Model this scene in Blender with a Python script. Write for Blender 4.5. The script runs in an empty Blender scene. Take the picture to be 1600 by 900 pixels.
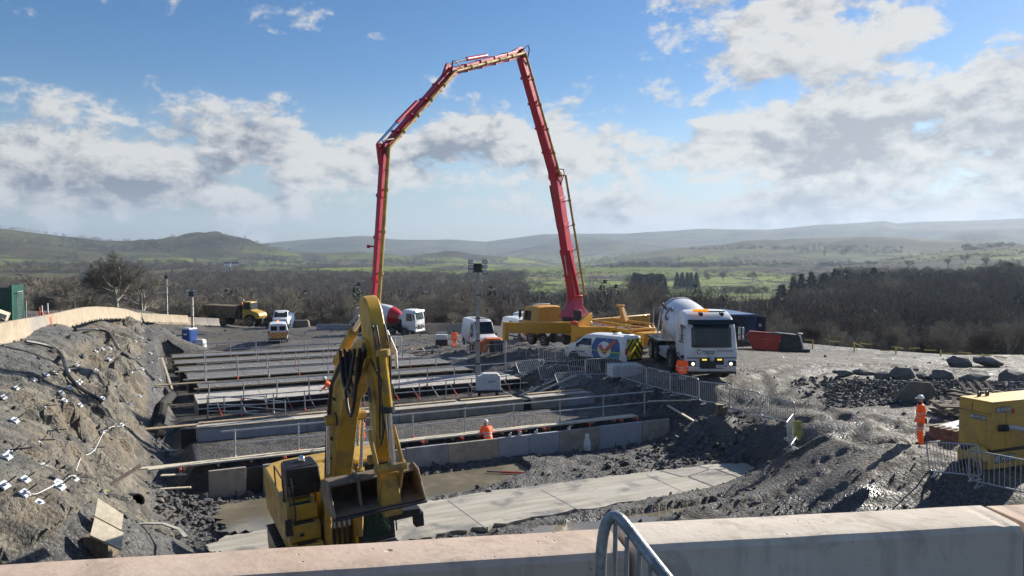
import bpy, math, random
import numpy as np
from mathutils import Vector, Matrix, Euler
R = math.radians
S = bpy.context.scene
C = S.collection
random.seed(7)

# ------------------------------------------------------------------ camera
CAMZ = 10.0
F = 1200.0
PITCH = math.atan(50 / F)
cam_data = bpy.data.cameras.new('camera')
cam_data.lens = 27.0
cam_data.sensor_width = 36.0
cam_data.clip_start = 0.1
cam_data.clip_end = 30000
cam = bpy.data.objects.new('camera', cam_data)
cam.location = (0, 0, CAMZ)
cam.rotation_euler = (R(90) - PITCH, 0, 0)
C.objects.link(cam)
S.camera = cam

# ------------------------------------------------------------------ colour
S.view_settings.view_transform = 'Standard'
S.view_settings.look = 'None'
S.view_settings.gamma = 1.0
S.view_settings.exposure = 0.85
S.cycles.use_denoising = True
S.cycles.max_bounces = 6
S.cycles.diffuse_bounces = 2
S.cycles.glossy_bounces = 2
S.cycles.transmission_bounces = 4
S.cycles.transparent_max_bounces = 8
S.cycles.volume_bounces = 0
S.cycles.sample_clamp_indirect = 4.0
S.cycles.caustics_reflective = False
S.cycles.caustics_refractive = False

# ------------------------------------------------------------------ sun
SUN_AZ = R(50)      # to the right of the view direction (+Y)
SUN_EL = R(27)
SUNDIR = Vector((math.sin(SUN_AZ) * math.cos(SUN_EL), math.cos(SUN_AZ) * math.cos(SUN_EL), math.sin(SUN_EL)))
sl = bpy.data.lights.new('sun', 'SUN')
sl.energy = 5.0
sl.angle = R(0.5)
sl.color = (1.0, 0.93, 0.82)
sun = bpy.data.objects.new('sun', sl)
sun.rotation_euler = SUNDIR.to_track_quat('Z', 'Y').to_euler()
sun.location = (60, 40, 60)
C.objects.link(sun)


# ------------------------------------------------------------------ node helper
class NT:
    def __init__(self, tree):
        self.t = tree
        self.n = tree.nodes
        self.l = tree.links

    def new(self, typ, ins=None, **props):
        nd = self.n.new(typ)
        for k, v in props.items():
            setattr(nd, k, v)
        if ins:
            for k, v in ins.items():
                s = nd.inputs[k]
                if isinstance(v, bpy.types.NodeSocket):
                    self.l.new(v, s)
                else:
                    s.default_value = v
        return nd

    def m(self, op, a, b=None, c=None, clamp=False):
        nd = self.n.new('ShaderNodeMath')
        nd.operation = op
        nd.use_clamp = clamp
        for i, v in enumerate((a, b, c)):
            if v is None:
                continue
            if isinstance(v, bpy.types.NodeSocket):
                self.l.new(v, nd.inputs[i])
            else:
                nd.inputs[i].default_value = v
        return nd.outputs[0]

    def mr(self, v, a, b, c=0.0, d=1.0, smooth=True):
        nd = self.n.new('ShaderNodeMapRange')
        nd.interpolation_type = 'SMOOTHSTEP' if smooth else 'LINEAR'
        self.l.new(v, nd.inputs[0])
        for i, x in enumerate((a, b, c, d)):
            nd.inputs[i + 1].default_value = x
        return nd.outputs[0]

    def mix(self, f, a, b, mode='MIX'):
        nd = self.n.new('ShaderNodeMix')
        nd.data_type = 'RGBA'
        nd.blend_type = mode
        for s, v in ((nd.inputs[0], f), (nd.inputs[6], a), (nd.inputs[7], b)):
            if isinstance(v, bpy.types.NodeSocket):
                self.l.new(v, s)
            elif isinstance(v, (tuple, list)):
                s.default_value = (*v[:3], 1)
            else:
                s.default_value = v
        return nd.outputs[2]

    def noise(self, vec, scale, detail=4, rough=0.55, dist=0.0):
        nd = self.n.new('ShaderNodeTexNoise')
        if vec is not None:
            self.l.new(vec, nd.inputs['Vector'])
        nd.inputs['Scale'].default_value = scale
        nd.inputs['Detail'].default_value = detail
        nd.inputs['Roughness'].default_value = rough
        nd.inputs['Distortion'].default_value = dist
        return nd.outputs[0]


# ------------------------------------------------------------------ world: sky and clouds
world = bpy.data.worlds.new('World')
S.world = world
world.use_nodes = True
world.node_tree.nodes.clear()
W = NT(world.node_tree)
sky = W.new('ShaderNodeTexSky', sky_type='NISHITA')
sky.sun_disc = False
sky.sun_elevation = SUN_EL
sky.sun_rotation = SUN_AZ
sky.altitude = 200
sky.air_density = 1.0
sky.dust_density = 0.15
sky.ozone_density = 1.6
tc = W.new('ShaderNodeTexCoord').outputs['Generated']
sep = W.new('ShaderNodeSeparateXYZ', {0: tc})
X_, Y_, Z_ = sep.outputs
az = W.m('MULTIPLY', W.m('ARCTAN2', X_, Y_), 180 / math.pi)
el = W.m('MULTIPLY', W.m('ARCSINE', Z_), 180 / math.pi)


def px_dir(px, py):
    u, v = (px - 800) / F, (450 - py) / F
    d = Vector((u, math.cos(PITCH) + v * math.sin(PITCH), -math.sin(PITCH) + v * math.cos(PITCH)))
    return d


def blob(px, py, sx, sy, amp):
    d = px_dir(px, py).normalized()
    a0 = math.degrees(math.atan2(d.x, d.y))
    e0 = math.degrees(math.asin(d.z))
    ax = W.m('DIVIDE', W.m('SUBTRACT', az, a0), sx / 21.0)
    ay = W.m('DIVIDE', W.m('SUBTRACT', el, e0), sy / 21.0)
    r2 = W.m('ADD', W.m('MULTIPLY', ax, ax), W.m('MULTIPLY', ay, ay))
    return W.m('MULTIPLY', W.m('EXPONENT', W.m('MULTIPLY', r2, -1.0)), amp)


BLOBS = [  # cloud banks as they lie in the sky: (px, py, half width, half height, amount)
    (1270, 25, 170, 55, .30), (1100, 15, 60, 30, .12), (1560, 130, 150, 55, .22), (1300, 205, 190, 60, .22), (1000, 170, 190, 55, .17), (1130, 250, 200, 45, .2),
    (1480, 290, 260, 80, .34), (1120, 335, 300, 30, .30), (760, 195, 130, 60, .17), (640, 225, 110, 50, .17), (880, 240, 90, 40, .12),
    (380, 205, 110, 48, .20), (470, 245, 110, 40, .12), (210, 235, 150, 60, .18), (20, 225, 100, 60, .20), (90, 140, 120, 26, .15), (270, 290, 200, 36, .22), (560, 250, 120, 40, .16), (90, 300, 160, 30, .18), (420, 325, 160, 18, .14),
    (250, 5, 80, 24, .22), (410, 12, 60, 12, .18), (180, 335, 300, 24, .08), (660, 280, 60, 22, .18), (1450, 350, 300, 30, .26),
    (730, 350, 130, 12, .08), (1130, 105, 110, 20, .16), (1270, 95, 60, 16, .14), (520, 110, 330, 75, -.25), (640, 335, 160, 22, -.10),
    (880, 20, 170, 90, -.22), (1500, 30, 60, 50, -.08), (1010, 290, 150, 14, -.12), (250, 90, 160, 40, -.12)]
mask = None
for b in BLOBS:
    v = blob(*b)
    mask = v if mask is None else W.m('ADD', mask, v)
scl = W.new('ShaderNodeMapping', {0: tc, 'Scale': (1, 1, 1.7)})
def cl_noise(off, det=10):
    mp = W.new('ShaderNodeMapping', {0: scl.outputs[0], 'Location': off})
    a = W.noise(mp.outputs[0], 6.5, det, 0.62, 0.15)
    b = W.noise(mp.outputs[0], 17.0, det - 3, 0.62, 0.3)
    return W.m('ADD', W.m('MULTIPLY', W.m('SUBTRACT', W.m('ADD', W.m('MULTIPLY', a, .62), W.m('MULTIPLY', b, .38)), .5), 2.5), .5)
P0 = (3.1, 1.7, 0.4)
n0 = cl_noise(P0)
n1 = cl_noise((P0[0] + .010, P0[1] + .006, P0[2] + .020))
n2 = cl_noise((P0[0] + .030, P0[1] + .018, P0[2] + .060), 6)
dens = W.m('ADD', n0, mask)
alpha = W.mr(dens, 0.55, 0.77)
thick = W.mr(W.m('ADD', n2, mask), 0.70, 1.25)
grad = W.m('MULTIPLY', W.m('SUBTRACT', n0, n1), 2.6)
lit = W.m('ADD', W.m('SUBTRACT', 0.90, W.m('MULTIPLY', thick, 0.98)), grad, clamp=True)
# clouds near the sun's side are brighter
sdot = W.new('ShaderNodeVectorMath', {0: tc, 1: tuple(SUNDIR)}, operation='DOT_PRODUCT').outputs['Value']
glow = W.mr(sdot, 0.45, 1.0, 0.0, 1.0)
ccol = W.mix(lit, (.30, .34, .42), (1.0, .99, .96))
ccol = W.mix(W.m('MULTIPLY', glow, .35), ccol, (1.1, 1.06, .98))
low = W.mr(el, 0.0, 6.0, .6, 0.0)
ccol = W.mix(low, ccol, (.46, .56, .71))
hsv = W.new('ShaderNodeHueSaturation', {'Color': sky.outputs[0], 'Saturation': W.mr(el, 1.0, 13.0, .85, 1.35), 'Value': 1.0, 'Hue': .508})
skycol = W.mix(W.mr(el, -3.0, 10.0, .75, 0.0), hsv.outputs[0], (1.05, 1.75, 3.1))
skybg = W.new('ShaderNodeBackground', {0: skycol, 1: 0.062})
clbg = W.new('ShaderNodeBackground', {0: ccol, 1: 0.41})
mixs = W.new('ShaderNodeMixShader', {0: W.m('MULTIPLY', alpha, .94), 1: skybg.outputs[0], 2: clbg.outputs[0]})
W.new('ShaderNodeOutputWorld', {0: mixs.outputs[0]})

# ------------------------------------------------------------------ picture ray helpers (used only to find where a thing stands on the ground)
def at(px, py, D):
    """world point seen at px,py that lies D metres below the camera"""
    d = px_dir(px, py)
    k = -D / d.z
    return Vector((d.x * k, d.y * k, CAMZ - D))


def aty(px, py, Y):
    d = px_dir(px, py)
    k = Y / d.y
    return Vector((d.x * k, Y, CAMZ + d.z * k))


# ------------------------------------------------------------------ numpy noise
def _h(ix, iy, s):
    n = (ix.astype(np.int64) * 374761393 + iy.astype(np.int64) * 668265263 + s * 974634777) & 0xffffffff
    n = ((n ^ (n >> 13)) * 1274126177) & 0xffffffff
    n = (n ^ (n >> 16)) & 0xffffffff
    return n / 4294967295.0


def vnoise(x, y, s=0):
    ix, iy = np.floor(x), np.floor(y)
    fx, fy = x - ix, y - iy
    fx = fx * fx * (3 - 2 * fx)
    fy = fy * fy * (3 - 2 * fy)
    ix, iy = ix.astype(np.int64), iy.astype(np.int64)
    a, b = _h(ix, iy, s), _h(ix + 1, iy, s)
    c, d = _h(ix, iy + 1, s), _h(ix + 1, iy + 1, s)
    return (a + (b - a) * fx) * (1 - fy) + (c + (d - c) * fx) * fy - 0.5


def fbm(x, y, s=0, o=4, g=0.5):
    t, a = 0, 1.0
    for k in range(o):
        t = t + a * vnoise(x * 2 ** k + 17.3 * k, y * 2 ** k - 9.1 * k, s + k)
        a *= g
    return t


def cellnoise(x, y, s=0):
    """distance to nearest jittered point and its random id"""
    ix, iy = np.floor(x).astype(np.int64), np.floor(y).astype(np.int64)
    best = np.full(x.shape, 9.0)
    bid = np.zeros(x.shape)
    for dx in (-1, 0, 1):
        for dy in (-1, 0, 1):
            jx, jy = ix + dx, iy + dy
            qx = jx + _h(jx, jy, s + 5)
            qy = jy + _h(jx, jy, s + 6)
            d = np.hypot(qx - x, qy - y)
            m = d < best
            best = np.where(m, d, best)
            bid = np.where(m, _h(jx, jy, s + 7), bid)
    return best, bid


def sstep(x, a, b):
    t = np.clip((x - a) / (b - a), 0, 1)
    return t * t * (3 - 2 * t)


# ------------------------------------------------------------------ materials
MATS = {}


def mat(name, col, rough=0.6, metal=0.0, var=0.12, scale=6.0, bump=0.0, bscale=30.0, dirt=None, dirt_amt=0.35,
        dscale=2.0, spec=0.5, emit=None, coat=0.0, trans=0.0, alpha=1.0):
    if name in MATS:
        return MATS[name]
    m = bpy.data.materials.new(name)
    m.use_nodes = True
    T = NT(m.node_tree)
    bs = m.node_tree.nodes['Principled BSDF']
    co = T.new('ShaderNodeTexCoord').outputs['Object']
    n = T.noise(co, scale, 5, 0.6)
    lo = tuple(max(0, c * (1 - var)) for c in col)
    hi = tuple(min(1, c * (1 + var)) for c in col)
    c = T.mix(T.mr(n, .3, .7), lo, hi)
    if dirt:
        d = T.noise(co, dscale, 7, 0.65, 0.3)
        f = T.m('MULTIPLY', T.mr(d, .46, .66), dirt_amt)
        c = T.mix(f, c, dirt)
        T.l.new(T.m('ADD', T.m('MULTIPLY', f, .4), rough), bs.inputs['Roughness'])
    else:
        bs.inputs['Roughness'].default_value = rough
    T.l.new(c, bs.inputs['Base Color'])
    bs.inputs['Metallic'].default_value = metal
    bs.inputs['Specular IOR Level'].default_value = spec
    bs.inputs['Coat Weight'].default_value = coat
    bs.inputs['Coat Roughness'].default_value = 0.1
    if trans:
        bs.inputs['Transmission Weight'].default_value = trans
    if emit:
        bs.inputs['Emission Color'].default_value = (*emit[:3], 1)
        bs.inputs['Emission Strength'].default_value = emit[3]
    if bump:
        b = T.new('ShaderNodeBump', {'Height': T.noise(co, bscale, 5, .6), 'Strength': bump, 'Distance': 0.02})
        T.l.new(b.outputs[0], bs.inputs['Normal'])
    MATS[name] = m
    return m


MUD = (.16, .13, .10)
mat('concrete_pale', (.42, .40, .36), .85, var=.12, scale=3, bump=.25, dirt=(.26, .23, .19), dirt_amt=.5)
mat('concrete_grey', (.27, .28, .30), .8, var=.15, scale=2.5, bump=.25, dirt=(.17, .17, .17), dirt_amt=.6, dscale=1.3)
mat('concrete_buff', (.31, .28, .235), .85, var=.14, scale=2.5, bump=.25, dirt=(.2, .18, .15), dirt_amt=.5)
mat('concrete_blue', (.30, .33, .37), .7, var=.06, scale=1.5, bump=.1, dirt=(.22, .23, .24), dirt_amt=.35)
mat('barrier_tan', (.50, .42, .32), .85, var=.10, scale=2, bump=.3, dirt=(.30, .25, .2), dirt_amt=.45)
mat('timber', (.42, .33, .21), .75, var=.25, scale=9, bump=.3, dirt=(.2, .16, .11), dirt_amt=.5)
mat('timber_pale', (.60, .53, .40), .75, var=.12, scale=9, bump=.3, dirt=(.35, .3, .22), dirt_amt=.4)
mat('timber_old', (.17, .135, .10), .85, var=.3, scale=7, bump=.4)
mat('ply_dark', (.018, .018, .02), .6, var=.3, scale=4)
mat('galv', (.50, .52, .53), .42, .4, var=.15, scale=12, dirt=(.2, .19, .17), dirt_amt=.3)
mat('galv_dull', (.40, .41, .42), .5, .35, var=.2, scale=12)
mat('steel_dark', (.06, .06, .065), .5, .5, var=.3, scale=8)
mat('rebar', (.10, .06, .04), .75, .3, var=.3)
mat('prop_red', (.55, .06, .03), .5, var=.2)
mat('yellow_cat', (.54, .315, .025), .42, var=.08, scale=2, dirt=(.20, .145, .08), dirt_amt=.6, dscale=2.2, coat=.15)
mat('yellow_worn', (.50, .31, .06), .6, var=.15, scale=4, dirt=(.2, .15, .1), dirt_amt=.7, dscale=2.5)
mat('yellow_pump', (.62, .30, .02), .4, var=.06, dirt=(.3, .2, .09), dirt_amt=.3, coat=.2)
mat('yellow_sel', (.58, .36, .07), .55, var=.08, dirt=(.3, .22, .12), dirt_amt=.4)
mat('dumper_brown', (.16, .11, .045), .6, var=.25, scale=1.5, dirt=(.06, .05, .035), dirt_amt=.7)
mat('red_boom', (.50, .010, .038), .35, var=.1, coat=.35, dirt=(.25, .03, .03), dirt_amt=.3)
mat('red_paint', (.45, .035, .02), .5, var=.12, dirt=(.2, .08, .05), dirt_amt=.5)
mat('white_paint', (.72, .73, .74), .35, var=.03, coat=.3, dirt=(.42, .40, .37), dirt_amt=.28)
mat('white_dirty', (.62, .61, .58), .45, var=.05, coat=.1, dirt=(.33, .29, .24), dirt_amt=.5)
mat('black_rubber', (.022, .021, .02), .85, var=.3, dirt=(.10, .085, .07), dirt_amt=.6)
mat('black_plastic', (.02, .021, .024), .45, var=.25)
mat('black_metal', (.028, .03, .035), .4, .2, var=.3, dirt=(.08, .07, .06), dirt_amt=.4)
mat('rim_grey', (.30, .30, .30), .5, .5, var=.15, dirt=(.12, .10, .08), dirt_amt=.5)
mat('chrome', (.75, .76, .78), .12, 1.0, var=.02)
mat('glass_dark', (.012, .018, .021), .08, var=.1, spec=.45, coat=.1)
mat('bucket_steel', (.25, .19, .13), .55, .35, var=.2, scale=3, dirt=(.12, .10, .085), dirt_amt=.7, bump=.2)
mat('hose', (.02, .02, .022), .5, var=.2)
mat('amber', (.9, .28, .01), .25, emit=(1, .35, .02, .5), var=.02)
mat('lamp_on', (1, .93, .75), .2, emit=(1, .9, .65, 1.3), var=.0)
mat('lamp_yellow', (1, .75, .1), .2, emit=(1, .7, .1, .7), var=.0)
mat('lamp_glass', (.55, .58, .6), .15, var=.05, spec=.8)
mat('tail_red', (.45, .01, .01), .25, var=.05)
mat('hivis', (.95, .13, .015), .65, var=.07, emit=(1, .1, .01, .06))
mat('hivis_yel', (.55, .75, .03), .65, var=.07)
mat('reflective', (.62, .63, .60), .35, var=.1)
mat('skin', (.45, .25, .17), .6, var=.05)
mat('navy_cloth', (.02, .025, .045), .85, var=.2)
mat('boot', (.025, .02, .016), .8, var=.2)
mat('hat_white', (.78, .78, .76), .35, var=.02)
mat('hair', (.03, .02, .015), .9, var=.2)
mat('blue_paint', (.035, .12, .27), .5, var=.1, dirt=(.08, .09, .11), dirt_amt=.4)
mat('navy_paint', (.02, .03, .065), .5, var=.1, dirt=(.06, .06, .07), dirt_amt=.3)
mat('blue_toilet', (.02, .08, .30), .45, var=.08)
mat('green_fence', (.006, .075, .05), .5, var=.12)
mat('logo_blue', (.02, .10, .28), .4, var=.15)
mat('logo_teal', (.02, .22, .30), .4, var=.1)
mat('logo_red', (.50, .11, .07), .4, var=.1)
mat('chevron_yel', (.58, .72, .03), .5, var=.05)
mat('chevron_red', (.28, .03, .02), .5, var=.1)
mat('text_navy', (.04, .05, .08), .5, var=.05)
mat('text_grey', (.25, .26, .28), .5, var=.05)
mat('text_white', (.7, .7, .7), .5, var=.02)
mat('plastic_white', (.62, .66, .68), .4, var=.08)
mat('orange_paint', (.62, .15, .03), .5, var=.1, dirt=(.25, .12, .07), dirt_amt=.5)
mat('tape_yellow', (.68, .55, .14), .5, var=.1)
mat('rope_yellow', (.42, .44, .14), .7, var=.2)
mat('paint_mark_red', (.62, .16, .12), .8, var=.2)
mat('paint_mark_white', (.75, .72, .64), .8, var=.1)
mat('net_white', (.72, .72, .70), .6, var=.1)
mat('lorry_red', (.48, .02, .025), .4, var=.1, coat=.2)
mat('bark', (.16, .14, .115), .9, var=.3, scale=4)
mat('bark_pale', (.30, .275, .22), .9, var=.3, scale=3)
mat('twig', (.105, .092, .074), .9, var=.3, scale=.5)
mat('twig_tan', (.25, .222, .168), .9, var=.25, scale=.5)
mat('twig_red', (.125, .093, .076), .9, var=.25, scale=.5)
mat('conifer', (.022, .038, .024), .85, var=.35, scale=1.5)
mat('white_wall', (.7, .7, .68), .8, var=.03)
mat('slate_roof', (.08, .085, .10), .7, var=.1)


# ------------------------------------------------------------------ mesh builder
class MB:
    def __init__(self):
        self.v, self.f, self.mi = [], [], []
        self.k = 0

    def add(self, vs, fs, M=None):
        b = len(self.v)
        if M is not None:
            vs = [M @ Vector(p) for p in vs]
        self.v += [tuple(p) for p in vs]
        self.f += [tuple(b + i for i in f) for f in fs]
        self.mi += [self.k] * len(fs)
        return self

    def box(self, c, s, rot=None, M=None, taper=None):
        """c centre, s full sizes; taper=(tx,ty) scales the top"""
        hx, hy, hz = s[0] / 2, s[1] / 2, s[2] / 2
        tx, ty = taper or (1, 1)
        vs = [(-hx, -hy, -hz), (hx, -hy, -hz), (hx, hy, -hz), (-hx, hy, -hz),
              (-hx * tx, -hy * ty, hz), (hx * tx, -hy * ty, hz), (hx * tx, hy * ty, hz), (-hx * tx, hy * ty, hz)]
        A = Matrix.Translation(Vector(c))
        if rot:
            A = A @ Euler(rot).to_matrix().to_4x4()
        if M is not None:
            A = M @ A
        return self.add(vs, [(3, 2, 1, 0), (4, 5, 6, 7), (0, 1, 5, 4), (1, 2, 6, 5), (2, 3, 7, 6), (3, 0, 4, 7)], A)

    def bar(self, a, b, w, h=None, up=(0, 0, 1), w2=None, h2=None):
        """rectangular bar from a to b"""
        a, b = Vector(a), Vector(b)
        h = h or w
        w2, h2 = w2 or w, h2 or h
        d = (b - a).normalized()
        u = Vector(up)
        if abs(d.dot(u)) > .98:
            u = Vector((0, 1, 0))
        s = d.cross(u).normalized()
        t = s.cross(d)
        vs = []
        for p, ww, hh in ((a, w, h), (b, w2, h2)):
            for sx, sz in ((-1, -1), (1, -1), (1, 1), (-1, 1)):
                vs.append(p + s * sx * ww / 2 + t * sz * hh / 2)
        return self.add(vs, [(0, 1, 2, 3)[::-1], (4, 5, 6, 7), (0, 1, 5, 4), (1, 2, 6, 5), (2, 3, 7, 6), (3, 0, 4, 7)])

    def tube(self, pts, r, n=8, closed=False, caps=True):
        pts = [Vector(p) for p in pts]
        rs = r if isinstance(r, (list, tuple)) else [r] * len(pts)
        ring0 = len(self.v)
        vs, m = [], len(pts)
        prev = None
        for i, p in enumerate(pts):
            if closed:
                d = (pts[(i + 1) % m] - pts[i - 1]).normalized()
            else:
                d = (pts[min(i + 1, m - 1)] - pts[max(i - 1, 0)]).normalized()
            if prev is None:
                u = Vector((0, 0, 1)) if abs(d.z) < .9 else Vector((1, 0, 0))
            else:
                u = prev
            s = d.cross(u)
            s = s.normalized() if s.length > 1e-6 else Vector((1, 0, 0))
            t = s.cross(d).normalized()
            prev = t
            for k in range(n):
                a = 2 * math.pi * k / n
                vs.append(p + (s * math.cos(a) + t * math.sin(a)) * rs[i])
        fs = []
        for i in range(m if closed else m - 1):
            j = (i + 1) % m
            for k in range(n):
                k2 = (k + 1) % n
                fs.append((i * n + k, i * n + k2, j * n + k2, j * n + k))
        if caps and not closed:
            fs.append(tuple(range(n))[::-1])
            fs.append(tuple((m - 1) * n + k for k in range(n)))
        return self.add(vs, fs)

    def prism(self, poly, y0, y1, M=None, axis='y'):
        """poly of (a,b) extruded. axis y: (a, y, b); x: (x, a, b); z: (a, b, z)"""
        n = len(poly)

        def P(a, b, t):
            return {'y': (a, t, b), 'x': (t, a, b), 'z': (a, b, t)}[axis]
        vs = [P(a, b, y0) for a, b in poly] + [P(a, b, y1) for a, b in poly]
        fs = [tuple(range(n)), tuple(range(n, 2 * n))[::-1]]
        fs += [(i, n + i, n + (i + 1) % n, (i + 1) % n) for i in range(n)]
        return self.add(vs, fs, M)

    def lathe(self, prof, n=16, M=None):
        """prof of (r, z) round z"""
        vs, fs = [], []
        m = len(prof)
        for r, z in prof:
            for k in range(n):
                a = 2 * math.pi * k / n
                vs.append((r * math.cos(a), r * math.sin(a), z))
        for i in range(m - 1):
            for k in range(n):
                k2 = (k + 1) % n
                fs.append((i * n + k, i * n + k2, (i + 1) * n + k2, (i + 1) * n + k))
        fs.append(tuple(range(n))[::-1])
        fs.append(tuple((m - 1) * n + k for k in range(n)))
        return self.add(vs, fs, M)

    def loft(self, rings, caps=True):
        n = len(rings[0])
        vs = [p for r in rings for p in r]
        fs = []
        for i in range(len(rings) - 1):
            for k in range(n):
                k2 = (k + 1) % n
                fs.append((i * n + k, i * n + k2, (i + 1) * n + k2, (i + 1) * n + k))
        if caps:
            fs.append(tuple(range(n))[::-1])
            fs.append(tuple((len(rings) - 1) * n + k for k in range(n)))
        return self.add(vs, fs)

    def mesh(self, name, mats, smooth=30):
        me = bpy.data.meshes.new(name)
        me.from_pydata(self.v, [], self.f)
        mats = mats if isinstance(mats, (list, tuple)) else [mats]
        for x in mats:
            me.materials.append(MATS[x] if isinstance(x, str) else x)
        if len(mats) > 1:
            me.polygons.foreach_set('material_index', self.mi)
        me.validate(verbose=False)
        fix_normals(me)
        if smooth:
            me.shade_smooth()
            me.set_sharp_from_angle(angle=R(smooth))
        return me

    def obj(self, name, mats, parent=None, bevel=0, smooth=30, label=None, loc=None, rot=None):
        me = self.mesh(name, mats, smooth)
        o = bpy.data.objects.new(name, me)
        C.objects.link(o)
        if parent is not None:
            o.parent = parent
        if bevel:
            b = o.modifiers.new('bevel', 'BEVEL')
            b.width = bevel
            b.segments = 2
            b.limit_method = 'ANGLE'
            b.angle_limit = R(35)
            b.harden_normals = False
        if label:
            o['label'] = label
        if loc is not None:
            o.location = loc
        if rot is not None:
            o.rotation_euler = rot
        return o


def fix_normals(me):
    import bmesh
    bm = bmesh.new()
    bm.from_mesh(me)
    bmesh.ops.recalc_face_normals(bm, faces=bm.faces)
    bm.to_mesh(me)
    bm.free()


def thing(name, label, cat, loc=(0, 0, 0), rz=0, group=None):
    o = bpy.data.objects.new(name, None)
    o.empty_display_size = 0.3
    C.objects.link(o)
    o.location = loc
    o.rotation_euler = (0, 0, rz)
    o['label'] = label
    o['category'] = cat
    if group:
        o['group'] = group
    return o


def tag(o, label=None, cat=None, group=None, kind=None):
    if label:
        o['label'] = label
    if cat:
        o['category'] = cat
    if group:
        o['group'] = group
    if kind:
        o['kind'] = kind
    return o


CH = {}


def copy_tree(o, parent=None, loc=None, rz=None, label=None, group=None, sc=None):
    c = o.copy()
    C.objects.link(c)
    if parent is not None:
        c.parent = parent
    for ch in [x for x in o.children]:
        copy_tree(ch, c)
    if loc is not None:
        c.location = loc
    if rz is not None:
        c.rotation_euler = (0, 0, rz)
    if label:
        c['label'] = label
    if group:
        c['group'] = group
    if sc is not None:
        c.scale = sc if isinstance(sc, (tuple, list)) else (sc, sc, sc)
    return c


def text_mesh(body, size, material, parent, M, name='lettering', extrude=0.004, bold=False, align='CENTER'):
    """lettering as a mesh; M places the text plane (x right, y up)"""
    cu = bpy.data.curves.new(name, 'FONT')
    cu.body = body
    cu.size = size
    cu.extrude = extrude
    cu.align_x = align
    cu.align_y = 'CENTER'
    cu.resolution_u = 2
    if bold:
        cu.offset = size * 0.02
    tmp = bpy.data.objects.new(name, cu)
    C.objects.link(tmp)
    dg = bpy.context.evaluated_depsgraph_get()
    me = bpy.data.meshes.new_from_object(tmp.evaluated_get(dg))
    bpy.data.objects.remove(tmp)
    bpy.data.curves.remove(cu)
    me.materials.clear()
    me.materials.append(MATS[material])
    me.transform(M)
    o = bpy.data.objects.new(name, me)
    C.objects.link(o)
    o.parent = parent
    return o


def frame_M(origin, xdir, ydir):
    x = Vector(xdir).normalized()
    y = Vector(ydir).normalized()
    z = x.cross(y).normalized()
    y = z.cross(x)
    M = Matrix((x, y, z)).transposed().to_4x4()
    M.translation = Vector(origin)
    return M

# ------------------------------------------------------------------ terrain
# structure frame: O is the near left end of the first wall, U runs along the walls, Wd away from the camera
OX, OY = -11.2, 28.0
UX, UY = 0.8995, 0.4368


def UW(u, w, z=0.0):
    return Vector((OX + u * UX - w * UY, OY + u * UY + w * UX, z))


def to_uw(x, y):
    dx, dy = x - OX, y - OY
    return dx * UX + dy * UY, -dx * UY + dy * UX


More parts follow.
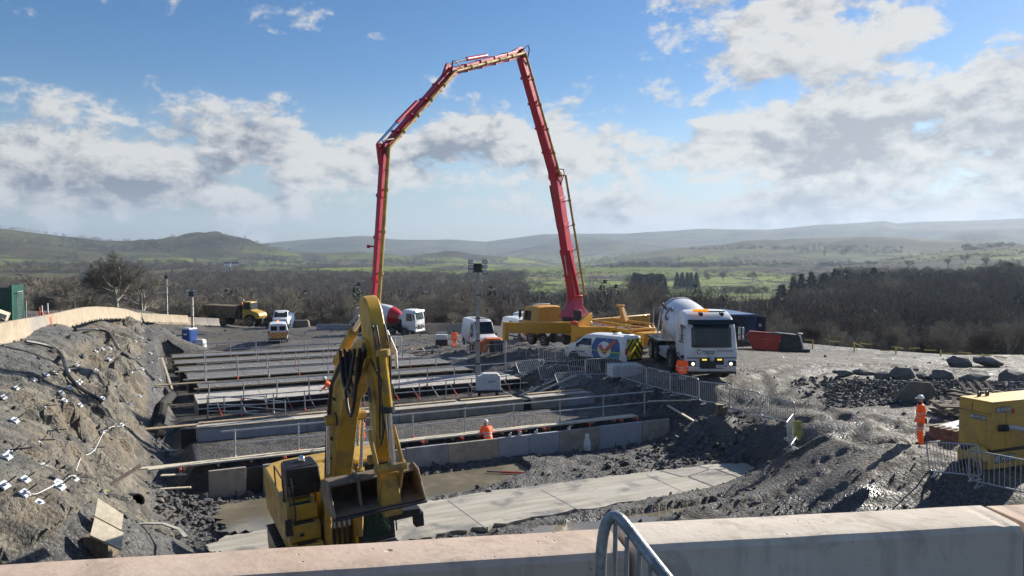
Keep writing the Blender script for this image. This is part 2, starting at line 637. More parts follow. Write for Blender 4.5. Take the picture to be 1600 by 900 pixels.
CPX = [  # px, py, drop below camera
    (640, 780, 9), (900, 760, 9), (1120, 738, 8.85), (350, 800, 9), (350, 850, 9), (250, 860, 8.8), (620, 850, 9),
    (900, 825, 9), (1000, 835, 8.9), (760, 700, 8.9), (500, 730, 8.9), (1020, 700, 8.95), (300, 760, 8.9), (260, 700, 8.7),
    # right: haul ramp and pad
    (1440, 692, 6.7), (1300, 640, 6.75), (1130, 598, 6.6), (1090, 602, 6.65), (1115, 575, 6.5), (1065, 588, 6.65), (1200, 560, 6.5), (1250, 548, 7.1), (1350, 552, 7.2),
    (1540, 570, 6.7), (1600, 600, 6.5), (1380, 600, 6.6), (1280, 590, 6.7), (1250, 700, 7.5), (1330, 700, 6.95),
    (1200, 755, 8.35), (1250, 735, 7.85), (1100, 800, 8.65), (1280, 775, 7.8), (1150, 785, 8.5), (1230, 715, 8.0), (1300, 725, 7.3), (1185, 745, 8.75),
    (1340, 745, 7.0), (1390, 728, 6.8), (1450, 733, 6.75), (1530, 745, 6.8), (1600, 762, 6.75), (1600, 700, 6.7), (1520, 700, 6.8),
    (1050, 562, 6.5), (1010, 575, 6.8),
    # hollow and spoil slope at the right end of the walls
    (930, 577, 7.25), (892, 573, 7.2), (985, 575, 7.0), (975, 594, 6.9), (1010, 604, 6.85), (1045, 613, 6.85), (1097, 627, 6.9), (1140, 640, 7.1), (1190, 651, 7.2), (1215, 678, 7.6), (1100, 715, 8.9), (1140, 708, 8.85), (1190, 725, 8.75), (1160, 680, 8.3), (1110, 665, 8.2), (1048, 692, 8.98), (1030, 700, 9), (1078, 700, 8.9), (1000, 715, 9), (1060, 722, 8.95), (1100, 738, 8.9),
    (1060, 652, 8.2), (1080, 685, 8.75), (1000, 622, 7.4), (985, 636, 7.95), (940, 612, 7.8), (920, 590, 7.2), (860, 575, 7.3),
    (880, 600, 8.2), (820, 580, 8.2), (790, 562, 8.1), (760, 556, 8.0), (720, 556, 8.7), (640, 545, 9.0),
    (700, 575, 8.7), (820, 552, 7.5), (900, 555, 7.1), (950, 570, 6.95),
    # far pad
    (865, 545, 7.5), (790, 545, 7.8), (765, 540, 8.0), (710, 545, 8.8), (1000, 540, 7.0), (1080, 540, 6.9), (1165, 538, 7.0),
    (620, 522, 9.5), (700, 520, 9.2), (560, 525, 9.4), (500, 530, 9.5), (428, 536, 9.4), (428, 513, 10.1), (380, 512, 10.8),
    (330, 514, 10.3), (350, 540, 9.9), (310, 553, 10.7), (420, 550, 9.3), (560, 548, 9.0), (380, 560, 9.2), (300, 575, 9.0),
    (520, 512, 9.9), (650, 512, 9.6), (780, 515, 9.2), (860, 515, 8.6), (960, 515, 8.0), (1100, 522, 7.4), (1240, 535, 7.1),
    (240, 512, 9.4), (330, 507, 10.0), (290, 600, 8.8), (280, 640, 8.7),
    # road behind the left barrier
    (0, 500, 5.2), (60, 494, 5.7), (110, 490, 6.2), (200, 485, 7.6), (260, 494, 9.3), (20, 520, 4.6), (90, 503, 5.2), (160, 490, 6.2)]
CW = [  # world control points x, y, z : slope top, slope toe, camera bank, outside
    (-14, 10, 6.5), (-18, 22, 6.15), (-21.9, 34, 5.95), (-26.0, 45, 5.75), (-30.8, 58, 4.95), (-34.5, 70, 4.0), (-38, 84, 2.2),
    (-6, 15, 1.25), (-11.3, 23, 1.0), (-14.2, 30, 1.0), (-17.4, 37, 1.0), (-22, 48, .95), (-27.5, 63, .5), (-32.5, 78, -.3),
    (-8.6, 16, 4.5), (-13.0, 22.6, 4.3), (-17.0, 31.4, 4.4), (-20.9, 41.8, 4.3), (-25.9, 54.4, 3.9), (-30.3, 67.4, 2.9),
    (-18, 10, 6.7), (-27, 30, 6.1), (-31, 42, 5.6), (-36, 55, 5.1),
    (0, 3.5, 8.45), (8, 5, 8.4), (-8, 3.5, 8.3), (18, 8, 7.8), (0, -5, 8.4), (-20, -5, 7.4), (20, -5, 8.2), (0, 10, 5.2),
    (-7, 10, 4.3), (6, 11, 5.0), (0, 15, 2.2), (6, 16, 2.2), (12, 15, 3.6), (16, 14, 4.6), (24, 14, 5.5), (0, 19, 1.1), (-3, 24, 1.0),
    (7, 20, 1.3), (10, 21, 1.6), (17.2, 23.4, 2.7), (13.2, 23.2, 2.3), (21, 22.5, 3.0), (35, 30, 3.6), (45, 45, 3.4), (60, 60, 2.6),
    (30, 20, 4.4), (45, 20, 5), (-34.6, 82, -.7), (-33, 76, -.3), (-36.5, 88, -.7), (-60, 60, 5.5), (-60, 100, 3), (-60, 20, 7), (-50, 130, -1.5), (0, 130, -1.2), (50, 110, 0), (80, 80, 0)]
_pts = [tuple(at(a, b, c)) for a, b, c in CPX] + CW
_P = np.array(_pts)


def _tps_fit(P, lam=0.02):
    n = len(P)
    d = np.hypot(P[:, None, 0] - P[None, :, 0], P[:, None, 1] - P[None, :, 1])
    K = np.where(d > 0, d * d * np.log(d + 1e-9), 0) + lam * np.eye(n) * 50
    Q = np.c_[np.ones(n), P[:, :2]]
    A = np.block([[K, Q], [Q.T, np.zeros((3, 3))]])
    return np.linalg.solve(A, np.r_[P[:, 2], 0, 0, 0])


_cf = _tps_fit(_P)


def tps(x, y):
    out = _cf[-3] + _cf[-2] * x + _cf[-1] * y
    for i in range(len(_P)):
        d2 = (x - _P[i, 0]) ** 2 + (y - _P[i, 1]) ** 2
        out = out + _cf[i] * 0.5 * d2 * np.log(d2 + 1e-12)
    return out


# near-ground is evaluated once on a coarse lattice and looked up bilinearly
GX0, GX1, GY0, GY1, GS = -120, 120, -12, 170, 0.5
_gx = np.arange(GX0, GX1 + GS, GS)
_gy = np.arange(GY0, GY1 + GS, GS)
_GX, _GY = np.meshgrid(_gx, _gy)
_GZ = np.clip(tps(_GX, _GY), -6, 9)


def near_base(x, y):
    fx = np.clip((x - GX0) / GS, 0, len(_gx) - 1.001)
    fy = np.clip((y - GY0) / GS, 0, len(_gy) - 1.001)
    ix, iy = fx.astype(int), fy.astype(int)
    fx, fy = fx - ix, fy - iy
    return ((_GZ[iy, ix] * (1 - fx) + _GZ[iy, ix + 1] * fx) * (1 - fy) +
            (_GZ[iy + 1, ix] * (1 - fx) + _GZ[iy + 1, ix + 1] * fx) * fy)


# strips of the foundation: (w0, w1, u0, u1, top z)
STRIPS = [(15.0, 18.3, .6, 20.5, 1.9), (19.9, 22.1, 1.0, 19.0, 1.95), (23.9, 26.7, .6, 19.0, 1.95),
          (29.0, 31.4, .3, 18.2, 1.8), (34.0, 36.2, .2, 17.0, 1.7), (38.8, 41.0, .2, 16.0, 1.6)]


def uend(w):
    return np.interp(w, [0, 5, 15, 19, 27, 42], [21.0, 20.0, 20.5, 19, 18.5, 15.5])


PALE = [at(*p, 8.93) for p in [(296, 872), (345, 840), (432, 826), (628, 790), (700, 778), (850, 757), (1000, 738), (1165, 722),
                              (1188, 735), (1110, 766), (900, 797), (760, 822), (650, 842), (560, 860), (420, 880)]]
POOLS = [[at(*p, 9.0) for p in q] for q in (
    [(338, 805), (342, 789), (430, 777), (640, 745), (760, 728), (812, 721), (830, 738), (770, 760), (690, 780), (560, 804), (430, 828), (350, 832)],
    [(810, 838), (840, 822), (940, 812), (1010, 800), (1110, 785), (1120, 795), (1030, 818), (960, 835), (900, 852), (830, 862)])]


def in_poly(x, y, poly):
    r = np.zeros(x.shape, bool)
    n = len(poly)
    for i in range(n):
        x1, y1 = poly[i][0], poly[i][1]
        x2, y2 = poly[(i + 1) % n][0], poly[(i + 1) % n][1]
        c = ((y1 > y) != (y2 > y)) & (x < (x2 - x1) * (y - y1) / (y2 - y1 + 1e-12) + x1)
        r ^= c
    return r


def path_dist(x, y, pts):
    best = np.full(x.shape, 1e9)
    al = np.zeros(x.shape)
    sd = np.zeros(x.shape)
    acc = 0
    for a, b in zip(pts[:-1], pts[1:]):
        ex, ey = b[0] - a[0], b[1] - a[1]
        L = math.hypot(ex, ey)
        t = np.clip(((x - a[0]) * ex + (y - a[1]) * ey) / L / L, 0, 1)
        d = np.hypot(x - a[0] - t * ex, y - a[1] - t * ey)
        cr = ((x - a[0]) * ey - (y - a[1]) * ex) / L
        m = d < best
        best = np.where(m, d, best)
        al = np.where(m, acc + t * L, al)
        sd = np.where(m, np.sign(cr) * d, sd)
        acc += L
    return best, al, sd


TRACKS = [[tuple(at(*p)) for p in q] for q in (
    [(1060, 815, 8.75), (1150, 785, 8.45), (1230, 740, 7.95), (1290, 700, 7.2), (1300, 665, 6.85), (1240, 630, 6.6), (1170, 605, 6.4), (1160, 580, 6.4)],
    [(1090, 790, 8.6), (1180, 762, 8.4), (1250, 720, 7.75), (1340, 690, 6.85), (1420, 680, 6.7), (1560, 672, 6.7)],
    [(1130, 805, 8.5), (1230, 770, 7.8), (1330, 725, 6.9), (1390, 705, 6.8), (1470, 712, 6.8)],
    [(1230, 650, 6.7), (1330, 655, 6.6), (1390, 690, 6.8)],
    [(1180, 600, 6.4), (1260, 575, 6.5), (1380, 572, 6.6), (1500, 580, 6.6)],
    [(1040, 560, 6.5), (900, 560, 7.2), (800, 545, 7.8), (660, 530, 9.2), (480, 522, 9.7), (420, 515, 10)])]
PAD_E = [(-45, 130), (-34, 105), (-24, 132), (-18, 134), (-10, 122), (-4, 108), (3, 95), (9, 82), (14, 74), (20, 66), (30, 62), (45, 70)]


def pad_edge(azd):
    return np.interp(azd, [a for a, _ in PAD_E], [b for _, b in PAD_E])


VALLEY = [(0, -5), (100, -3), (150, -8), (220, -15), (300, -19), (400, -22), (500, -19.5), (700, -18), (1000, -17), (1500, -22), (2300, -20), (6000, -18)]
RIDGES = [  # r0, start, back fall, noise, profile px->py
    (5000, 3300, 1500, 14, [(300, 392), (420, 380), (500, 373), (560, 371), (620, 376), (700, 375), (760, 378), (850, 366), (980, 366),
                            (1100, 358), (1200, 360), (1280, 352), (1380, 346), (1400, 350), (1440, 347), (1500, 346), (1600, 343), (1900, 340)]),
    (3900, 2900, 700, 12, [(600, 400), (780, 396), (860, 379), (940, 373), (976, 376), (1030, 384), (1150, 384), (1250, 380), (1400, 378), (1440, 380),
                           (1505, 361), (1550, 357), (1600, 358), (1900, 352)]),
    (2700, 1500, 800, 16, [(-400, 345), (-100, 352), (0, 357), (40, 362), (100, 370), (160, 376), (250, 376), (290, 372), (350, 370), (370, 373),
                           (400, 379), (430, 388), (460, 396), (490, 408), (520, 420), (600, 430)]),
    (2350, 1750, 500, 10, [(380, 420), (420, 400), (450, 395), (500, 395), (560, 396), (600, 398), (640, 402), (672, 397), (700, 393), (760, 399),
                           (800, 402), (840, 406), (880, 412), (920, 420)]),
    (2500, 1350, 800, 9, [(860, 420), (900, 412), (950, 403), (1000, 395), (1040, 389), (1100, 384), (1160, 379), (1200, 378), (1250, 374),
                          (1330, 370), (1400, 371), (1440, 374), (1520, 377), (1600, 380), (1900, 384)]),
    (1350, 700, 500, 4, [(1300, 418), (1400, 407), (1450, 399), (1500, 393), (1560, 387), (1600, 385), (1900, 380)])]


def far_z(x, y):
    r = np.hypot(x, y)
    azd = np.degrees(np.arctan2(x, np.maximum(y, 1e-3)))
    px = 800 + F * np.clip(x / np.maximum(y, 1), -1.2, 1.2)
    base = np.interp(r, [a for a, _ in VALLEY], [b for _, b in VALLEY])
    base = base + fbm(x / 130, y / 130, 3, 4) * np.interp(r, [100, 400, 1500], [3, 4, 7])
    base = base + 12 * sstep(px, 1190, 1340) * sstep(r, 150, 330) * (1 - sstep(r, 480, 760))
    out = base
    for r0, rs, back, nz, prof in RIDGES:
        py = np.interp(px, [a for a, _ in prof], [b for _, b in prof])
        z0 = CAMZ + r0 * np.cos(np.radians(np.clip(azd, -50, 50))) * (400 - py) / F
        z0 = z0 + fbm(px / 60, px * 0, 11, 4) * nz * .25
        up = sstep(r, rs, r0) ** 0.9
        dn = 1 - sstep(r, r0, r0 + back)
        gul = fbm(x / (r0 * .09), y / (r0 * .09), int(r0), 5) * nz * 3.6 * up * (1 - sstep(r, r0 * .9, r0)) * (z0 > base)
        h = base + (z0 - base) * up * dn + gul
        out = np.maximum(out, h)
    return out


def floor_uw(w):
    return np.interp(w, [-.3, 0, .3, .34, 1.0, 1.1, 5.0, 6.6, 6.9, 14.6, 19, 42], [1.0, 1.0, 1.0, 1.15, 1.15, 1.98, 2.0, 1.9, 1.35, 1.35, .6, .4])


def H(x, y, detail=True, want=False):
    x = np.asarray(x, float)
    y = np.asarray(y, float)
    r = np.hypot(x, y)
    azd = np.degrees(np.arctan2(x, np.maximum(y, 1e-3)))
    nb = near_base(x, y)
    # foundation footprint
    u, w = to_uw(x, y)
    ue = uend(w)
    inside = sstep(u, -1.2, -.2) * (1 - sstep(u, ue, ue + 1.4)) * sstep(w, -.05, .05) * (1 - sstep(w, 42, 44))
    fz = floor_uw(w)
    nb = nb * (1 - inside) + fz * inside
    # flat pit floor before the wall
    flat = np.zeros_like(x)
    for pl in POOLS + [PALE]:
        flat = np.maximum(flat, in_poly(x, y, pl).astype(float))
    slope = np.clip(1 - np.abs((nb - 3.9) / 3.3), 0, 1) * (x < -9) * (r < 95) * (1 - sstep(u, -2.8, -1.6) * (w > -6)) * (x > -42)
    e = pad_edge(azd)
    out_w = sstep(r, e, e + 34)
    fz2 = far_z(x, y)
    if detail:
        ramp = 1 - .72 * sstep(nb, 1.7, 2.6) * (x > 2) * (y > 17)
        n_big = fbm(x / 5.5, y / 5.5, 21, 3)
        n_mid = fbm(x / 1.3, y / 1.3, 31, 4, .55)
        c1, id1 = cellnoise(x * 2.2, y * 2.2, 3)
        calm = np.clip(1 - flat - inside, 0, 1)
        rough_m = np.clip(sstep(fbm(x / 9, y / 9, 77, 2), -.25, .35), .15, 1) * (1 - .6 * sstep(nb, 1.8, 2.8) * (x > 5))
        nb = nb + calm * ramp * (n_big * .22 + n_mid * .13 * rough_m + (1 - c1) * id1 * .11 * rough_m)
        nb = nb + inside * fbm(x / .8, y / .8, 41, 3) * .04
        nb = nb - flat * (nb - .96)
        tr = np.zeros_like(x)
        for k, t in enumerate(TRACKS):
            bb = (min(p[0] for p in t) - 3, max(p[0] for p in t) + 3, min(p[1] for p in t) - 3, max(p[1] for p in t) + 3)
            m = (x > bb[0]) & (x < bb[1]) & (y > bb[2]) & (y < bb[3])
            if not m.any():
                continue
            d, al, sd = path_dist(x[m], y[m], t)
            ru = np.exp(-((np.abs(sd) - .95) / .27) ** 2)
            cle = np.sin(al * 2 * math.pi / .5 + np.sign(sd) * 1.2) * .022
            dz = -ru * (.075 + cle) + np.exp(-((np.abs(sd) - 1.5) / .22) ** 2) * .06 + np.exp(-(sd / .4) ** 2) * .04
            nb[m] += dz * (d < 2.4) * calm[m]
            tr[m] = np.maximum(tr[m], ru * (d < 2.4))
        sl_c, sl_id = cellnoise(x / 1.5 + fbm(x, y, 8, 2) * .5, y / 1.5, 13)
        sl_f, sl_fid = cellnoise(x * 2.6, y * 2.6, 14)
        low = sstep(nb, 5.3, 3.4)
        pl_a = sl_id * 6.283
        facet = (np.cos(pl_a) * (x / 1.5 - np.floor(x / 1.5) - .5) + np.sin(pl_a) * (y / 1.5 - np.floor(y / 1.5) - .5)) * .0
        ridge = (1 - np.abs(fbm(x / 1.1 + 5, y / 1.9, 18, 4)) * 2.2) * .30
        rock = ridge + (.5 - sl_c) * .55 * (sl_id + .3) + (.5 - sl_f) * .16 * sl_fid + (sl_fid - .5) * .20 + (sl_id - .5) * .25 + fbm(x / .35, y / .35, 15, 3) * .12
        nb = nb + slope * rock * (.32 + low * .95) * sstep(nb, .9, 1.8)
        fz2 = fz2
    z = nb * (1 - out_w) + np.minimum(fz2, 12 + fz2 * 0 + (r > 300) * 9e3) * out_w
    z = np.where(r > e + 34, fz2, z)
    if want:
        return z, dict(inside=inside, slope=slope, out=out_w, flat=flat, tr=tr if detail else 0, u=u, w=w, r=r)
    return z


def gz(x, y):
    return float(H(np.array([x]), np.array([y]))[0])


def G(px, py, y0=15, y1=400):
    """ground point seen at a picture position"""
    d = px_dir(px, py)
    Y = np.geomspace(y0, y1, 700)
    xs = d.x / d.y * Y
    zr = CAMZ + d.z / d.y * Y
    zs = H(xs, Y, detail=False)
    k = np.argmax(zs >= zr) if (zs >= zr).any() else len(Y) - 1
    return Vector((xs[k], Y[k], float(H(xs[k:k + 1], Y[k:k + 1])[0])))


def build_ground():
    az_f = np.arange(-40, 40.001, .125)
    az_c1 = np.linspace(-180, -40, 50, endpoint=False)
    az_c2 = np.linspace(40, 180, 50)[1:]
    az_all = np.radians(np.concatenate([az_c1, az_f, az_c2]))
    rr = [0.6]
    while rr[-1] < 5400:
        r = rr[-1]
        st = .03 if r < 15 else (.0062 if r < 60 else (.0075 if r < 140 else .018))
        rr.append(r * (1 + st))
    rr = np.array(rr)
    A, RR = np.meshgrid(az_all, rr)
    x, y = RR * np.sin(A), RR * np.cos(A)
    nv = x.size
    z, q = H(x, y, want=True)
    dx = q['slope'] * (fbm(x / .9, y / .9, 91, 3)) * .5
    x = x + dx * (q['r'] < 95)
    na, nr = len(az_all), len(rr)
    co = np.stack([x, y, z], -1).reshape(-1, 3)
    i = np.arange(nr - 1)[:, None] * na + np.arange(na - 1)[None, :]
    i = i.ravel()
    f = np.stack([i, i + na, i + na + 1, i + 1], -1)
    me = bpy.data.meshes.new('ground')
    me.vertices.add(nv)
    me.vertices.foreach_set('co', co.astype(np.float32).ravel())
    me.loops.add(f.size)
    me.loops.foreach_set('vertex_index', f.astype(np.int32).ravel())
    me.polygons.add(len(f))
    me.polygons.foreach_set('loop_start', (np.arange(len(f)) * 4).astype(np.int32))
    me.polygons.foreach_set('loop_total', np.full(len(f), 4, np.int32))
    rmid = (RR[:-1, :-1] - pad_edge(np.degrees(A[:-1, :-1]))).ravel()
    me.polygons.foreach_set('material_index', (rmid > 12).astype(np.int32))
    me.update()
    for nm, arr in (('a_fill', q['inside'] * (q['w'] > .5) * (q['w'] < 5.6) ), ('a_slope', q['slope']), ('a_track', q['tr']),
                    ('a_pit', (q['inside'] > .5) * (q['w'] > 5.6) * 1.0)):
        at_ = me.attributes.new(nm, 'FLOAT', 'POINT')
        at_.data.foreach_set('value', np.asarray(arr, np.float32).ravel())
    me.shade_smooth()
    qs = q['slope'][:-1, :-1].ravel()
    me.polygons.foreach_set('use_smooth', ~((qs > .06) & (RR[:-1, :-1].ravel() < 75)))
    o = bpy.data.objects.new('ground', me)
    C.objects.link(o)
    o['kind'] = 'structure'
    me.materials.append(ground_mat())
    me.materials.append(valley_mat())
    return o


def ground_mat():
    m = bpy.data.materials.new('ground_site')
    m.use_nodes = True
    T = NT(m.node_tree)
    bs = m.node_tree.nodes['Principled BSDF']
    pos = T.new('ShaderNodeNewGeometry').outputs['Position']
    sx = T.new('ShaderNodeSeparateXYZ', {0: pos})
    att = {k: T.new('ShaderNodeAttribute', attribute_name=k).outputs['Fac'] for k in ('a_fill', 'a_slope', 'a_track', 'a_pit')}
    big = T.noise(pos, .12, 4, .6)
    mid = T.noise(pos, 1.1, 5, .65)
    fine = T.noise(pos, 14, 6, .7)
    vor = T.new('ShaderNodeTexVoronoi', {'Vector': pos, 'Scale': 9.0})
    vor2 = T.new('ShaderNodeTexVoronoi', {'Vector': pos, 'Scale': 26.0})
    stone = T.new('ShaderNodeSeparateColor', {0: vor.outputs['Color']}).outputs[0]
    stone2 = T.new('ShaderNodeSeparateColor', {0: vor2.outputs['Color']}).outputs[1]
    slate = T.mix(T.mr(mid, .3, .7), (.032, .032, .033), (.090, .085, .078))
    slate = T.mix(T.m('MULTIPLY', T.m('POWER', stone, 3.0), .55), slate, (.17, .175, .18))
    slate = T.mix(T.m('MULTIPLY', T.m('POWER', stone2, 5.0), .6), slate, (.24, .24, .235))
    # compacted stone of the pad: higher ground, browner and paler
    padf = T.m('MULTIPLY', T.mr(sx.outputs[2], 2.3, 3.2), T.mr(sx.outputs[0], 2, 9))
    far = T.mr(sx.outputs[1], 62, 74)
    padf = T.m('MAXIMUM', padf, far)
    pad = T.mix(T.mr(fine, .3, .7), (.058, .050, .041), (.125, .110, .091))
    pad = T.mix(T.m('MULTIPLY', T.m('POWER', stone2, 3.0), .4), pad, (.27, .26, .24))
    padf = T.m('MULTIPLY', padf, T.mr(big, .32, .52, .35, 1.0))
    col = T.mix(padf, slate, pad)
    sp = T.mr(fine, .32, .68, .62, 1.38)
    col = T.mix(1.0, col, T.new('ShaderNodeCombineColor', {0: sp, 1: sp, 2: sp}).outputs[0], 'MULTIPLY')
    # mud in the ruts
    col = T.mix(T.m('MULTIPLY', att['a_track'], .75), col, (.075, .063, .05))
    brown = T.mr(T.noise(pos, .45, 4, .6), .5, .66)
    col = T.mix(T.m('MULTIPLY', brown, .4), col, (.13, .108, .082))
    # grey fill between the walls
    fill = T.mix(T.mr(T.noise(pos, 2.2, 6, .7), .3, .7), (.055, .053, .05), (.12, .113, .102))
    col = T.mix(att['a_fill'], col, fill)
    pit = T.mix(T.mr(mid, .35, .65), (.045, .04, .033), (.11, .098, .08))
    col = T.mix(att['a_pit'], col, pit)
    wet = T.mr(T.noise(pos, .22, 5, .65, .4), .53, .60)
    col = T.mix(T.m('MULTIPLY', wet, .5), col, (.030, .027, .024))
    # rock slope
    rk = T.noise(pos, 1.6, 8, .62, .6)
    rk2 = T.noise(pos, .35, 4, .6, .5)
    vr = T.new('ShaderNodeTexVoronoi', {'Vector': pos, 'Scale': 3.1})
    vrc = T.new('ShaderNodeSeparateColor', {0: vr.outputs['Color']}).outputs[0]
    rock = T.mix(T.mr(rk, .36, .64), (.050, .045, .037), (.235, .21, .16))
    crk = T.new('ShaderNodeTexVoronoi', {'Vector': T.new('ShaderNodeVectorMath', {0: pos, 1: T.new('ShaderNodeTexNoise', {'Vector': pos, 'Scale': 1.5}).outputs['Color']}, operation='ADD').outputs[0], 'Scale': 1.7}, feature='DISTANCE_TO_EDGE')
    rock = T.mix(T.mr(crk.outputs['Distance'], .0, .07, .75, 0.0), rock, (.035, .032, .028))
    rock = T.mix(T.m('MULTIPLY', vrc, .45), rock, (.115, .118, .115))
    rock = T.mix(T.m('MULTIPLY', T.mr(rk2, .47, .64), .5), rock, (.20, .155, .10))
    grey_top = T.mr(sx.outputs[2], 5.0, 5.8)
    rock = T.mix(T.m('MULTIPLY', grey_top, .7), rock, T.mix(T.mr(rk, .3, .7), (.055, .06, .063), (.125, .128, .125)))
    yel = T.m('MULTIPLY', T.mr(T.noise(pos, 1.3, 3, .5), .72, .78), .8)
    rock = T.mix(yel, rock, (.34, .34, .06))
    col = T.mix(T.mr(att['a_slope'], .02, .16), col, rock)
    bs.inputs['Specular IOR Level'].default_value = .35
    T.l.new(col, bs.inputs['Base Color'])
    T.l.new(T.m('SUBTRACT', T.mr(T.noise(pos, 2.0, 4, .6), .3, .7, .5, .95), T.m('MULTIPLY', wet, .28)), bs.inputs['Roughness'])
    hgt = T.m('ADD', T.m('ADD', T.m('MULTIPLY', vor.outputs['Distance'], -.9), T.m('MULTIPLY', vor2.outputs['Distance'], -.35)), T.m('MULTIPLY', fine, 1.0))
    b = T.new('ShaderNodeBump', {'Height': hgt, 'Strength': .8, 'Distance': .07})
    T.l.new(b.outputs[0], bs.inputs['Normal'])
    return m


def valley_mat():
    m = bpy.data.materials.new('valley_land')
    m.use_nodes = True
    T = NT(m.node_tree)
    bs = m.node_tree.nodes['Principled BSDF']
    pos = T.new('ShaderNodeNewGeometry').outputs['Position']
    sx = T.new('ShaderNodeSeparateXYZ', {0: pos})
    flat = T.new('ShaderNodeMapping', {0: pos, 'Scale': (1, 1, 0)}).outputs[0]
    warp = T.new('ShaderNodeTexNoise', {'Vector': flat, 'Scale': .004, 'Detail': 3})
    wv = T.new('ShaderNodeVectorMath', {0: warp.outputs['Color'], 1: (160, 160, 0)}, operation='MULTIPLY').outputs[0]
    wp = T.new('ShaderNodeVectorMath', {0: flat, 1: wv}, operation='ADD').outputs[0]
    vor = T.new('ShaderNodeTexVoronoi', {'Vector': wp, 'Scale': 1 / 170})
    edge = T.new('ShaderNodeTexVoronoi', {'Vector': wp, 'Scale': 1 / 170}, feature='DISTANCE_TO_EDGE')
    cc = T.new('ShaderNodeSeparateColor', {0: vor.outputs['Color']})
    c0, c1, c2 = cc.outputs[0], cc.outputs[1], cc.outputs[2]
    green = T.mix(c1, (.095, .13, .022), (.175, .205, .042))
    tan = T.mix(c1, (.085, .078, .038), (.14, .125, .07))
    field = T.mix(T.mr(c0, .72, .78), green, tan)
    wood = T.mix(T.mr(T.noise(pos, .09, 5, .7), .3, .7), (.020, .020, .016), (.050, .045, .036))
    wmask = T.mr(T.noise(flat, .0032, 5, .62, .3), .515, .555)
    col = T.mix(wmask, field, wood)
    hedge = T.mr(edge.outputs['Distance'], .015, .035, 1.0, 0.0)
    col = T.mix(hedge, col, (.04, .042, .026))
    # moorland on the high ground
    hn = T.m('ADD', sx.outputs[2], T.m('MULTIPLY', T.noise(flat, .004, 5, .6), 90))
    moor = T.mix(T.mr(T.noise(pos, .006, 6, .65), .35, .65), (.030, .027, .016), (.080, .070, .032))
    col = T.mix(T.m('MULTIPLY', T.mr(hn, 30, 75), .85), col, moor)
    # rough scrub close to the site
    rr = T.new('ShaderNodeVectorMath', {0: flat}, operation='LENGTH').outputs['Value']
    scrub = T.mix(T.mr(T.noise(pos, .3, 5, .7), .3, .7), (.028, .026, .018), (.07, .062, .042))
    nearf = T.mr(rr, 170, 420, 1.0, 0.0)
    col = T.mix(nearf, col, scrub)
    T.l.new(col, bs.inputs['Base Color'])
    bs.inputs['Roughness'].default_value = .95
    bs.inputs['Specular IOR Level'].default_value = .15
    b = T.new('ShaderNodeBump', {'Height': T.noise(pos, .12, 6, .7), 'Strength': .7, 'Distance': 3.0})
    T.l.new(b.outputs[0], bs.inputs['Normal'])
    return m


build_ground()

# air: one even, closed volume round the whole place
hz = MB().box((0, 0, 106), (11200, 11200, 312)).obj('haze', 'white_paint', smooth=0)
hm = bpy.data.materials.new('haze_air')
hm.use_nodes = True
hm.node_tree.nodes.clear()
HT = NT(hm.node_tree)
pv = HT.new('ShaderNodeVolumePrincipled', {'Color': (.62, .78, 1.0, 1), 'Density': .00010, 'Anisotropy': .3})
HT.new('ShaderNodeOutputMaterial', {'Volume': pv.outputs[0]})
hz.data.materials.clear()
hz.data.materials.append(hm)
tag(hz, kind='stuff')

# ------------------------------------------------------------------ the foundation pit
def uw_slab(mb, u0, u1, w0, w1, z0, z1):
    p = [UW(u0, w0), UW(u1, w0), UW(u1, w1), UW(u0, w1)]
    vs = [(q.x, q.y, z0) for q in p] + [(q.x, q.y, z1) for q in p]
    mb.add(vs, [(3, 2, 1, 0), (4, 5, 6, 7), (0, 1, 5, 4), (1, 2, 6, 5), (2, 3, 7, 6), (3, 0, 4, 7)])
    return mb


rnd = random.Random(3)
mat('concrete_dark', (.145, .145, .15), .8, var=.2, scale=2.5, bump=.25, dirt=(.09, .09, .09), dirt_amt=.6, dscale=1.3)
wall1 = thing('foundation_wall', 'long low foundation wall faced with grey and buff panels, nearest the camera behind the excavator', 'wall', UW(0, 0, 1.0))


def local(t, mb):
    """builders below work in world metres; bring the vertices into the thing's own frame"""
    Mi = (Matrix.Translation(t.location) @ Euler(t.rotation_euler).to_matrix().to_4x4()).inverted()
    mb.v = [tuple(Mi @ Vector(p)) for p in mb.v]
    return mb


def wpart(t, name, mb, m, **k):
    return local(t, mb).obj(name, m, t, **k)


for (a, b, m) in [(0.02, 1.33, 'concrete_buff'), (1.95, 4.4, 'concrete_grey'), (4.42, 7.6, 'concrete_grey'), (7.62, 9.45, 'concrete_grey'),
                  (9.47, 11.8, 'concrete_buff'), (11.82, 13.3, 'concrete_blue'), (13.32, 14.85, 'concrete_blue'), (14.87, 17.0, 'concrete_buff'),
                  (17.02, 19.38, 'concrete_blue'), (19.42, 21.0, 'concrete_buff')]:
    wpart(wall1, 'panel', uw_slab(MB(), a, b, .0 + rnd.uniform(0, .015), .16, .9, 2.06 + rnd.uniform(-.015, .015)), m, bevel=.008)
mb = MB()
for u in np.arange(.4, 21, 1.35):
    uw_slab(mb, u, u + .05, .17, .26, .9, 2.0)
uw_slab(mb, 0, 21, .17, .21, .9, 1.98)
wpart(wall1, 'backing', mb, 'ply_dark')
for u in np.arange(.9, 21, 1.05):
    uu = u + rnd.uniform(-.2, .2)
    wpart(wall1, 'dowel', MB().tube([UW(uu, -.03, .98), UW(uu, -.03, 1.22)], .022, 5), 'steel_dark')


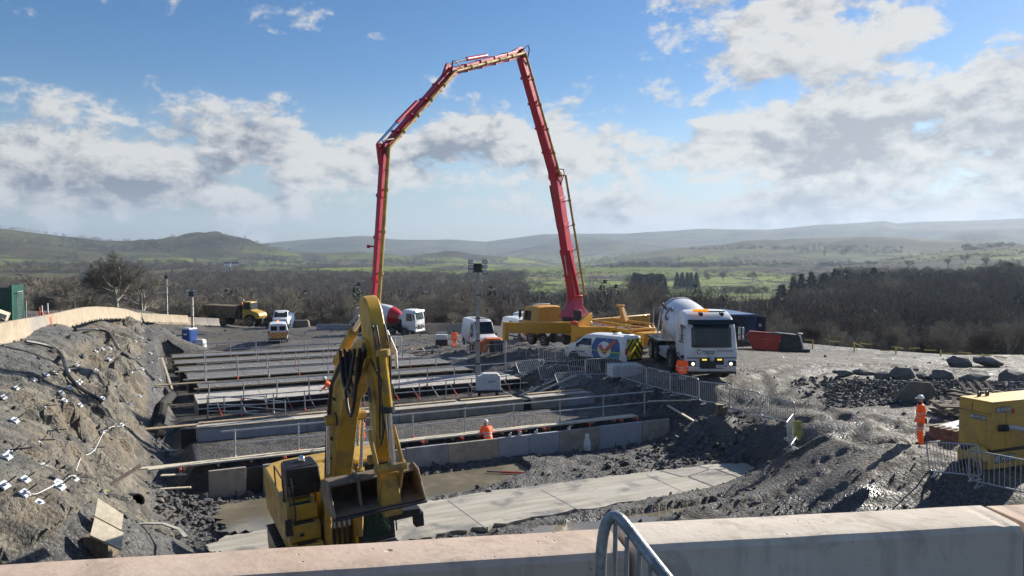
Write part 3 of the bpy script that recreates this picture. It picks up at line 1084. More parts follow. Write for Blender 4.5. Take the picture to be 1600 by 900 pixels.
def deck(u0, u1, w0, w1, z, label, group=None, mat_='timber_pale', nb=2, gap=.012, blen=3.4):
    t = thing('timber_deck', label, 'walkway', UW(u0, w0, z), group=group)
    bw = (w1 - w0) / nb
    for k in range(nb):
        u = u0 - (k * .9)
        while u < u1:
            e = min(u + blen, u1)
            s = rnd.uniform(-.012, .012)
            wpart(t, 'board', uw_slab(MB(), u + .01, e, w0 + k * bw + gap + s, w0 + (k + 1) * bw + s, z - .03, z + .008 + rnd.uniform(0, .02)), mat_)
            u += blen
    mb = MB()
    for u in np.arange(u0, u1, 1.2):
        uw_slab(mb, u, u + .09, w0 + .02, w1 - .02, z - .15, z - .035)
    wpart(t, 'bearer', mb, 'timber')['kind'] = 'stuff'
    return t


deck(-2.0, 19.8, .92, 1.45, 2.12, 'pale timber board walkway running directly behind the nearest foundation wall')
deck(-2.6, 2.4, 6.75, 7.1, 2.42, 'short timber boards laid past the left end of the second wall', mat_='timber', nb=1)
deck(-1.4, 2.2, 22.5, 22.9, 1.9, 'loose timber board at the left end of the middle strips', mat_='timber', nb=1)


def red_clamp(u, w, z, lab, grp):
    t = thing('formwork_clamp', lab, 'clamp', UW(u, w, z), group=grp)
    wpart(t, 'jaw', MB().box(UW(u, w, z), (.09, .3, .09), rot=(0, 0, .45)), 'prop_red')
    wpart(t, 'screw', MB().tube([UW(u, w - .1, z - .1), UW(u, w - .1, z + .13)], .025, 6), 'galv_dull')


for u in (-.9, 2.9, 6.9, 8.6, 10.4, 13.2, 14.5, 16.9, 18.7, 19.6):
    red_clamp(u, .78, 2.04, 'red formwork clamp in the dark gap behind the nearest foundation wall', 'red clamps behind the nearest wall')
for i, u in enumerate((12.4, 12.9, 13.7, 15.4)):
    t = thing('wall_spacer', 'small white spacer block on top of the nearest foundation wall', 'spacer', UW(u, .1, 2.07), group='white spacers on the nearest wall')
    wpart(t, 'block', MB().box(UW(u, .1, 2.12), (.12, .1, .1), rot=(0, 0, .2 * i)).box(UW(u + .05, .1, 2.2), (.05, .09, .08)), 'net_white')

# second wall: coping strip
wall2 = thing('foundation_wall', 'second low foundation wall with timber edged top, beyond the grey fill', 'wall', UW(0, 5.3, 1.9))
for (a, b, m) in [(-.0, 4.6, 'concrete_blue'), (4.62, 9.0, 'concrete_grey'), (9.02, 12.2, 'concrete_buff'), (12.22, 15.7, 'concrete_buff'),
                  (16.35, 18.3, 'concrete_buff'), (18.32, 20.0, 'concrete_blue')]:
    wpart(wall2, 'panel', uw_slab(MB(), a, b, 5.3 + rnd.uniform(0, .012), 5.45, 1.8, 2.56 + rnd.uniform(-.01, .01)), m, bevel=.008)
wpart(wall2, 'core', uw_slab(uw_slab(MB(), 0, 15.7, 5.46, 6.5, 1.0, 2.53), 16.3, 20, 5.46, 6.5, 1.0, 2.53), 'concrete_pale', bevel=.01)
wpart(wall2, 'core', uw_slab(MB(), 15.72, 16.28, 5.6, 6.4, 1.0, 2.45), 'ply_dark')
for k, (a, b) in enumerate([(-.1, 4.0), (4.03, 8.2), (8.24, 12.4), (12.43, 15.6), (16.3, 19.9)]):
    wpart(wall2, 'board', uw_slab(MB(), a, b, 5.24, 5.5, 2.575, 2.615 + .006 * (k % 2)), 'timber_pale' if k % 2 else 'concrete_buff')
    wpart(wall2, 'board', uw_slab(MB(), a + .2, b, 6.35, 6.6, 2.56, 2.60 + .006 * (k % 2)), 'timber')
wpart(wall2, 'end_stop', MB().box(UW(-.35, 5.9, 2.1), (.6, .25, .8), rot=(0, 0, .45)), 'ply_dark')

# strips beyond
names = ['pale concrete strip foundation with dark ribbed formwork along its front', 'third concrete strip foundation with a low dark gap behind it',
         'wide grey strip foundation edged with long timber battens', 'grey strip foundation in the far half of the pit',
         'narrow strip foundation second from the far end of the pit', 'farthest strip foundation, next to the muddy vehicle track']
for i, (w0, w1, u0, u1, zt) in enumerate(STRIPS):
    t = thing('strip_foundation', names[i], 'foundation', UW(u0, w0, zt - .8), group='parallel strip foundations across the pit')
    u = u0
    L = 3.6
    while u < u1 - .3:
        e = min(u + L, u1)
        wpart(t, 'slab', uw_slab(MB(), u, e - .02, w0 + .12, w1, zt - .9, zt + rnd.uniform(-.008, .008)), 'concrete_pale' if i == 0 else 'concrete_dark', bevel=.01)
        u += L
    # ribbed formwork panels
    u = u0 + .05
    while u < u1 - .6:
        mb = MB()
        e = min(u + 1.2, u1)
        uw_slab(mb, u, e - .02, w0 + .06, w0 + .11, zt - .9, zt - .02)
        for q in np.linspace(u + .02, e - .08, 5):
            uw_slab(mb, q, q + .05, w0 - .02, w0 + .06, zt - .88, zt - .03)
        for zz in (zt - .85, zt - .58, zt - .32, zt - .08):
            uw_slab(mb, u, e - .02, w0 - .015, w0 + .055, zz, zz + .045)
        wpart(t, 'formwork_panel', mb, 'ply_dark')
        u += 1.2
    if i > 0:
        wpart(t, 'edge_batten', uw_slab(MB(), u0 - .3, u1, w0 - .12, w0 - .03, zt - .04, zt + .05), 'timber_pale' if i in (2, 3) else 'timber')
        wpart(t, 'edge_batten', uw_slab(MB(), u0 - .1, u1 - .6, w1 + .01, w1 + .1, zt - .03, zt + .045), 'timber_pale' if i == 2 else 'timber')
        mb = MB()
        for u in np.arange(u0 + 1, u1 - 1, 1.9):
            uw_slab(mb, u, u + .12, w0 + .3, w0 + .42, zt + .012, zt + .06)
        wpart(t, 'packer', mb, 'net_white')['kind'] = 'stuff'


def handrail(u0, u1, w, z, n, lab, hgt=1.12, lean=0.0, dz=0.0, rails=(1.08, .55), dbl=True):
    t = thing('handrail', lab, 'handrail', UW(u0, w, z), group='scaffold tube handrails across the pit')
    for k in range(n):
        u = u0 + (u1 - u0) * k / (n - 1)
        zz = z + dz * k / (n - 1)
        wpart(t, 'post', MB().tube([UW(u, w, zz - .12), UW(u + rnd.uniform(-.02, .02), w + lean + rnd.uniform(-.02, .02), zz + hgt)], .034, 6), 'galv_dull')
        wpart(t, 'foot_clamp', MB().box(UW(u, w, zz + .02), (.1, .14, .12)), 'prop_red' if k % 2 else 'galv_dull')
    for h in rails:
        wpart(t, 'rail', MB().tube([UW(u0 - .5, w - .05 + lean * h, z + h), UW(u1 + .5, w - .05 + lean * h, z + dz + h)], .034, 6), 'galv_dull')
    return t


handrail(1.1, 20.6, 1.52, 2.1, 9, 'scaffold tube handrail above the pale walkway behind the nearest wall')
handrail(1.0, 19.6, 13.5, 1.35, 12, 'long scaffold handrail standing in the trench in front of the ribbed formwork')
handrail(1.2, 19.4, 15.2, 1.9, 11, 'scaffold handrail along the front edge of the pale concrete strip')
handrail(1.6, 17.5, 23.3, 1.95, 9, 'scaffold handrail in front of the wide grey strip')
handrail(2.0, 16.6, 28.5, 1.8, 8, 'scaffold handrail along the fourth strip from the wall')
handrail(6.2, 16.0, 33.4, 1.7, 6, 'scaffold handrail on the second farthest strip')
handrail(2.6, 15.0, 38.5, 1.6, 7, 'scaffold handrail on the farthest strip beside the muddy track')

for k, u in enumerate(np.arange(1.6, 19.5, 1.25)):
    red = k % 3 != 1
    t = thing('push_prop', ('red' if red else 'galvanised') + ' push pull prop leaning on the dark ribbed formwork in the trench', 'prop', UW(u, 13.9, 1.35),
              group=('red' if red else 'galvanised') + ' props along the ribbed formwork')
    wpart(t, 'outer_tube', MB().tube([UW(u + .15, 14.0, 1.33), UW(u + .05, 14.5, 1.68)], .035, 6), 'prop_red' if red else 'galv_dull')
    wpart(t, 'inner_tube', MB().tube([UW(u + .05, 14.5, 1.68), UW(u - .02, 14.92, 1.97)], .025, 6), 'galv_dull')

# rebar starter benches on the pale strip
for k, (u, w) in enumerate([(9.6, 16.2), (11.0, 16.5), (12.4, 16.6), (14.2, 17.2), (16.0, 17.5)]):
    t = thing('rebar_chair', 'thin steel rebar frame standing on the pale concrete strip', 'rebar', UW(u, w, 1.9), group='rebar frames on the pale strip')
    mb = MB()
    for q in (0, .8):
        mb.tube([UW(u + q, w, 1.88), UW(u + q, w, 2.35)], .014, 4)
        mb.tube([UW(u + q, w + .35, 1.88), UW(u + q, w + .35, 2.35)], .014, 4)
    mb.tube([UW(u - .2, w, 2.2), UW(u + 1.1, w, 2.2)], .014, 4)
    mb.tube([UW(u - .2, w + .35, 2.3), UW(u + 1.1, w + .35, 2.3)], .014, 4)
    wpart(t, 'bar', mb, 'rebar')

# pale blinding slab and muddy water in the pit floor


def sheet(name, poly, z, m, thick=0.0, jitter=.12, seed=1, kind='structure', sub=10):
    r = random.Random(seed)
    pts = []
    n = len(poly)
    for i in range(n):
        a, b = Vector(poly[i][:2]), Vector(poly[(i + 1) % n][:2])
        for k in range(sub):
            p = a.lerp(b, k / sub)
            nrm = Vector((b.y - a.y, a.x - b.x)).normalized()
            pts.append(p + nrm * r.uniform(-jitter, jitter))
    mb = MB()
    if thick:
        mb.prism([(p.x, p.y) for p in pts], z - thick, z, axis='z')
    else:
        mb.add([(p.x, p.y, z) for p in pts], [tuple(range(len(pts)))])
    o = mb.obj(name, m, smooth=20)
    o['kind'] = kind
    return o


def slab_mat():
    m = bpy.data.materials.new('blinding_slab')
    m.use_nodes = True
    T = NT(m.node_tree)
    bs = m.node_tree.nodes['Principled BSDF']
    pos = T.new('ShaderNodeNewGeometry').outputs['Position']
    rot = T.new('ShaderNodeMapping', {0: pos, 'Rotation': (0, 0, -math.atan2(UY, UX))}).outputs[0]
    st = T.new('ShaderNodeMapping', {0: rot, 'Scale': (.25, 2.2, 1)}).outputs[0]
    a = T.noise(st, 1.6, 6, .6, .4)
    b = T.noise(pos, .55, 5, .62, .5)
    c = T.mix(T.mr(a, .35, .65), (.31, .285, .235), (.43, .405, .35))
    c = T.mix(T.m('MULTIPLY', T.mr(b, .48, .62), .75), c, (.19, .18, .16))
    c = T.mix(T.m('MULTIPLY', T.mr(T.noise(pos, 2.6, 6, .7), .6, .7), .6), c, (.13, .11, .09))
    T.l.new(c, bs.inputs['Base Color'])
    T.l.new(T.mr(b, .45, .65, .85, .35), bs.inputs['Roughness'])
    bp = T.new('ShaderNodeBump', {'Height': T.noise(pos, 9, 6, .65), 'Strength': .35, 'Distance': .02})
    T.l.new(bp.outputs[0], bs.inputs['Normal'])
    return m


MATS['blinding'] = slab_mat()
sl_ = sheet('concrete_slab', PALE, 1.08, 'blinding', .16, .13, 5)
wm = bpy.data.materials.new('muddy_water')
wm.use_nodes = True
T = NT(wm.node_tree)
bs = wm.node_tree.nodes['Principled BSDF']
pos = T.new('ShaderNodeNewGeometry').outputs['Position']
T.l.new(T.mix(T.mr(T.noise(pos, .5, 4, .6, .4), .35, .65), (.15, .132, .095), (.25, .222, .165)), bs.inputs['Base Color'])
T.l.new(T.mr(T.noise(pos, .9, 4, .6), .4, .6, .04, .16), bs.inputs['Roughness'])
bp = T.new('ShaderNodeBump', {'Height': T.noise(pos, 5, 3, .5), 'Strength': .06, 'Distance': .02})
T.l.new(bp.outputs[0], bs.inputs['Normal'])
MATS['water'] = wm
for i, p in enumerate(POOLS):
    sheet('muddy_water', p, 1.0, 'water', 0, .18, 8 + i)

# joints in the slab as shallow raised form lines
for i, (a, b) in enumerate([((845, 765), (910, 800)), ((700, 782), (760, 826)), ((1010, 742), (1075, 772))]):
    p, q = at(*a, 8.92), at(*b, 8.92)
    o = MB().bar((p.x, p.y, 1.083), (q.x, q.y, 1.083), .03, .012).obj('slab_joint', 'concrete_grey')
    o['kind'] = 'structure'

# loose timber and debris
def plank(px, py, ang, L, lab, m='timber', w=.2, z=None, tilt=0.0, grp=None, h=.045):
    g = G(px, py)
    d = Vector((math.cos(ang), math.sin(ang), math.tan(tilt)))
    a, b = g - d * L / 2, g + d * L / 2
    mb = MB().bar(d * (-L / 2), d * (L / 2), w, h)
    o = mb.obj('plank', m)
    o.location = g + Vector((0, 0, .08 + (z or 0)))
    tag(o, lab, 'plank', grp)
    return o


plank(262, 765, .2, 1.6, 'yellowish broken board lying on the slate left of the nearest wall', 'timber_pale', .14)
plank(288, 745, .15, 1.7, 'board lying beside the left end of the timber walkway', 'timber_pale', .2)
plank(180, 768, 1.2, 2.0, 'grey board leaning at the foot of the rock slope', 'timber_old', .2, tilt=.25)
plank(262, 605, 2.2, 3.2, 'long pale plank leaning against the rock slope above the black pipe', 'timber_pale', .13, z=.8, tilt=.55)
plank(248, 640, .4, 1.3, 'short timber offcut near the black corrugated pipe', 'timber_old', .2)
plank(308, 640, .3, 1.6, 'orange brown timber at the left end of the trench', 'timber', .18)
plank(720, 562, -.4, 2.2, 'white painted pole lying on the dark spoil in mid pit', 'net_white', .09)
plank(862, 603, .9, 6.5, 'long scaffold boards sloping down the dark spoil bank, left one', 'timber_pale', .23, z=.2, tilt=.14)
plank(884, 600, .9, 6.5, 'long scaffold boards sloping down the dark spoil bank, right one', 'timber_pale', .23, z=.2, tilt=.14)
plank(1068, 660, -.9, 2.0, 'timber strut leaning at the right end of the nearest wall', 'timber_pale', .16, z=.25, tilt=-.3)
plank(1046, 645, .1, 2.2, 'yellow timber rail at the right end of the walkway', 'timber_pale', .1, z=.5)
t = thing('prop_pair', 'red steel prop lying on the mud in front of the nearest wall', 'prop', G(802, 738))
MB().tube([(-.5, .1, .1), (.55, -.05, .1)], .045, 8).obj('outer_tube', 'prop_red', t)
MB().tube([(-1.1, .18, .1), (-.5, .1, .1)], .03, 8).obj('inner_tube', 'steel_dark', t)
MB().box((.58, -.05, .1), (.03, .16, .16)).obj('end_plate', 'prop_red', t)
# sandbag-like white bag
t = thing('cement_bag', 'white sack standing against the nearest foundation wall', 'sack', G(917, 704))
MB().loft([[(r * math.cos(a) * .9, r * .55 * math.sin(a), z) for a in np.linspace(0, 2 * math.pi, 12, endpoint=False)] for r, z in
           ((.14, .0), (.2, .05), (.2, .3), (.16, .5), (.09, .62), (.13, .75), (.02, .8))]).obj('sack', 'net_white', t, smooth=60)

# two plywood sheets against the foot of the slope
for i, (quad, lab) in enumerate([
        ([(153, 778), (193, 804), (190, 828), (148, 806)], 'upper pale plywood sheet leaning at the foot of the rock slope'),
        ([(148, 808), (193, 832), (190, 858), (141, 836)], 'lower plywood sheet leaning at the foot of the rock slope')]):
    cpx, cpy = sum(q[0] for q in quad) / 4, sum(q[1] for q in quad) / 4
    Y0 = G(cpx, cpy, 14, 60).y - .75
    ctr = aty(cpx, cpy, Y0)
    nn = Vector((.50, -.42, .76)).normalized()
    e = []
    for q in quad:
        d = px_dir(*q)
        o_ = Vector((0, 0, CAMZ))
        e.append(o_ + d * ((ctr - o_).dot(nn) / d.dot(nn)))
    nrm = nn * -1
    nrm = nn
    vs = [p - ctr for p in e] + [p - ctr - nrm * .06 for p in e]
    o = MB().add(vs, [(0, 1, 2, 3), (7, 6, 5, 4), (0, 4, 5, 1), (1, 5, 6, 2), (2, 6, 7, 3), (3, 7, 4, 0)]).obj('plywood_sheet', 'timber_pale')
    o.location = ctr
    tag(o, lab, 'plywood')
    bl = thing('timber_block', 'dark timber block propping up the ' + ('upper' if i == 0 else 'lower') + ' plywood sheet', 'block', ctr - nrm * .5)
    MB().box((0, 0, 0), (.5, .4, .6)).obj('block', 'timber_old', bl)

# black pipes
def ptube(px_pts, D, r, m, n=10, lift=0.0):
    out = []
    for p in px_pts:
        g = G(*p)
        out.append(g + Vector((0, 0, r + lift)))
    return out


pp = ptube([(272, 622), (262, 632), (254, 645), (252, 660), (248, 672), (242, 684), (256, 690)], 0, .25, '')
t = thing('drain_pipe', 'black corrugated drain pipe curving down the foot of the rock slope', 'pipe', pp[3])
fine_ = []
for a, b in zip(pp[:-1], pp[1:]):
    for k in range(12):
        fine_.append(a.lerp(b, k / 12) - pp[3])
MB().tube(fine_, [.27 if k % 2 else .235 for k in range(len(fine_))], 10).obj('corrugated_tube', 'black_rubber', t)
t = thing('pipe_offcut', 'short black pipe offcut lying on the slate beside the plywood sheets', 'pipe', G(208, 785))
MB().lathe([(.2, 0), (.24, 0), (.24, .95), (.2, .95), (.2, .02)], 16, Euler((R(78), 0, R(38))).to_matrix().to_4x4() @ Matrix.Translation((0, 0, -.4))).obj('tube', 'black_rubber', t)
# cloth strip
g = G(232, 835)
pts = [(-1.1, -.5, .05), (-.7, 0, .12), (-.2, .22, .16), (.25, .22, .15), (.7, 0, .1), (1.0, -.35, .05)]
o = MB()
for a, b in zip(pts[:-1], pts[1:]):
    o.bar(a, b, .09, .03)
o = o.obj('geotextile_strip', 'concrete_pale')
o.location = g
tag(o, 'torn white geotextile strip curled on the dark slate near the plywood sheets', 'fabric')

# small white site pole and crumpled gate at the left end of the trench
for i, (px, py, a, lab) in enumerate([(372, 645, .6, 'galvanised gate panel leaning across the left end of the trench'), (398, 650, .1, 'second galvanised gate panel lying on the first at the trench end')]):
    g = G(px, py)
    t = thing('gate_panel', lab, 'gate', g + Vector((0, 0, .1)), a)
    mb = MB()
    for z in (.15, .5, .95):
        mb.tube([(-1.6, 0, z), (1.6, .1, z - .35)], .03, 6)
    mb.tube([(-1.6, 0, .05), (-1.6, 0, 1.0)], .035, 6)
    mb.tube([(1.6, .1, -.3), (1.6, .1, .7)], .035, 6)
    mb.obj('frame', 'galv', t)

# rock nails and mesh on the slope
rn = random.Random(12)
rows = [
    [(5, 622), (25, 612), (52, 600), (72, 590), (86, 586), (105, 582), (120, 578), (150, 556), (160, 552), (172, 548), (184, 545), (200, 540), (212, 534), (222, 528), (236, 516)],
    [(22, 660), (68, 655), (95, 620), (120, 600), (170, 570), (192, 566), (215, 560), (235, 552)],
    [(108, 608), (125, 598), (100, 640), (160, 632), (176, 620), (192, 607), (205, 600), (222, 582), (236, 568), (246, 560)],
    [(15, 712), (58, 692), (78, 678), (92, 665), (125, 652), (150, 583), (200, 640), (218, 625), (238, 610), (250, 596), (262, 580)],
    [(10, 725), (38, 760), (66, 735), (90, 768), (115, 755), (145, 712), (160, 696), (190, 681), (40, 880), (8, 862), (60, 800), (92, 772)]]
slope_pts = [p for r_ in rows for p in r_]
plate_me = MB().box((0, 0, 0), (.34, .30, .04), taper=(.8, .8)).box((.02, .02, .06), (.10, .10, .08)).mesh('nail_plate', 'plastic_white', 0)
bar_me = MB().tube([(0, 0, 0), (.34, .08, .26)], .024, 5).mesh('nail_bar', 'steel_dark', 0)
strap_me = MB().bar((-.45, -.1, .05), (.45, .1, .05), .07, .05).mesh('nail_strap', 'steel_dark', 0)
for i, (px, py) in enumerate(slope_pts):
    g = G(px, py, 15, 110)
    t = thing('rock_nail', 'white plated rock nail with dark bar set in the left rock slope', 'rock nail', g + Vector((.04, -.02, .06)), rn.uniform(-.4, .4), group='white plated nails over the left rock slope')
    s = rn.uniform(.5, .66)
    t.scale = (s, s, s)
    for me_ in ((plate_me, bar_me, strap_me) if rn.random() < .35 else (plate_me, bar_me)):
        o = bpy.data.objects.new(me_.name, me_)
        C.objects.link(o)
        o.parent = t
        o.rotation_euler = (R(15), R(40), rn.uniform(-.3, .3)) if me_ is plate_me else (0, 0, rn.uniform(-.2, .4))
        if me_ is strap_me:
            o.location = (.25, .15, .05)

# tension cables draped down the rock slope
def cable(pxs, r, m, lab, name='slope_cable', cat='cable', lift=.16):
    pts = []
    for (a, b) in zip(pxs[:-1], pxs[1:]):
        for k in range(6):
            pts.append((a[0] + (b[0] - a[0]) * k / 6, a[1] + (b[1] - a[1]) * k / 6))
    pts.append(pxs[-1])
    w_ = [G(p[0], p[1], 15, 110) + Vector((0, 0, lift)) for p in pts]
    for q_ in range(7):
        for k in range(1, len(w_) - 1):
            w_[k] = (w_[k - 1] + w_[k] * 2 + w_[k + 1]) / 4
    o = MB().tube([p - w_[0] for p in w_], r, 6).obj(name, m)
    o.location = w_[0]
    tag(o, lab, cat)


cable([(40, 542), (80, 552), (98, 566), (104, 588), (112, 604), (140, 622), (160, 640)], .08, 'steel_dark', 'thick black hose draped over the left rock slope, left one', 'slope_hose', 'hose')
cable([(118, 519), (150, 520), (172, 530), (184, 552), (200, 568), (222, 580), (240, 600)], .085, 'steel_dark', 'thick black hose draped over the left rock slope, middle one', 'slope_hose', 'hose')
cable([(262, 534), (272, 545), (288, 556)], .12, 'steel_dark', 'short black hose near the far end of the rock slope', 'slope_hose', 'hose')
cable([(40, 822), (56, 800), (88, 778), (116, 752), (128, 735), (150, 720), (160, 697), (200, 676)], .011, 'net_white', 'thin pale cable strung between the lower rock nails')

# ------------------------------------------------------------------ vehicles and machines
def glass_clear():
    m = bpy.data.materials.new('glass_clear')
    m.use_nodes = True
    T = NT(m.node_tree)
    bs = m.node_tree.nodes['Principled BSDF']
    bs.inputs['Base Color'].default_value = (.03, .06, .055, 1)
    bs.inputs['Roughness'].default_value = .03
    tr = T.new('ShaderNodeBsdfTransparent', {0: (.55, .68, .62, 1)})
    mx = T.new('ShaderNodeMixShader', {0: .42, 1: tr.outputs[0], 2: bs.outputs[0]})
    T.l.new(mx.outputs[0], m.node_tree.nodes['Material Output'].inputs[0])
    MATS['glass_clear'] = m


glass_clear()


def wheel(parent, x, y, r, w, m='rim_grey', n=22):
    """x is the outer side's sign; parts: tyre (> rim)"""
    s = 1 if x > 0 else -1
    A = Matrix.Translation((x, y, r)) @ Matrix.Rotation(R(90) * s, 4, 'Y')
    ty = MB().lathe([(r * .55, -w), (r * .9, -w), (r, -w * .85), (r, -w * .12), (r * .93, 0), (r * .62, 0), (r * .58, -.03)], n, A).obj('tyre', 'black_rubber', parent, smooth=40)
    MB().lathe([(r * .58, -.05), (r * .6, -.01), (r * .52, -.015), (r * .42, -.07), (r * .22, -.05), (r * .2, .0), (r * .08, .01)], n, A).obj('rim', m, ty, smooth=35)
    return ty


class Body:
    """lofted van/cab body. stations: (y, zbot, zbelt, ztop, wbot, wbelt, wtop)"""

    def __init__(self, st, rr=.12):
        self.st, self.rr = st, rr

    def at(self, y):
        ys = [s[0] for s in self.st]
        return [np.interp(-y, [-a for a in ys], [s[i] for s in self.st]) for i in range(7)]

    def ring(self, s):
        y, zb, zm, zt, wb, wm, wt = s
        r = self.rr
        h = [(wb * .8, zb), (wb, zb + .10), (wm, zm - (zm - zb) * .45), (wm * .995, zm), (wt, zt - r), (wt - r * .45, zt - r * .22), (wt - r * 1.5, zt), (wt * .4, zt + .03)]
        return [(a, y, z) for a, z in h] + [(-a, y, z) for a, z in reversed(h)]

    def mesh(self):
        return MB().loft([self.ring(s) for s in self.st])

    def side(self, y, z, s=1, off=.012):
        _, zb, zm, zt, wb, wm, wt = self.at(y)
        if z > zm:
            t = (z - zm) / max(zt - self.rr - zm, .01)
            x = wm * .995 + (wt - wm * .995) * t
        else:
            x = wm
        return (s * (x + off), y, z)

    def pane(self, pts, s=1, off=.014, th=.012):
        P = [Vector(self.side(y, z, s, off)) for y, z in pts]
        return slabpoly(P, th)


def slabpoly(P, th=.012):
    """a thin plate from a planar-ish outline"""
    P = [Vector(p) for p in P]
    n = len(P)
    nm = Vector((0, 0, 0))
    for i in range(n):
        nm += P[i].cross(P[(i + 1) % n])
    c = sum(P, Vector()) / n
    nm = Vector((0, 0, 0))
    for i in range(n):
        nm += (P[i] - c).cross(P[(i + 1) % n] - c)
    nm.normalize()
    vs = [p + nm * th * .5 for p in P] + [p - nm * th * .5 for p in P]
    fs = [tuple(range(n)), tuple(range(n, 2 * n))[::-1]] + [(i, n + i, n + (i + 1) % n, (i + 1) % n) for i in range(n)]
    return MB().add(vs, fs)


def van(label, kind, L=4.9, Hh=1.95, wid=.98, hood=.85, loc=None, rz=0, paint='white_paint', rear_windows=False, group=None, crew=True):
    t = thing('parked_van', label, 'van', loc, rz, group)
    f = L / 2
    zb = .28
    if kind == 'panel':     # long steep front van
        zh, ht = 1.15, Hh
        st = [(f, .35, .55, .80, wid * .80, wid * .84, wid * .80), (f - .12, zb, .75, 1.0, wid * .9, wid * .95, wid * .86), (f - .35, zb, 1.0, 1.12, wid * .94, wid, wid * .86),
              (f - hood, zb, 1.15, 1.30, wid * .95, wid, wid * .84), (f - hood - .75, zb, 1.2, ht - .14, wid * .95, wid, wid * .82), (f - hood - 1.15, zb, 1.2, ht - .02, wid * .95, wid, wid * .84),
              (0, zb, 1.2, ht, wid * .95, wid, wid * .87), (-f + .3, zb, 1.2, ht - .01, wid * .95, wid, wid * .87), (-f + .06, zb + .04, 1.2, ht - .05, wid * .94, wid * .985, wid * .85), (-f, zb + .12, 1.15, ht - .16, wid * .9, wid * .95, wid * .80)]
    B = Body(st, .13)
    b = B.mesh().obj('body', paint, t, smooth=38)
    # windscreen
    ya, yb = f - hood - .02, f - hood - .73
    za, zb_ = B.at(ya)[3], B.at(yb)[3]
    wa, wb_ = B.at(ya)[6] - .05, B.at(yb)[6] - .08
    slabpoly([(wa, ya + .02, za + .03), (wb_, yb + .02, zb_ + .0), (-wb_, yb + .02, zb_ + .0), (-wa, ya + .02, za + .03)], .03).obj('windscreen', 'glass_dark', t)
    zw = 1.22
    top = B.at(f - hood - 1.0)[3] - .22
    for s in (1, -1):
        B.pane([(f - hood - .28, zw), (f - hood - .72, top - .03), (f - hood - 1.45, top), (f - hood - 1.5, zw - .02)], s).obj('window', 'glass_dark', t)
        if crew:
            B.pane([(f - hood - 1.62, zw), (f - hood - 1.6, top), (f - hood - 2.4, top), (f - hood - 2.42, zw)], s).obj('window', 'glass_dark', t)
        MB().box((s * (wid + .1), f - hood - .45, 1.2), (.16, .12, .26)).obj('mirror', 'black_plastic', t, bevel=.03)
        # door seams
        for yy in (f - hood - .25, f - hood - 1.54, f - hood - 2.6):
            B.pane([(yy, .4), (yy, 1.15), (yy - .012, 1.15), (yy - .012, .4)], s, .004, .006).obj('door_seam', 'black_plastic', t)
        B.pane([(f - hood - 1.3, 1.03), (f - hood - 1.3, 1.07), (f - hood - 1.47, 1.07), (f - hood - 1.47, 1.03)], s, .02, .03).obj('door_handle', 'black_plastic', t)
        B.pane([(f - .5, .32), (f - .5, .46), (-f + .4, .46), (-f + .4, .32)], s, .012, .02).obj('sill_trim', 'black_plastic', t)
        for yy in (f - .92, -f + .95):
            w = wid
            arch = [(yy + .42 * math.cos(a), .34 + .42 * math.sin(a)) for a in np.linspace(-.15, math.pi + .15, 12)]
            B.pane(arch, s, .006, .01).obj('wheel_arch', 'black_plastic', t)
            wheel(t, s * (wid + .012), yy, .33, .2, n=18)
        # head and tail lamps
        slabpoly([(s * wid * .55, f - .06, .80), (s * wid * .86, f - .10, .86), (s * wid * .90, f - .28, 1.02), (s * wid * .62, f - .2, .98)], .05).obj('headlight', 'lamp_glass', t)
        MB().box((s * (wid * .93), -f + .03, 1.0), (.10, .12, .42)).obj('tail_light', 'tail_red', t, bevel=.02)
    MB().box((0, f - .03, .62), (wid * 1.0, .10, .2)).obj('grille', 'black_plastic', t, bevel=.03)
    MB().box((0, f - .0, .44), (wid * 1.5, .12, .2)).obj('bumper', 'black_plastic', t, bevel=.05)
    MB().box((0, f + .065, .45), (.5, .012, .11)).obj('number_plate', 'text_white', t)
    MB().box((0, -f + .0, .40), (wid * 1.7, .14, .18)).obj('bumper', 'black_plastic', t, bevel=.04)
    for s in (1, -1):
        MB().box((s * wid * .42, -f - .005, 1.42), (wid * .62, .02, .42)).obj('rear_window', 'glass_dark' if rear_windows else paint, t)
    MB().box((0, -f - .012, 1.0), (.012, .02, 1.3)).obj('door_seam', 'black_plastic', t)
    return t, B, f


def chevrons(t, f, wid, z0, z1, n=6, m1='chevron_yel', m2='chevron_red', y=None):
    """flat striped board on the rear doors, inverted V stripes"""
    y = -f - .02 if y is None else y
    MB().box((0, y, (z0 + z1) / 2), (wid * 1.66, .012, z1 - z0)).obj('reflective_board', m2, t)
    sw = (z1 - z0) / n
    for k in range(-n, n + 2, 2):
        for s in (1, -1):
            zc = z0 + k * sw
            pts = [(0, zc + wid * .83), (0, zc + sw + wid * .83), (s * wid * .82, zc + sw), (s * wid * .82, zc)]
            # clip to board
            out = []
            cl = clip_poly([(abs(a), b) for a, b in pts], z0, z1)
            if len(cl) >= 3:
                slabpoly([(s * a, y - .012, b) for a, b in cl], .01).obj('stripe', m1, t)


def clip_poly(pts, z0, z1):
    def cl(P, f):
        o = []
        for i in range(len(P)):
            a, b = P[i], P[(i + 1) % len(P)]
            fa, fb = f(a), f(b)
            if fa >= 0:
                o.append(a)
            if fa * fb < 0:
                k = fa / (fa - fb)
                o.append((a[0] + (b[0] - a[0]) * k, a[1] + (b[1] - a[1]) * k))
        return o
    P = cl(pts, lambda p: p[1] - z0)
    return cl(P, lambda p: z1 - p[1]) if P else P


def ground_loc(px, py, **k):
    return G(px, py, **k)


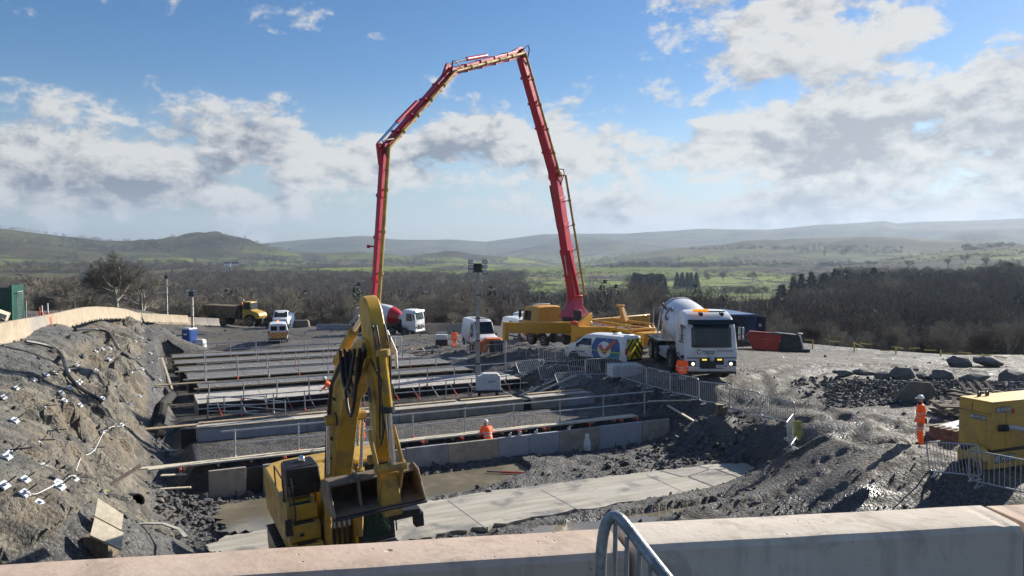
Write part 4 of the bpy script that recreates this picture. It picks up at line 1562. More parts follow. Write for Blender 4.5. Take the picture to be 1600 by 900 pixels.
def place(px_front, Yf, px_rear, L):
    """centre and heading of a vehicle whose front centre is seen at px_front at depth Yf and rear centre at px_rear"""
    k1, k2 = (px_front - 800) / F, (px_rear - 800) / F
    xf = k1 * Yf
    # solve rear depth on the ray k2 at distance L
    a = k2 * k2 + 1
    b = -2 * (k2 * xf + Yf)
    c = xf * xf + Yf * Yf - L * L
    disc = max(b * b - 4 * a * c, 0)
    return xf, a, b, c, disc


# --- the nearer white van with the tick livery
def rz_of(dx, dy):
    return math.atan2(-dx, dy)


def zfit(x, y):
    return float(H(np.array([x]), np.array([y]), detail=False)[0])


vl = Vector((5.85, 49.7, 0))
vrz = rz_of(-.74, .67)
vl.z = zfit(vl.x, vl.y) - .02
vt, VB, vf = van('white van with blue ring, red tick and yellow chevron rear doors beside the pump lorry', 'panel', 4.95, 1.94, .96, .82, vl, vrz, crew=False)
s = 1  # its left side faces the camera
s = -1
yc, zc = -.85, 1.02
def ringpoly(r0, r1, a0, a1, n=22, zlo=.36, zhi=1.72):
    o = [(yc + r1 * math.cos(a), min(max(zc + r1 * math.sin(a), zlo), zhi)) for a in np.linspace(a0, a1, n)]
    i = [(yc + r0 * math.cos(a), min(max(zc + r0 * math.sin(a), zlo), zhi)) for a in np.linspace(a1, a0, n)]
    return o, i
def side_strip(r0, r1, a0, a1, m, nm, off=.012, n=20):
    mb = MB()
    an = np.linspace(a0, a1, n)
    for u_, v_ in zip(an[:-1], an[1:]):
        q = [(yc + r * math.cos(a), min(max(zc + r * math.sin(a), .38), 1.74)) for r, a in ((r0, u_), (r1, u_), (r1, v_), (r0, v_))]
        P = [VB.side(y, z, s, off) for y, z in q]
        mb.add(P, [(0, 1, 2, 3)])
    mb.obj(nm, m, vt, smooth=0)
side_strip(.52, .98, R(-75), R(100), 'logo_blue', 'livery_ring')
side_strip(.52, 1.2, R(100), R(190), 'logo_blue', 'livery_ring')
side_strip(.52, 1.2, R(190), R(285), 'logo_teal', 'livery_ring')
side_strip(0, .50, 0, R(360), 'white_paint', 'livery_disc', .014, 24)
mbt = MB()
for (ya_, za_), (yb_, zb2_) in (((yc + .34, zc + .26), (yc - .02, zc - .22)), ((yc + .03, zc - .22), (yc - .82, zc + .66))):
    L_ = math.hypot(yb_ - ya_, zb2_ - za_)
    ny_, nz_ = -(zb2_ - za_) / L_ * .13, (yb_ - ya_) / L_ * .13
    for k in range(8):
        q = []
        for f_, sg in ((k / 8, 1), ((k + 1) / 8, 1), ((k + 1) / 8, -1), (k / 8, -1)):
            q.append(VB.side(ya_ + (yb_ - ya_) * f_ + ny_ * sg, min(za_ + (zb2_ - za_) * f_ + nz_ * sg, 1.74), s, .030))
        mbt.add(q, [(0, 1, 2, 3)])
mbt.obj('livery_tick', 'logo_red', vt, smooth=0)
VB.pane([(vf - .35, .98), (vf - .35, 1.02), (-vf + .25, .92), (-vf + .25, .86)], s, .040, .006).obj('livery_stripe', 'chevron_yel', vt)
chevrons(vt, vf, .96, .5, 1.75, 5)
def side_text(vt, B, s, y, z, body, size, m, bold=True):
    P = Vector(B.side(y, z, s, .03))
    xd = (0, -1, 0) if s < 0 else (0, 1, 0)
    # reading direction: seen from outside
    xd = Vector((0, 1, 0)) if s > 0 else Vector((0, -1, 0))
    return text_mesh(body, size, m, vt, frame_M(P, xd, (0, 0, 1)), 'lettering', .003, bold)
side_text(vt, VB, s, vf - 1.45, .78, 'Orontland', .17, 'text_navy')
MB().box((0, -1.2, 1.99), (.5, .35, .06)).box((0, -2.1, 1.96), (.9, .18, .07)).obj('roof_vent', 'white_paint', vt, bevel=.02)
MB().box((0, -1.2, 2.03), (.7, .12, .05)).obj('light_bar', 'lamp_glass', vt, bevel=.02)

# --- large white van (front towards the camera)
p = at(757, 545, 8.0)
x, y = p.x, p.y + 2.3
v2, B2, f2 = van('tall white panel van facing the camera behind the orange compressor', 'panel', 5.6, 2.5, 1.03, .95, (x - .5, y, zfit(x, y)), rz_of(.30, -.95), crew=False)
side_text(v2, B2, -1, -.2, 1.75, 'CS\nhire', .34, 'text_navy')
MB().box((0, .9, 2.56), (1.3, .08, .05)).box((0, .1, 2.56), (1.3, .08, .05)).box((0, -.9, 2.56), (1.3, .08, .05)).obj('roof_bar', 'galv_dull', v2)
# --- silver-white van behind the outrigger leg
p = at(832, 543, 8.1)
v3, B3, f3 = van('white crew van parked under the yellow outrigger beam', 'panel', 5.0, 2.0, 1.0, .95, (p.x - .9, p.y + 2.4, zfit(p.x, p.y + 2)), rz_of(.42, -.9))
# --- van farther back, only its roof above the outrigger
p = at(838, 530, 8.6)
v4, B4, f4 = van('white van seen only above the yellow outrigger beam, beside the pump truck cab', 'panel', 5.2, 2.4, 1.0, .9, (p.x + .3, 75, zfit(p.x, 75)), rz_of(.95, -.3), crew=False)
# --- small van at far left seen from behind
p = at(430, 536, 9.4)
v5, B5, f5 = van('small white van seen from behind with chevron tailgate on the muddy track', 'panel', 4.4, 1.86, .9, .8, (p.x - .3, p.y + 2.0, zfit(p.x, p.y + 2) + .02), rz_of(-.30, .95), rear_windows=True)
v5.scale = (1.15, 1.15, 1.15)
chevrons(v5, f5, .9, .45, 1.05, 4, 'tape_yellow', 'prop_red')
MB().lathe([(.10, 0), (.10, .1), (.06, .14)], 10, Matrix.Translation((0, .2, 1.88))).obj('beacon', 'amber', v5)

# --- white tipper pickup
p = at(430, 512, 10.1)
tx = thing('pickup_truck', 'small white flatbed pickup facing the camera by the dump truck', 'pickup', (p.x + .2, p.y + 2.5, zfit(p.x, p.y + 2)), rz_of(.22, -.97))
tx.scale = (1.15, 1.15, 1.2)
st = [(2.6, .4, .6, .95, .82, .88, .84), (2.45, .3, .8, 1.15, .92, .97, .88), (1.9, .3, 1.1, 1.3, .95, 1.0, .86), (1.15, .3, 1.3, 1.98, .95, 1.0, .82), (.3, .3, 1.3, 2.05, .95, 1.0, .84), (.15, .4, 1.3, 1.95, .93, .97, .82)]
TB = Body(st, .12)
TB.mesh().obj('cab', 'white_paint', tx, smooth=38)
slabpoly([(.80, 1.92, 1.36), (.72, 1.17, 1.95), (-.72, 1.17, 1.95), (-.80, 1.92, 1.36)], .03).obj('windscreen', 'glass_dark', tx)
MB().box((0, 2.52, .78), (1.3, .1, .3)).obj('grille', 'black_plastic', tx, bevel=.03)
for s_ in (1, -1):
    TB.pane([(1.6, 1.36), (1.2, 1.82), (.45, 1.85), (.45, 1.36)], s_).obj('window', 'glass_dark', tx)
    MB().box((s_ * .78, 2.42, 1.0), (.22, .12, .16)).obj('headlight', 'lamp_glass', tx, bevel=.02)
    wheel(tx, s_ * .99, 1.75, .36, .22, n=16)
    wheel(tx, s_ * .99, -1.5, .36, .22, n=16)
    MB().box((s_ * 1.0, -1.2, 1.05), (.04, 2.7, .38)).obj('side_board', 'white_dirty', tx)
MB().box((0, -1.2, .82), (1.95, 2.7, .1)).obj('flatbed', 'black_metal', tx)
MB().box((0, .12, 1.3), (1.9, .05, .6)).obj('headboard', 'white_dirty', tx)


# ------------------------------------------------------------------ concrete mixer lorries
def mixer(label, loc, rz, style):
    t = thing('mixer_truck', label, 'lorry', loc, rz)
    wide = 1.24
    if style == 'near':
        st = [(4.55, .62, 1.2, 1.5, 1.10, 1.16, 1.10), (4.52, .55, 1.4, 1.8, 1.17, 1.22, 1.16), (4.42, .5, 1.7, 2.62, 1.2, 1.24, 1.15), (4.30, .5, 1.9, 2.84, 1.2, 1.245, 1.15),
              (4.05, .5, 1.9, 3.12, 1.2, 1.25, 1.12), (3.6, .6, 1.9, 3.27, 1.2, 1.25, 1.12), (3.0, .8, 1.9, 3.32, 1.2, 1.25, 1.12), (2.6, .95, 1.9, 3.26, 1.2, 1.24, 1.12), (2.5, 1.0, 1.9, 3.16, 1.16, 1.20, 1.08)]
    else:
        st = [(4.55, .62, 1.5, 1.95, 1.10, 1.16, 1.12), (4.48, .55, 1.7, 2.3, 1.17, 1.22, 1.16), (4.36, .5, 1.85, 2.85, 1.2, 1.24, 1.15),
              (4.2, .5, 1.9, 3.0, 1.2, 1.25, 1.15), (3.6, .6, 1.9, 3.08, 1.2, 1.25, 1.15), (3.0, .8, 1.9, 3.08, 1.2, 1.25, 1.15), (2.75, 1.0, 1.9, 3.0, 1.16, 1.20, 1.1)]
    B = Body(st, .16)
    B.mesh().obj('cab', 'white_paint', t, smooth=38)
    # windscreen follows the front: three panels
    def front(z):
        ys = [(s[3], s[0]) for s in st[:6]]
        return np.interp(z, [a for a, _ in ys], [b for _, b in ys])
    zt = 2.72 if style == 'near' else 2.78
    z0 = 1.60 if style == 'near' else 1.92
    cols = []
    for x in (-1.1, -.8, -.3, .3, .8, 1.1):
        bow = .05 * (1 - (x / 1.1) ** 2) - (.06 if abs(x) > 1 else 0)
        cols.append([(x * (1.0 if z < 2.5 else .97), front(z) + .02 + bow, z) for z in np.linspace(z0, zt, 6)])
    mb = MB()
    for a, b in zip(cols[:-1], cols[1:]):
        for k in range(5):
            mb.add([a[k], b[k], b[k + 1], a[k + 1]], [(0, 1, 2, 3)])
    mb.obj('windscreen', 'glass_dark', t, smooth=60)
    MB().loft([[(-1.12, 4.46, zt - .02), (-1.12, 4.60, zt + .0), (-1.1, 4.52, zt + .22), (-1.1, 4.30, zt + .20)],
               [(0, 4.52, zt - .02), (0, 4.70, zt + .0), (0, 4.58, zt + .22), (0, 4.3, zt + .20)],
               [(1.12, 4.46, zt - .02), (1.12, 4.60, zt + .0), (1.1, 4.52, zt + .22), (1.1, 4.30, zt + .20)]]).obj('sun_visor', 'glass_dark' if style == 'near' else 'white_paint', t, smooth=40)
    # lower front
    q_ = -.20 if style == 'near' else 0.0
    MB().box((0, 4.60, 1.02 + q_), (1.15, .07, .50)).obj('grille', 'black_plastic', t, bevel=.05)
    for k in range(3):
        MB().box((0, 4.65, .86 + k * .15 + q_), (1.0, .02, .025)).obj('grille_bar', 'black_metal' if style == 'near' else 'galv_dull', t)
    MB().box((.0, 4.50, .55), (2.42, .25, .24), taper=(.98, 1)).obj('bumper', 'white_paint' if style != 'near' else 'white_dirty', t, bevel=.06)
    MB().box((.0, 4.46, .38), (2.4, .22, .12)).obj('underrun_bar', 'black_plastic', t, bevel=.03)
    MB().box((.0, 4.585, 1.30 + q_), (2.36, .03, .035)).obj('panel_gap', 'black_plastic', t)
    for s_ in (1, -1):
        MB().box((s_ * .98, 4.56, 1.02 + q_), (.44, .10, .34)).obj('lamp_housing', 'white_paint', t, bevel=.04)
        MB().box((s_ * .96, 4.615, 1.04 + q_), (.38, .02, .26)).obj('lamp_surround', 'black_plastic', t, bevel=.01)
        MB().lathe([(.075, 0), (.075, .03), (.03, .045)], 14, Matrix.Translation((s_ * .90, 4.625, 1.02 + q_)) @ Matrix.Rotation(R(-90), 4, 'X')).obj('headlight', 'lamp_on' if style == 'near' else 'lamp_glass', t)
        if style == 'near':
            MB().box((s_ * .36, 4.645, 1.22 + q_), (.22, .03, .07)).obj('driving_light', 'lamp_yellow', t, bevel=.015)
        MB().bar((s_ * 1.22, 4.42, 2.55), (s_ * 1.42, 4.52, 2.5), .05).bar((s_ * 1.42, 4.52, 2.6), (s_ * 1.42, 4.52, 1.95), .05).obj('mirror_arm', 'black_plastic', t)
        MB().box((s_ * 1.43, 4.46, 2.38), (.26, .14, .38)).box((s_ * 1.43, 4.46, 2.06), (.24, .14, .2)).obj('mirror', 'black_plastic' if style != 'near' else 'white_dirty', t, bevel=.04)
        B.pane([(4.18, 1.75), (4.05, 2.6), (3.35, 2.62), (3.35, 1.75)], s_).obj('window', 'glass_dark', t)
        for yy in (4.24, 3.27):
            B.pane([(yy, 1.0), (yy, 2.65), (yy - .02, 2.65), (yy - .02, 1.0)], s_, .006, .008).obj('door_seam', 'black_plastic', t)
        MB().box((s_ * 1.15, 3.9, .62), (.16, .5, .08)).box((s_ * 1.15, 3.9, .95), (.12, .5, .06)).obj('cab_step', 'black_plastic', t)
        for yy in (3.15, 1.35, -2.1, -3.45):
            wheel(t, s_ * 1.22, yy, .52, .34 if yy > 0 else .55)
            arc = [(yy + .66 * math.cos(a), .56 + .64 * math.sin(a)) for a in np.linspace(.1, math.pi - .1, 10)]
            arc2 = [(yy + .60 * math.cos(a), .56 + .58 * math.sin(a)) for a in np.linspace(math.pi - .1, .1, 10)]
            MB().prism(arc + arc2, s_ * .75, s_ * 1.24, axis='x').obj('mudguard', 'black_plastic', t)
        MB().box((s_ * .98, -.35, .78), (.5, 1.3, .55)).obj('side_tank', 'galv_dull', t, bevel=.05)
        MB().bar((s_ * 1.2, -1.2, .62), (s_ * 1.2, .5, .62), .05, .14).bar((s_ * 1.2, -1.2, .95), (s_ * 1.2, .5, .95), .05, .14).obj('side_guard', 'galv', t)
    MB().box((.40, -.6, 1.0), (.14, 7.6, .26)).box((-.40, -.6, 1.0), (.14, 7.6, .26)).box((0, -.6, 1.0), (.7, .1, .2)).box((0, -4.2, .95), (2.2, .12, .2)).obj('chassis', 'black_metal', t)
    MB().box((0, 1.5, 1.22), (2.3, 1.0, .16)).box((0, -2.8, 1.22), (2.4, 3.2, .1)).obj('subframe', 'black_metal', t)
    MB().box((0, 1.75, 1.75), (.9, .6, 1.0)).obj('drum_drive', 'black_metal', t, bevel=.05)
    # drum
    L = 5.2
    A = Matrix.Translation((0, 1.95, 1.98)) @ Matrix.Rotation(R(90 - 11), 4, 'X')
    prof = [(.10, -.05), (.45, 0), (.62, .05), (.98, .75), (1.15, 1.5), (1.17, 2.1), (1.13, 2.8), (.98, 3.7), (.78, 4.5), (.60, 5.0), (.55, 5.15), (.3, 5.16)]
    dm = 'white_paint' if style == 'near' else 'white_paint'
    dr = MB().lathe(prof, 40, A).obj('drum', dm, t, smooth=50)
    if style == 'far':
        MB().lathe([(.63, .04), (.99, .74), (1.12, 1.30), (1.13, 1.30), (1.0, .70), (.64, .0)], 40, A @ Matrix.Translation((0, 0, -.012))).obj('drum_band', 'lorry_red', dr, smooth=50)
    else:
        MB().lathe([(1.0, 3.62), (.98, 3.74), (.80, 4.45), (.815, 4.46), (1.0, 3.74), (1.015, 3.62)], 40, A).obj('drum_band', 'galv_dull', dr, smooth=50)
    MB().lathe([(.99, 3.48), (1.06, 3.48), (1.06, 3.62), (.97, 3.62)], 40, A).obj('drum_ring', 'galv_dull', dr, smooth=40)
    # hopper, chute, rear frame, ladder
    MB().loft([[(-.5, -3.1, 3.1), (.5, -3.1, 3.1), (.5, -4.1, 3.1), (-.5, -4.1, 3.1)], [(-.18, -3.7, 2.35), (.18, -3.7, 2.35), (.18, -4.0, 2.35), (-.18, -4.0, 2.35)]]).obj('hopper', 'white_dirty', t)
    MB().prism([(-.28, 0), (-.2, -.2), (.2, -.2), (.28, 0), (.24, 0), (.17, -.16), (-.17, -.16), (-.24, 0)], 0, 1.5, Matrix.Translation((0, -4.0, 2.2)) @ Matrix.Rotation(R(180 + 38), 4, 'X') @ Matrix.Rotation(R(180), 4, 'Y')).obj('chute', 'white_dirty', t)
    for s_ in (1, -1):
        MB().bar((s_ * .55, -3.2, 1.2), (s_ * .5, -3.45, 3.0), .1).bar((s_ * .7, -4.1, 1.1), (s_ * .5, -3.9, 3.0), .07).obj('rear_frame', 'white_dirty', t)
        MB().tube([(s_ * .95, -4.15, .8), (s_ * .9, -4.05, 3.0)], .025, 6).obj('ladder_rail', 'galv', t)
    mb = MB()
    MB().lathe([(.30, 0), (.32, .05), (.32, 1.5), (.30, 1.55)], 16, Matrix.Translation((-.78, 2.35, 2.1)) @ Matrix.Rotation(R(90), 4, 'Y')).obj('water_tank', 'plastic_white', t)
    MB().box((0, 2.35, 1.55), (2.2, .12, .7)).obj('cab_rear_panel', 'black_metal', t)
    return t, B


xr = 9.68
m1, MB1 = mixer('white concrete mixer lorry with lit headlights facing the camera', (10.57 - .03 * 5, 40.5 + 4.55 * 1.12, 0), rz_of(.03, -1), 'near')
m1.scale = (1.12, 1.12, 1.10)
m1.location.z = 3.40
M_front = frame_M((.18, 4.63, 1.60), (-1, 0, 0), (0, 0, 1))
text_mesh('C', .34, 'text_navy', m1, frame_M((.62, 4.60, 1.38), (-1, 0, 0), (0, -.15, 1)), 'lettering')
text_mesh('UMBRIAN', .145, 'text_navy', m1, frame_M((.18, 4.60, 1.40), (-1, 0, 0), (0, -.15, 1)), 'lettering')
text_mesh('READY MIX', .09, 'text_navy', m1, frame_M((.12, 4.605, 1.30), (-1, 0, 0), (0, -.15, 1)), 'lettering', bold=True)
text_mesh('Tel. 01539 722666', .105, 'text_navy', m1, frame_M((-.62, 4.60, 1.44), (-1, 0, 0), (0, -.15, 1)), 'lettering')
text_mesh('PX16 OBK', .11, 'text_navy', m1, frame_M((-.5, 4.668, .70), (-1, 0, 0), (0, 0, 1)), 'lettering')
MB().box((-.5, 4.655, .70), (.62, .012, .14)).obj('number_plate', 'text_white', m1)
MB().lathe([(.09, 0), (.11, .02), (.06, .05)], 16, Matrix.Translation((0, 4.63, 1.04)) @ Matrix.Rotation(R(-90), 4, 'X')).obj('badge', 'galv', m1)
MB().tube([(-.75, 4.1, 3.30), (.75, 4.1, 3.30)], .03, 8).bar((-.5, 4.1, 3.15), (-.5, 4.1, 3.3), .05).bar((.5, 4.1, 3.15), (.5, 4.1, 3.3), .05).obj('light_bar_tube', 'black_metal', m1)
MB().box((.42, 4.1, 3.36), (.75, .16, .12)).obj('beacon', 'amber', m1, bevel=.03)
MB().lathe([(.08, 0), (.1, .1), (.02, .12)], 10, Matrix.Translation((.45, 4.2, 3.18)) @ Matrix.Rotation(R(-90), 4, 'X')).obj('work_lamp', 'black_plastic', m1)
MB().lathe([(.08, 0), (.1, .1), (.02, .12)], 10, Matrix.Translation((-.55, 4.2, 3.18)) @ Matrix.Rotation(R(-90), 4, 'X')).obj('work_lamp', 'black_plastic', m1)
# lettering on the drum: a big C with the name, facing the near left
ang = R(28)
for body, sz, dz, mm, dy in (('C', 1.05, .0, 'text_navy', .9), ('UMBRIAN', .30, .12, 'text_navy', -.25), ('READY MIX', .22, -.18, 'text_grey', -.35)):
    yy = -.75 + dy
    rr_ = 1.19
    zax = 1.98 + (1.95 - yy) * math.tan(R(11))
    pos_ = Vector((math.cos(ang) * rr_, yy, zax + math.sin(ang) * rr_ + dz * math.cos(ang)))
    if body == 'C':
        pos_.x += .02
    else:
        pos_.x -= dz * math.sin(ang) - .015
    text_mesh(body, sz, mm, m1, frame_M(pos_, (0, .98, -.19 + .0), (-math.sin(ang), .19, math.cos(ang))), 'drum_lettering', .01, True)

# far mixer, side on with the cab to the right
p = at(628, 523, 9.4)
cx, cy = p.x + .15, p.y + .9
m2, MB2 = mixer('white mixer lorry with a red banded drum, side on beyond the pit', (cx - 2.2, cy + .6, zfit(cx, cy)), rz_of(.93, -.36), 'far')
A2 = frame_M((1.19, -.9, 2.6), (0, 1, -.15), (-.25, 0, 1))
text_mesh('HANSON', .5, 'text_navy', m2, A2, 'drum_lettering', .01, True)

# ------------------------------------------------------------------ concrete pump lorry with its boom
PB = Vector((4.8, 58.8, 0))
ax = Vector((-.56, .83, 0)).normalized()
zg = zfit(5.5, 57.5) - .05
prz = rz_of(ax.x, ax.y)
pump = thing('pump_truck', 'yellow concrete pump lorry with a tall red folding boom reaching over the pit', 'lorry', (PB.x, PB.y, zg), prz)
# chassis: local +Y is the driving direction, turret at the origin
st = [(5.35, .7, 1.6, 2.0, 1.10, 1.17, 1.12), (5.25, .6, 1.8, 2.6, 1.18, 1.24, 1.16), (5.05, .55, 1.9, 3.0, 1.2, 1.25, 1.15), (4.4, .6, 1.9, 3.12, 1.2, 1.25, 1.15),
      (3.4, .8, 1.9, 3.12, 1.2, 1.25, 1.15), (3.15, .9, 1.9, 3.02, 1.17, 1.2, 1.1)]
PC = Body(st, .16)
PC.mesh().obj('cab', 'yellow_pump', pump, smooth=38)
for s_ in (1, -1):
    PC.pane([(5.0, 1.95), (4.85, 2.72), (4.05, 2.75), (4.05, 1.95)], s_).obj('window', 'glass_dark', pump)
    MB().bar((s_ * 1.25, 5.15, 2.8), (s_ * 1.5, 5.25, 2.75), .05).bar((s_ * 1.5, 5.25, 2.8), (s_ * 1.5, 5.25, 2.0), .05).obj('mirror_arm', 'black_plastic', pump)
    MB().box((s_ * 1.5, 5.2, 2.45), (.22, .14, .6)).obj('mirror', 'black_plastic', pump, bevel=.03)
    for yy in (4.1, 2.4, -3.3, -4.7, -6.1):
        wheel(pump, s_ * 1.24, yy, .52, .34, 'rim_grey')
        arc = [(yy + .66 * math.cos(a), .56 + .64 * math.sin(a)) for a in np.linspace(.1, math.pi - .1, 10)]
        arc2 = [(yy + .60 * math.cos(a), .56 + .58 * math.sin(a)) for a in np.linspace(math.pi - .1, .1, 10)]
        MB().prism(arc + arc2, s_ * .75, s_ * 1.26, axis='x').obj('mudguard', 'black_plastic', pump)
    MB().box((s_ * 1.0, .2, .85), (.55, 1.2, .6)).obj('fuel_tank', 'black_metal', pump, bevel=.06)
    MB().box((s_ * 1.27, .2, 1.25), (.04, .5, .4)).obj('step_frame', 'galv', pump)
slabpoly([(1.08, 5.30, 2.0), (1.02, 5.12, 2.8), (-1.02, 5.12, 2.8), (-1.08, 5.30, 2.0)], .05).obj('windscreen', 'glass_dark', pump)
MB().box((0, 4.3, 3.2), (1.6, .2, .1)).obj('light_bar', 'lamp_glass', pump, bevel=.03)
MB().box((.42, -1.2, 1.05), (.18, 12.0, .3)).box((-.42, -1.2, 1.05), (.18, 12.0, .3)).obj('chassis', 'black_metal', pump)
# pedestal, turret
MB().box((0, 0, 1.65), (2.3, 2.2, 1.0), taper=(.9, .8)).box((0, -3.6, 1.55), (2.2, 5.2, .35)).obj('pedestal_frame', 'yellow_pump', pump, bevel=.06)
MB().lathe([(.95, 2.1), (1.0, 2.15), (1.0, 2.45), (.85, 2.5)], 28).obj('slew_ring', 'black_metal', pump, smooth=35)
# deck furniture behind the turret
mb = MB()
for s_ in (1, -1):
    mb.bar((s_ * 1.1, -1.6, 2.05), (s_ * 1.1, -7.6, 2.0), .18, .22)
    mb.bar((s_ * 1.1, -3.0, 2.5), (s_ * 1.1, -7.4, 2.35), .12, .14)
    for yy in (-3.1, -4.6, -6.0, -7.3):
        mb.bar((s_ * 1.1, yy, 2.0), (s_ * 1.1, yy, 2.45), .1)
mb.bar((-1.1, -7.5, 2.1), (1.1, -7.5, 2.1), .16)
mb.bar((-1.1, -4.6, 2.1), (1.1, -4.6, 2.1), .14)
mb.obj('rear_frame', 'yellow_pump', pump, bevel=.015)
MB().loft([[(.75, -4.4, 2.4), (1.15, -4.4, 2.4), (1.15, -4.9, 2.4), (.75, -4.9, 2.4)], [(.85, -4.05, 3.5), (1.1, -4.05, 3.5), (1.1, -4.3, 3.5), (.85, -4.3, 3.5)]]).box((.97, -4.1, 3.5), (.4, .5, .12)).obj('boom_rest', 'yellow_pump', pump, bevel=.02)
MB().box((0, -7.9, 1.5), (1.7, 1.1, .9), taper=(1.15, 1.2)).obj('concrete_hopper', 'yellow_pump', pump, bevel=.05)
MB().box((0, -6.0, 1.75), (1.4, 3.0, .6)).obj('pump_cylinders', 'black_metal', pump, bevel=.08)
MB().box((-.9, -1.45, 2.6), (.45, .5, 1.0)).obj('oil_cooler', 'black_plastic', pump, bevel=.03)
for s_ in (1, -1):
    MB().tube([(s_ * .25, -2.0, 2.05), (s_ * .25, -5.4, 2.0)], .10, 10).obj('delivery_cylinder', 'galv_dull', pump)
# outriggers: defined between world points
Pm = (Matrix.Translation(pump.location) @ Matrix.Rotation(prz, 4, 'Z')).inverted()


def plocal(p):
    return Pm @ Vector(p)


zf = zg
foot1 = at(787, 549, 10 - zg - .0)
tipA = aty(790, 508, 55.3)
tipA.z = zg + 1.95
rootA = Vector((PB.x + .2, PB.y - 1.2, zg + 1.75))
outer = tipA
a, b = plocal(rootA), plocal(outer)
MB().bar(a, b, .42, .85, w2=.34, h2=.80).obj('outrigger_beam', 'yellow_pump', pump, bevel=.03)
lg = plocal(outer)
gzl = zfit(outer.x, outer.y)
ft = plocal((outer.x, outer.y, gzl + .12))
MB().bar((lg.x, lg.y, lg.z + .42), (lg.x, lg.y, lg.z - .9), .34, .34).obj('outrigger_leg', 'yellow_pump', pump, bevel=.02)
MB().tube([(lg.x, lg.y, lg.z - .8), (ft.x, ft.y, ft.z)], .08, 10).obj('jack_ram', 'galv', pump)
MB().box((ft.x, ft.y, ft.z), (.7, .7, .1)).obj('foot_plate', 'black_metal', pump, bevel=.02)
# far side front outrigger
outer = Vector((11.5, 65, 0))
outer.z = zfit(outer.x, outer.y) + 1.9
a, b = plocal((PB.x + .3, PB.y + 1, zg + 1.75)), plocal(outer)
MB().bar(a, b, .42, .7).obj('outrigger_beam', 'yellow_pump', pump, bevel=.03)
ft = plocal((outer.x, outer.y, outer.z - 1.85))
MB().bar(b + Vector((0, 0, .4)), ft, .3).obj('outrigger_leg', 'yellow_pump', pump, bevel=.02)
# rear near-side outrigger swung out, with its upright leg and tapering plate
root = Vector((PB.x + 3.6, PB.y - 3.9, zg + 1.55))
outer = aty(897, 540, 53.2)
gl = zfit(outer.x, outer.y)
a, b = plocal(root), plocal((outer.x, outer.y, gl + 1.75))
MB().bar(a, b, .40, 1.0, w2=.32, h2=.7).obj('outrigger_beam', 'yellow_pump', pump, bevel=.03)
b2 = plocal((outer.x, outer.y, gl + 1.1))
MB().bar((b2.x, b2.y, b2.z + 1.1), (b2.x, b2.y, b2.z - .9), .32).obj('outrigger_leg', 'yellow_pump', pump, bevel=.02)
MB().box((b2.x, b2.y, b2.z + 1.25), (.36, .36, .26)).obj('warning_lamp', 'prop_red', pump, bevel=.03)
plate = [plocal(q) for q in ((outer.x + .12, outer.y, gl + .75), (outer.x + .2, outer.y, gl + 2.3), (outer.x + 1.25, outer.y + 1.2, gl + 3.0), (outer.x + 1.35, outer.y + 1.3, gl + 2.75), (outer.x + .85, outer.y + .8, gl + 1.35))]
slabpoly(plate, .22).obj('outrigger_gusset', 'yellow_pump', pump, bevel=.02)
# slanted stays at the tail
MB().bar((1.1, -6.8, 2.3), (1.25, -8.6, .7), .16).bar((1.1, -7.3, 2.4), (1.0, -8.3, .9), .12).obj('tail_stay', 'yellow_pump', pump, bevel=.01)
MB().box((1.0, -8.4, .55), (1.0, .7, .7)).obj('tail_box', 'timber', pump, bevel=.03)

# boom: five sections in one vertical plane through the turret
bd = Vector((-7.4 - PB.x, 38.0 - PB.y, 0)).normalized()
lat = Vector((-bd.y, bd.x, 0))
if lat.x < 0:
    lat = -lat


def bj(px, py):
    k = (px - 800) / F
    s_ = (PB.x - k * PB.y) / (k * bd.y - bd.x)
    X, Y = PB.x + bd.x * s_, PB.y + bd.y * s_
    q = aty(px, py, Y)
    return Vector((X, Y, q.z))


J = [bj(898, 470), bj(867, 275), bj(812, 84), bj(706, 112), bj(601, 232), bj(577, 560)]
J[0] = Vector((PB.x, PB.y, aty(898, 470, PB.y).z))
widths = [(.62, .95, .55, .75), (.58, .78, .44, .52), (.44, .55, .34, .40), (.40, .50, .28, .34), (.27, .34, .20, .24)]
mb = MB()
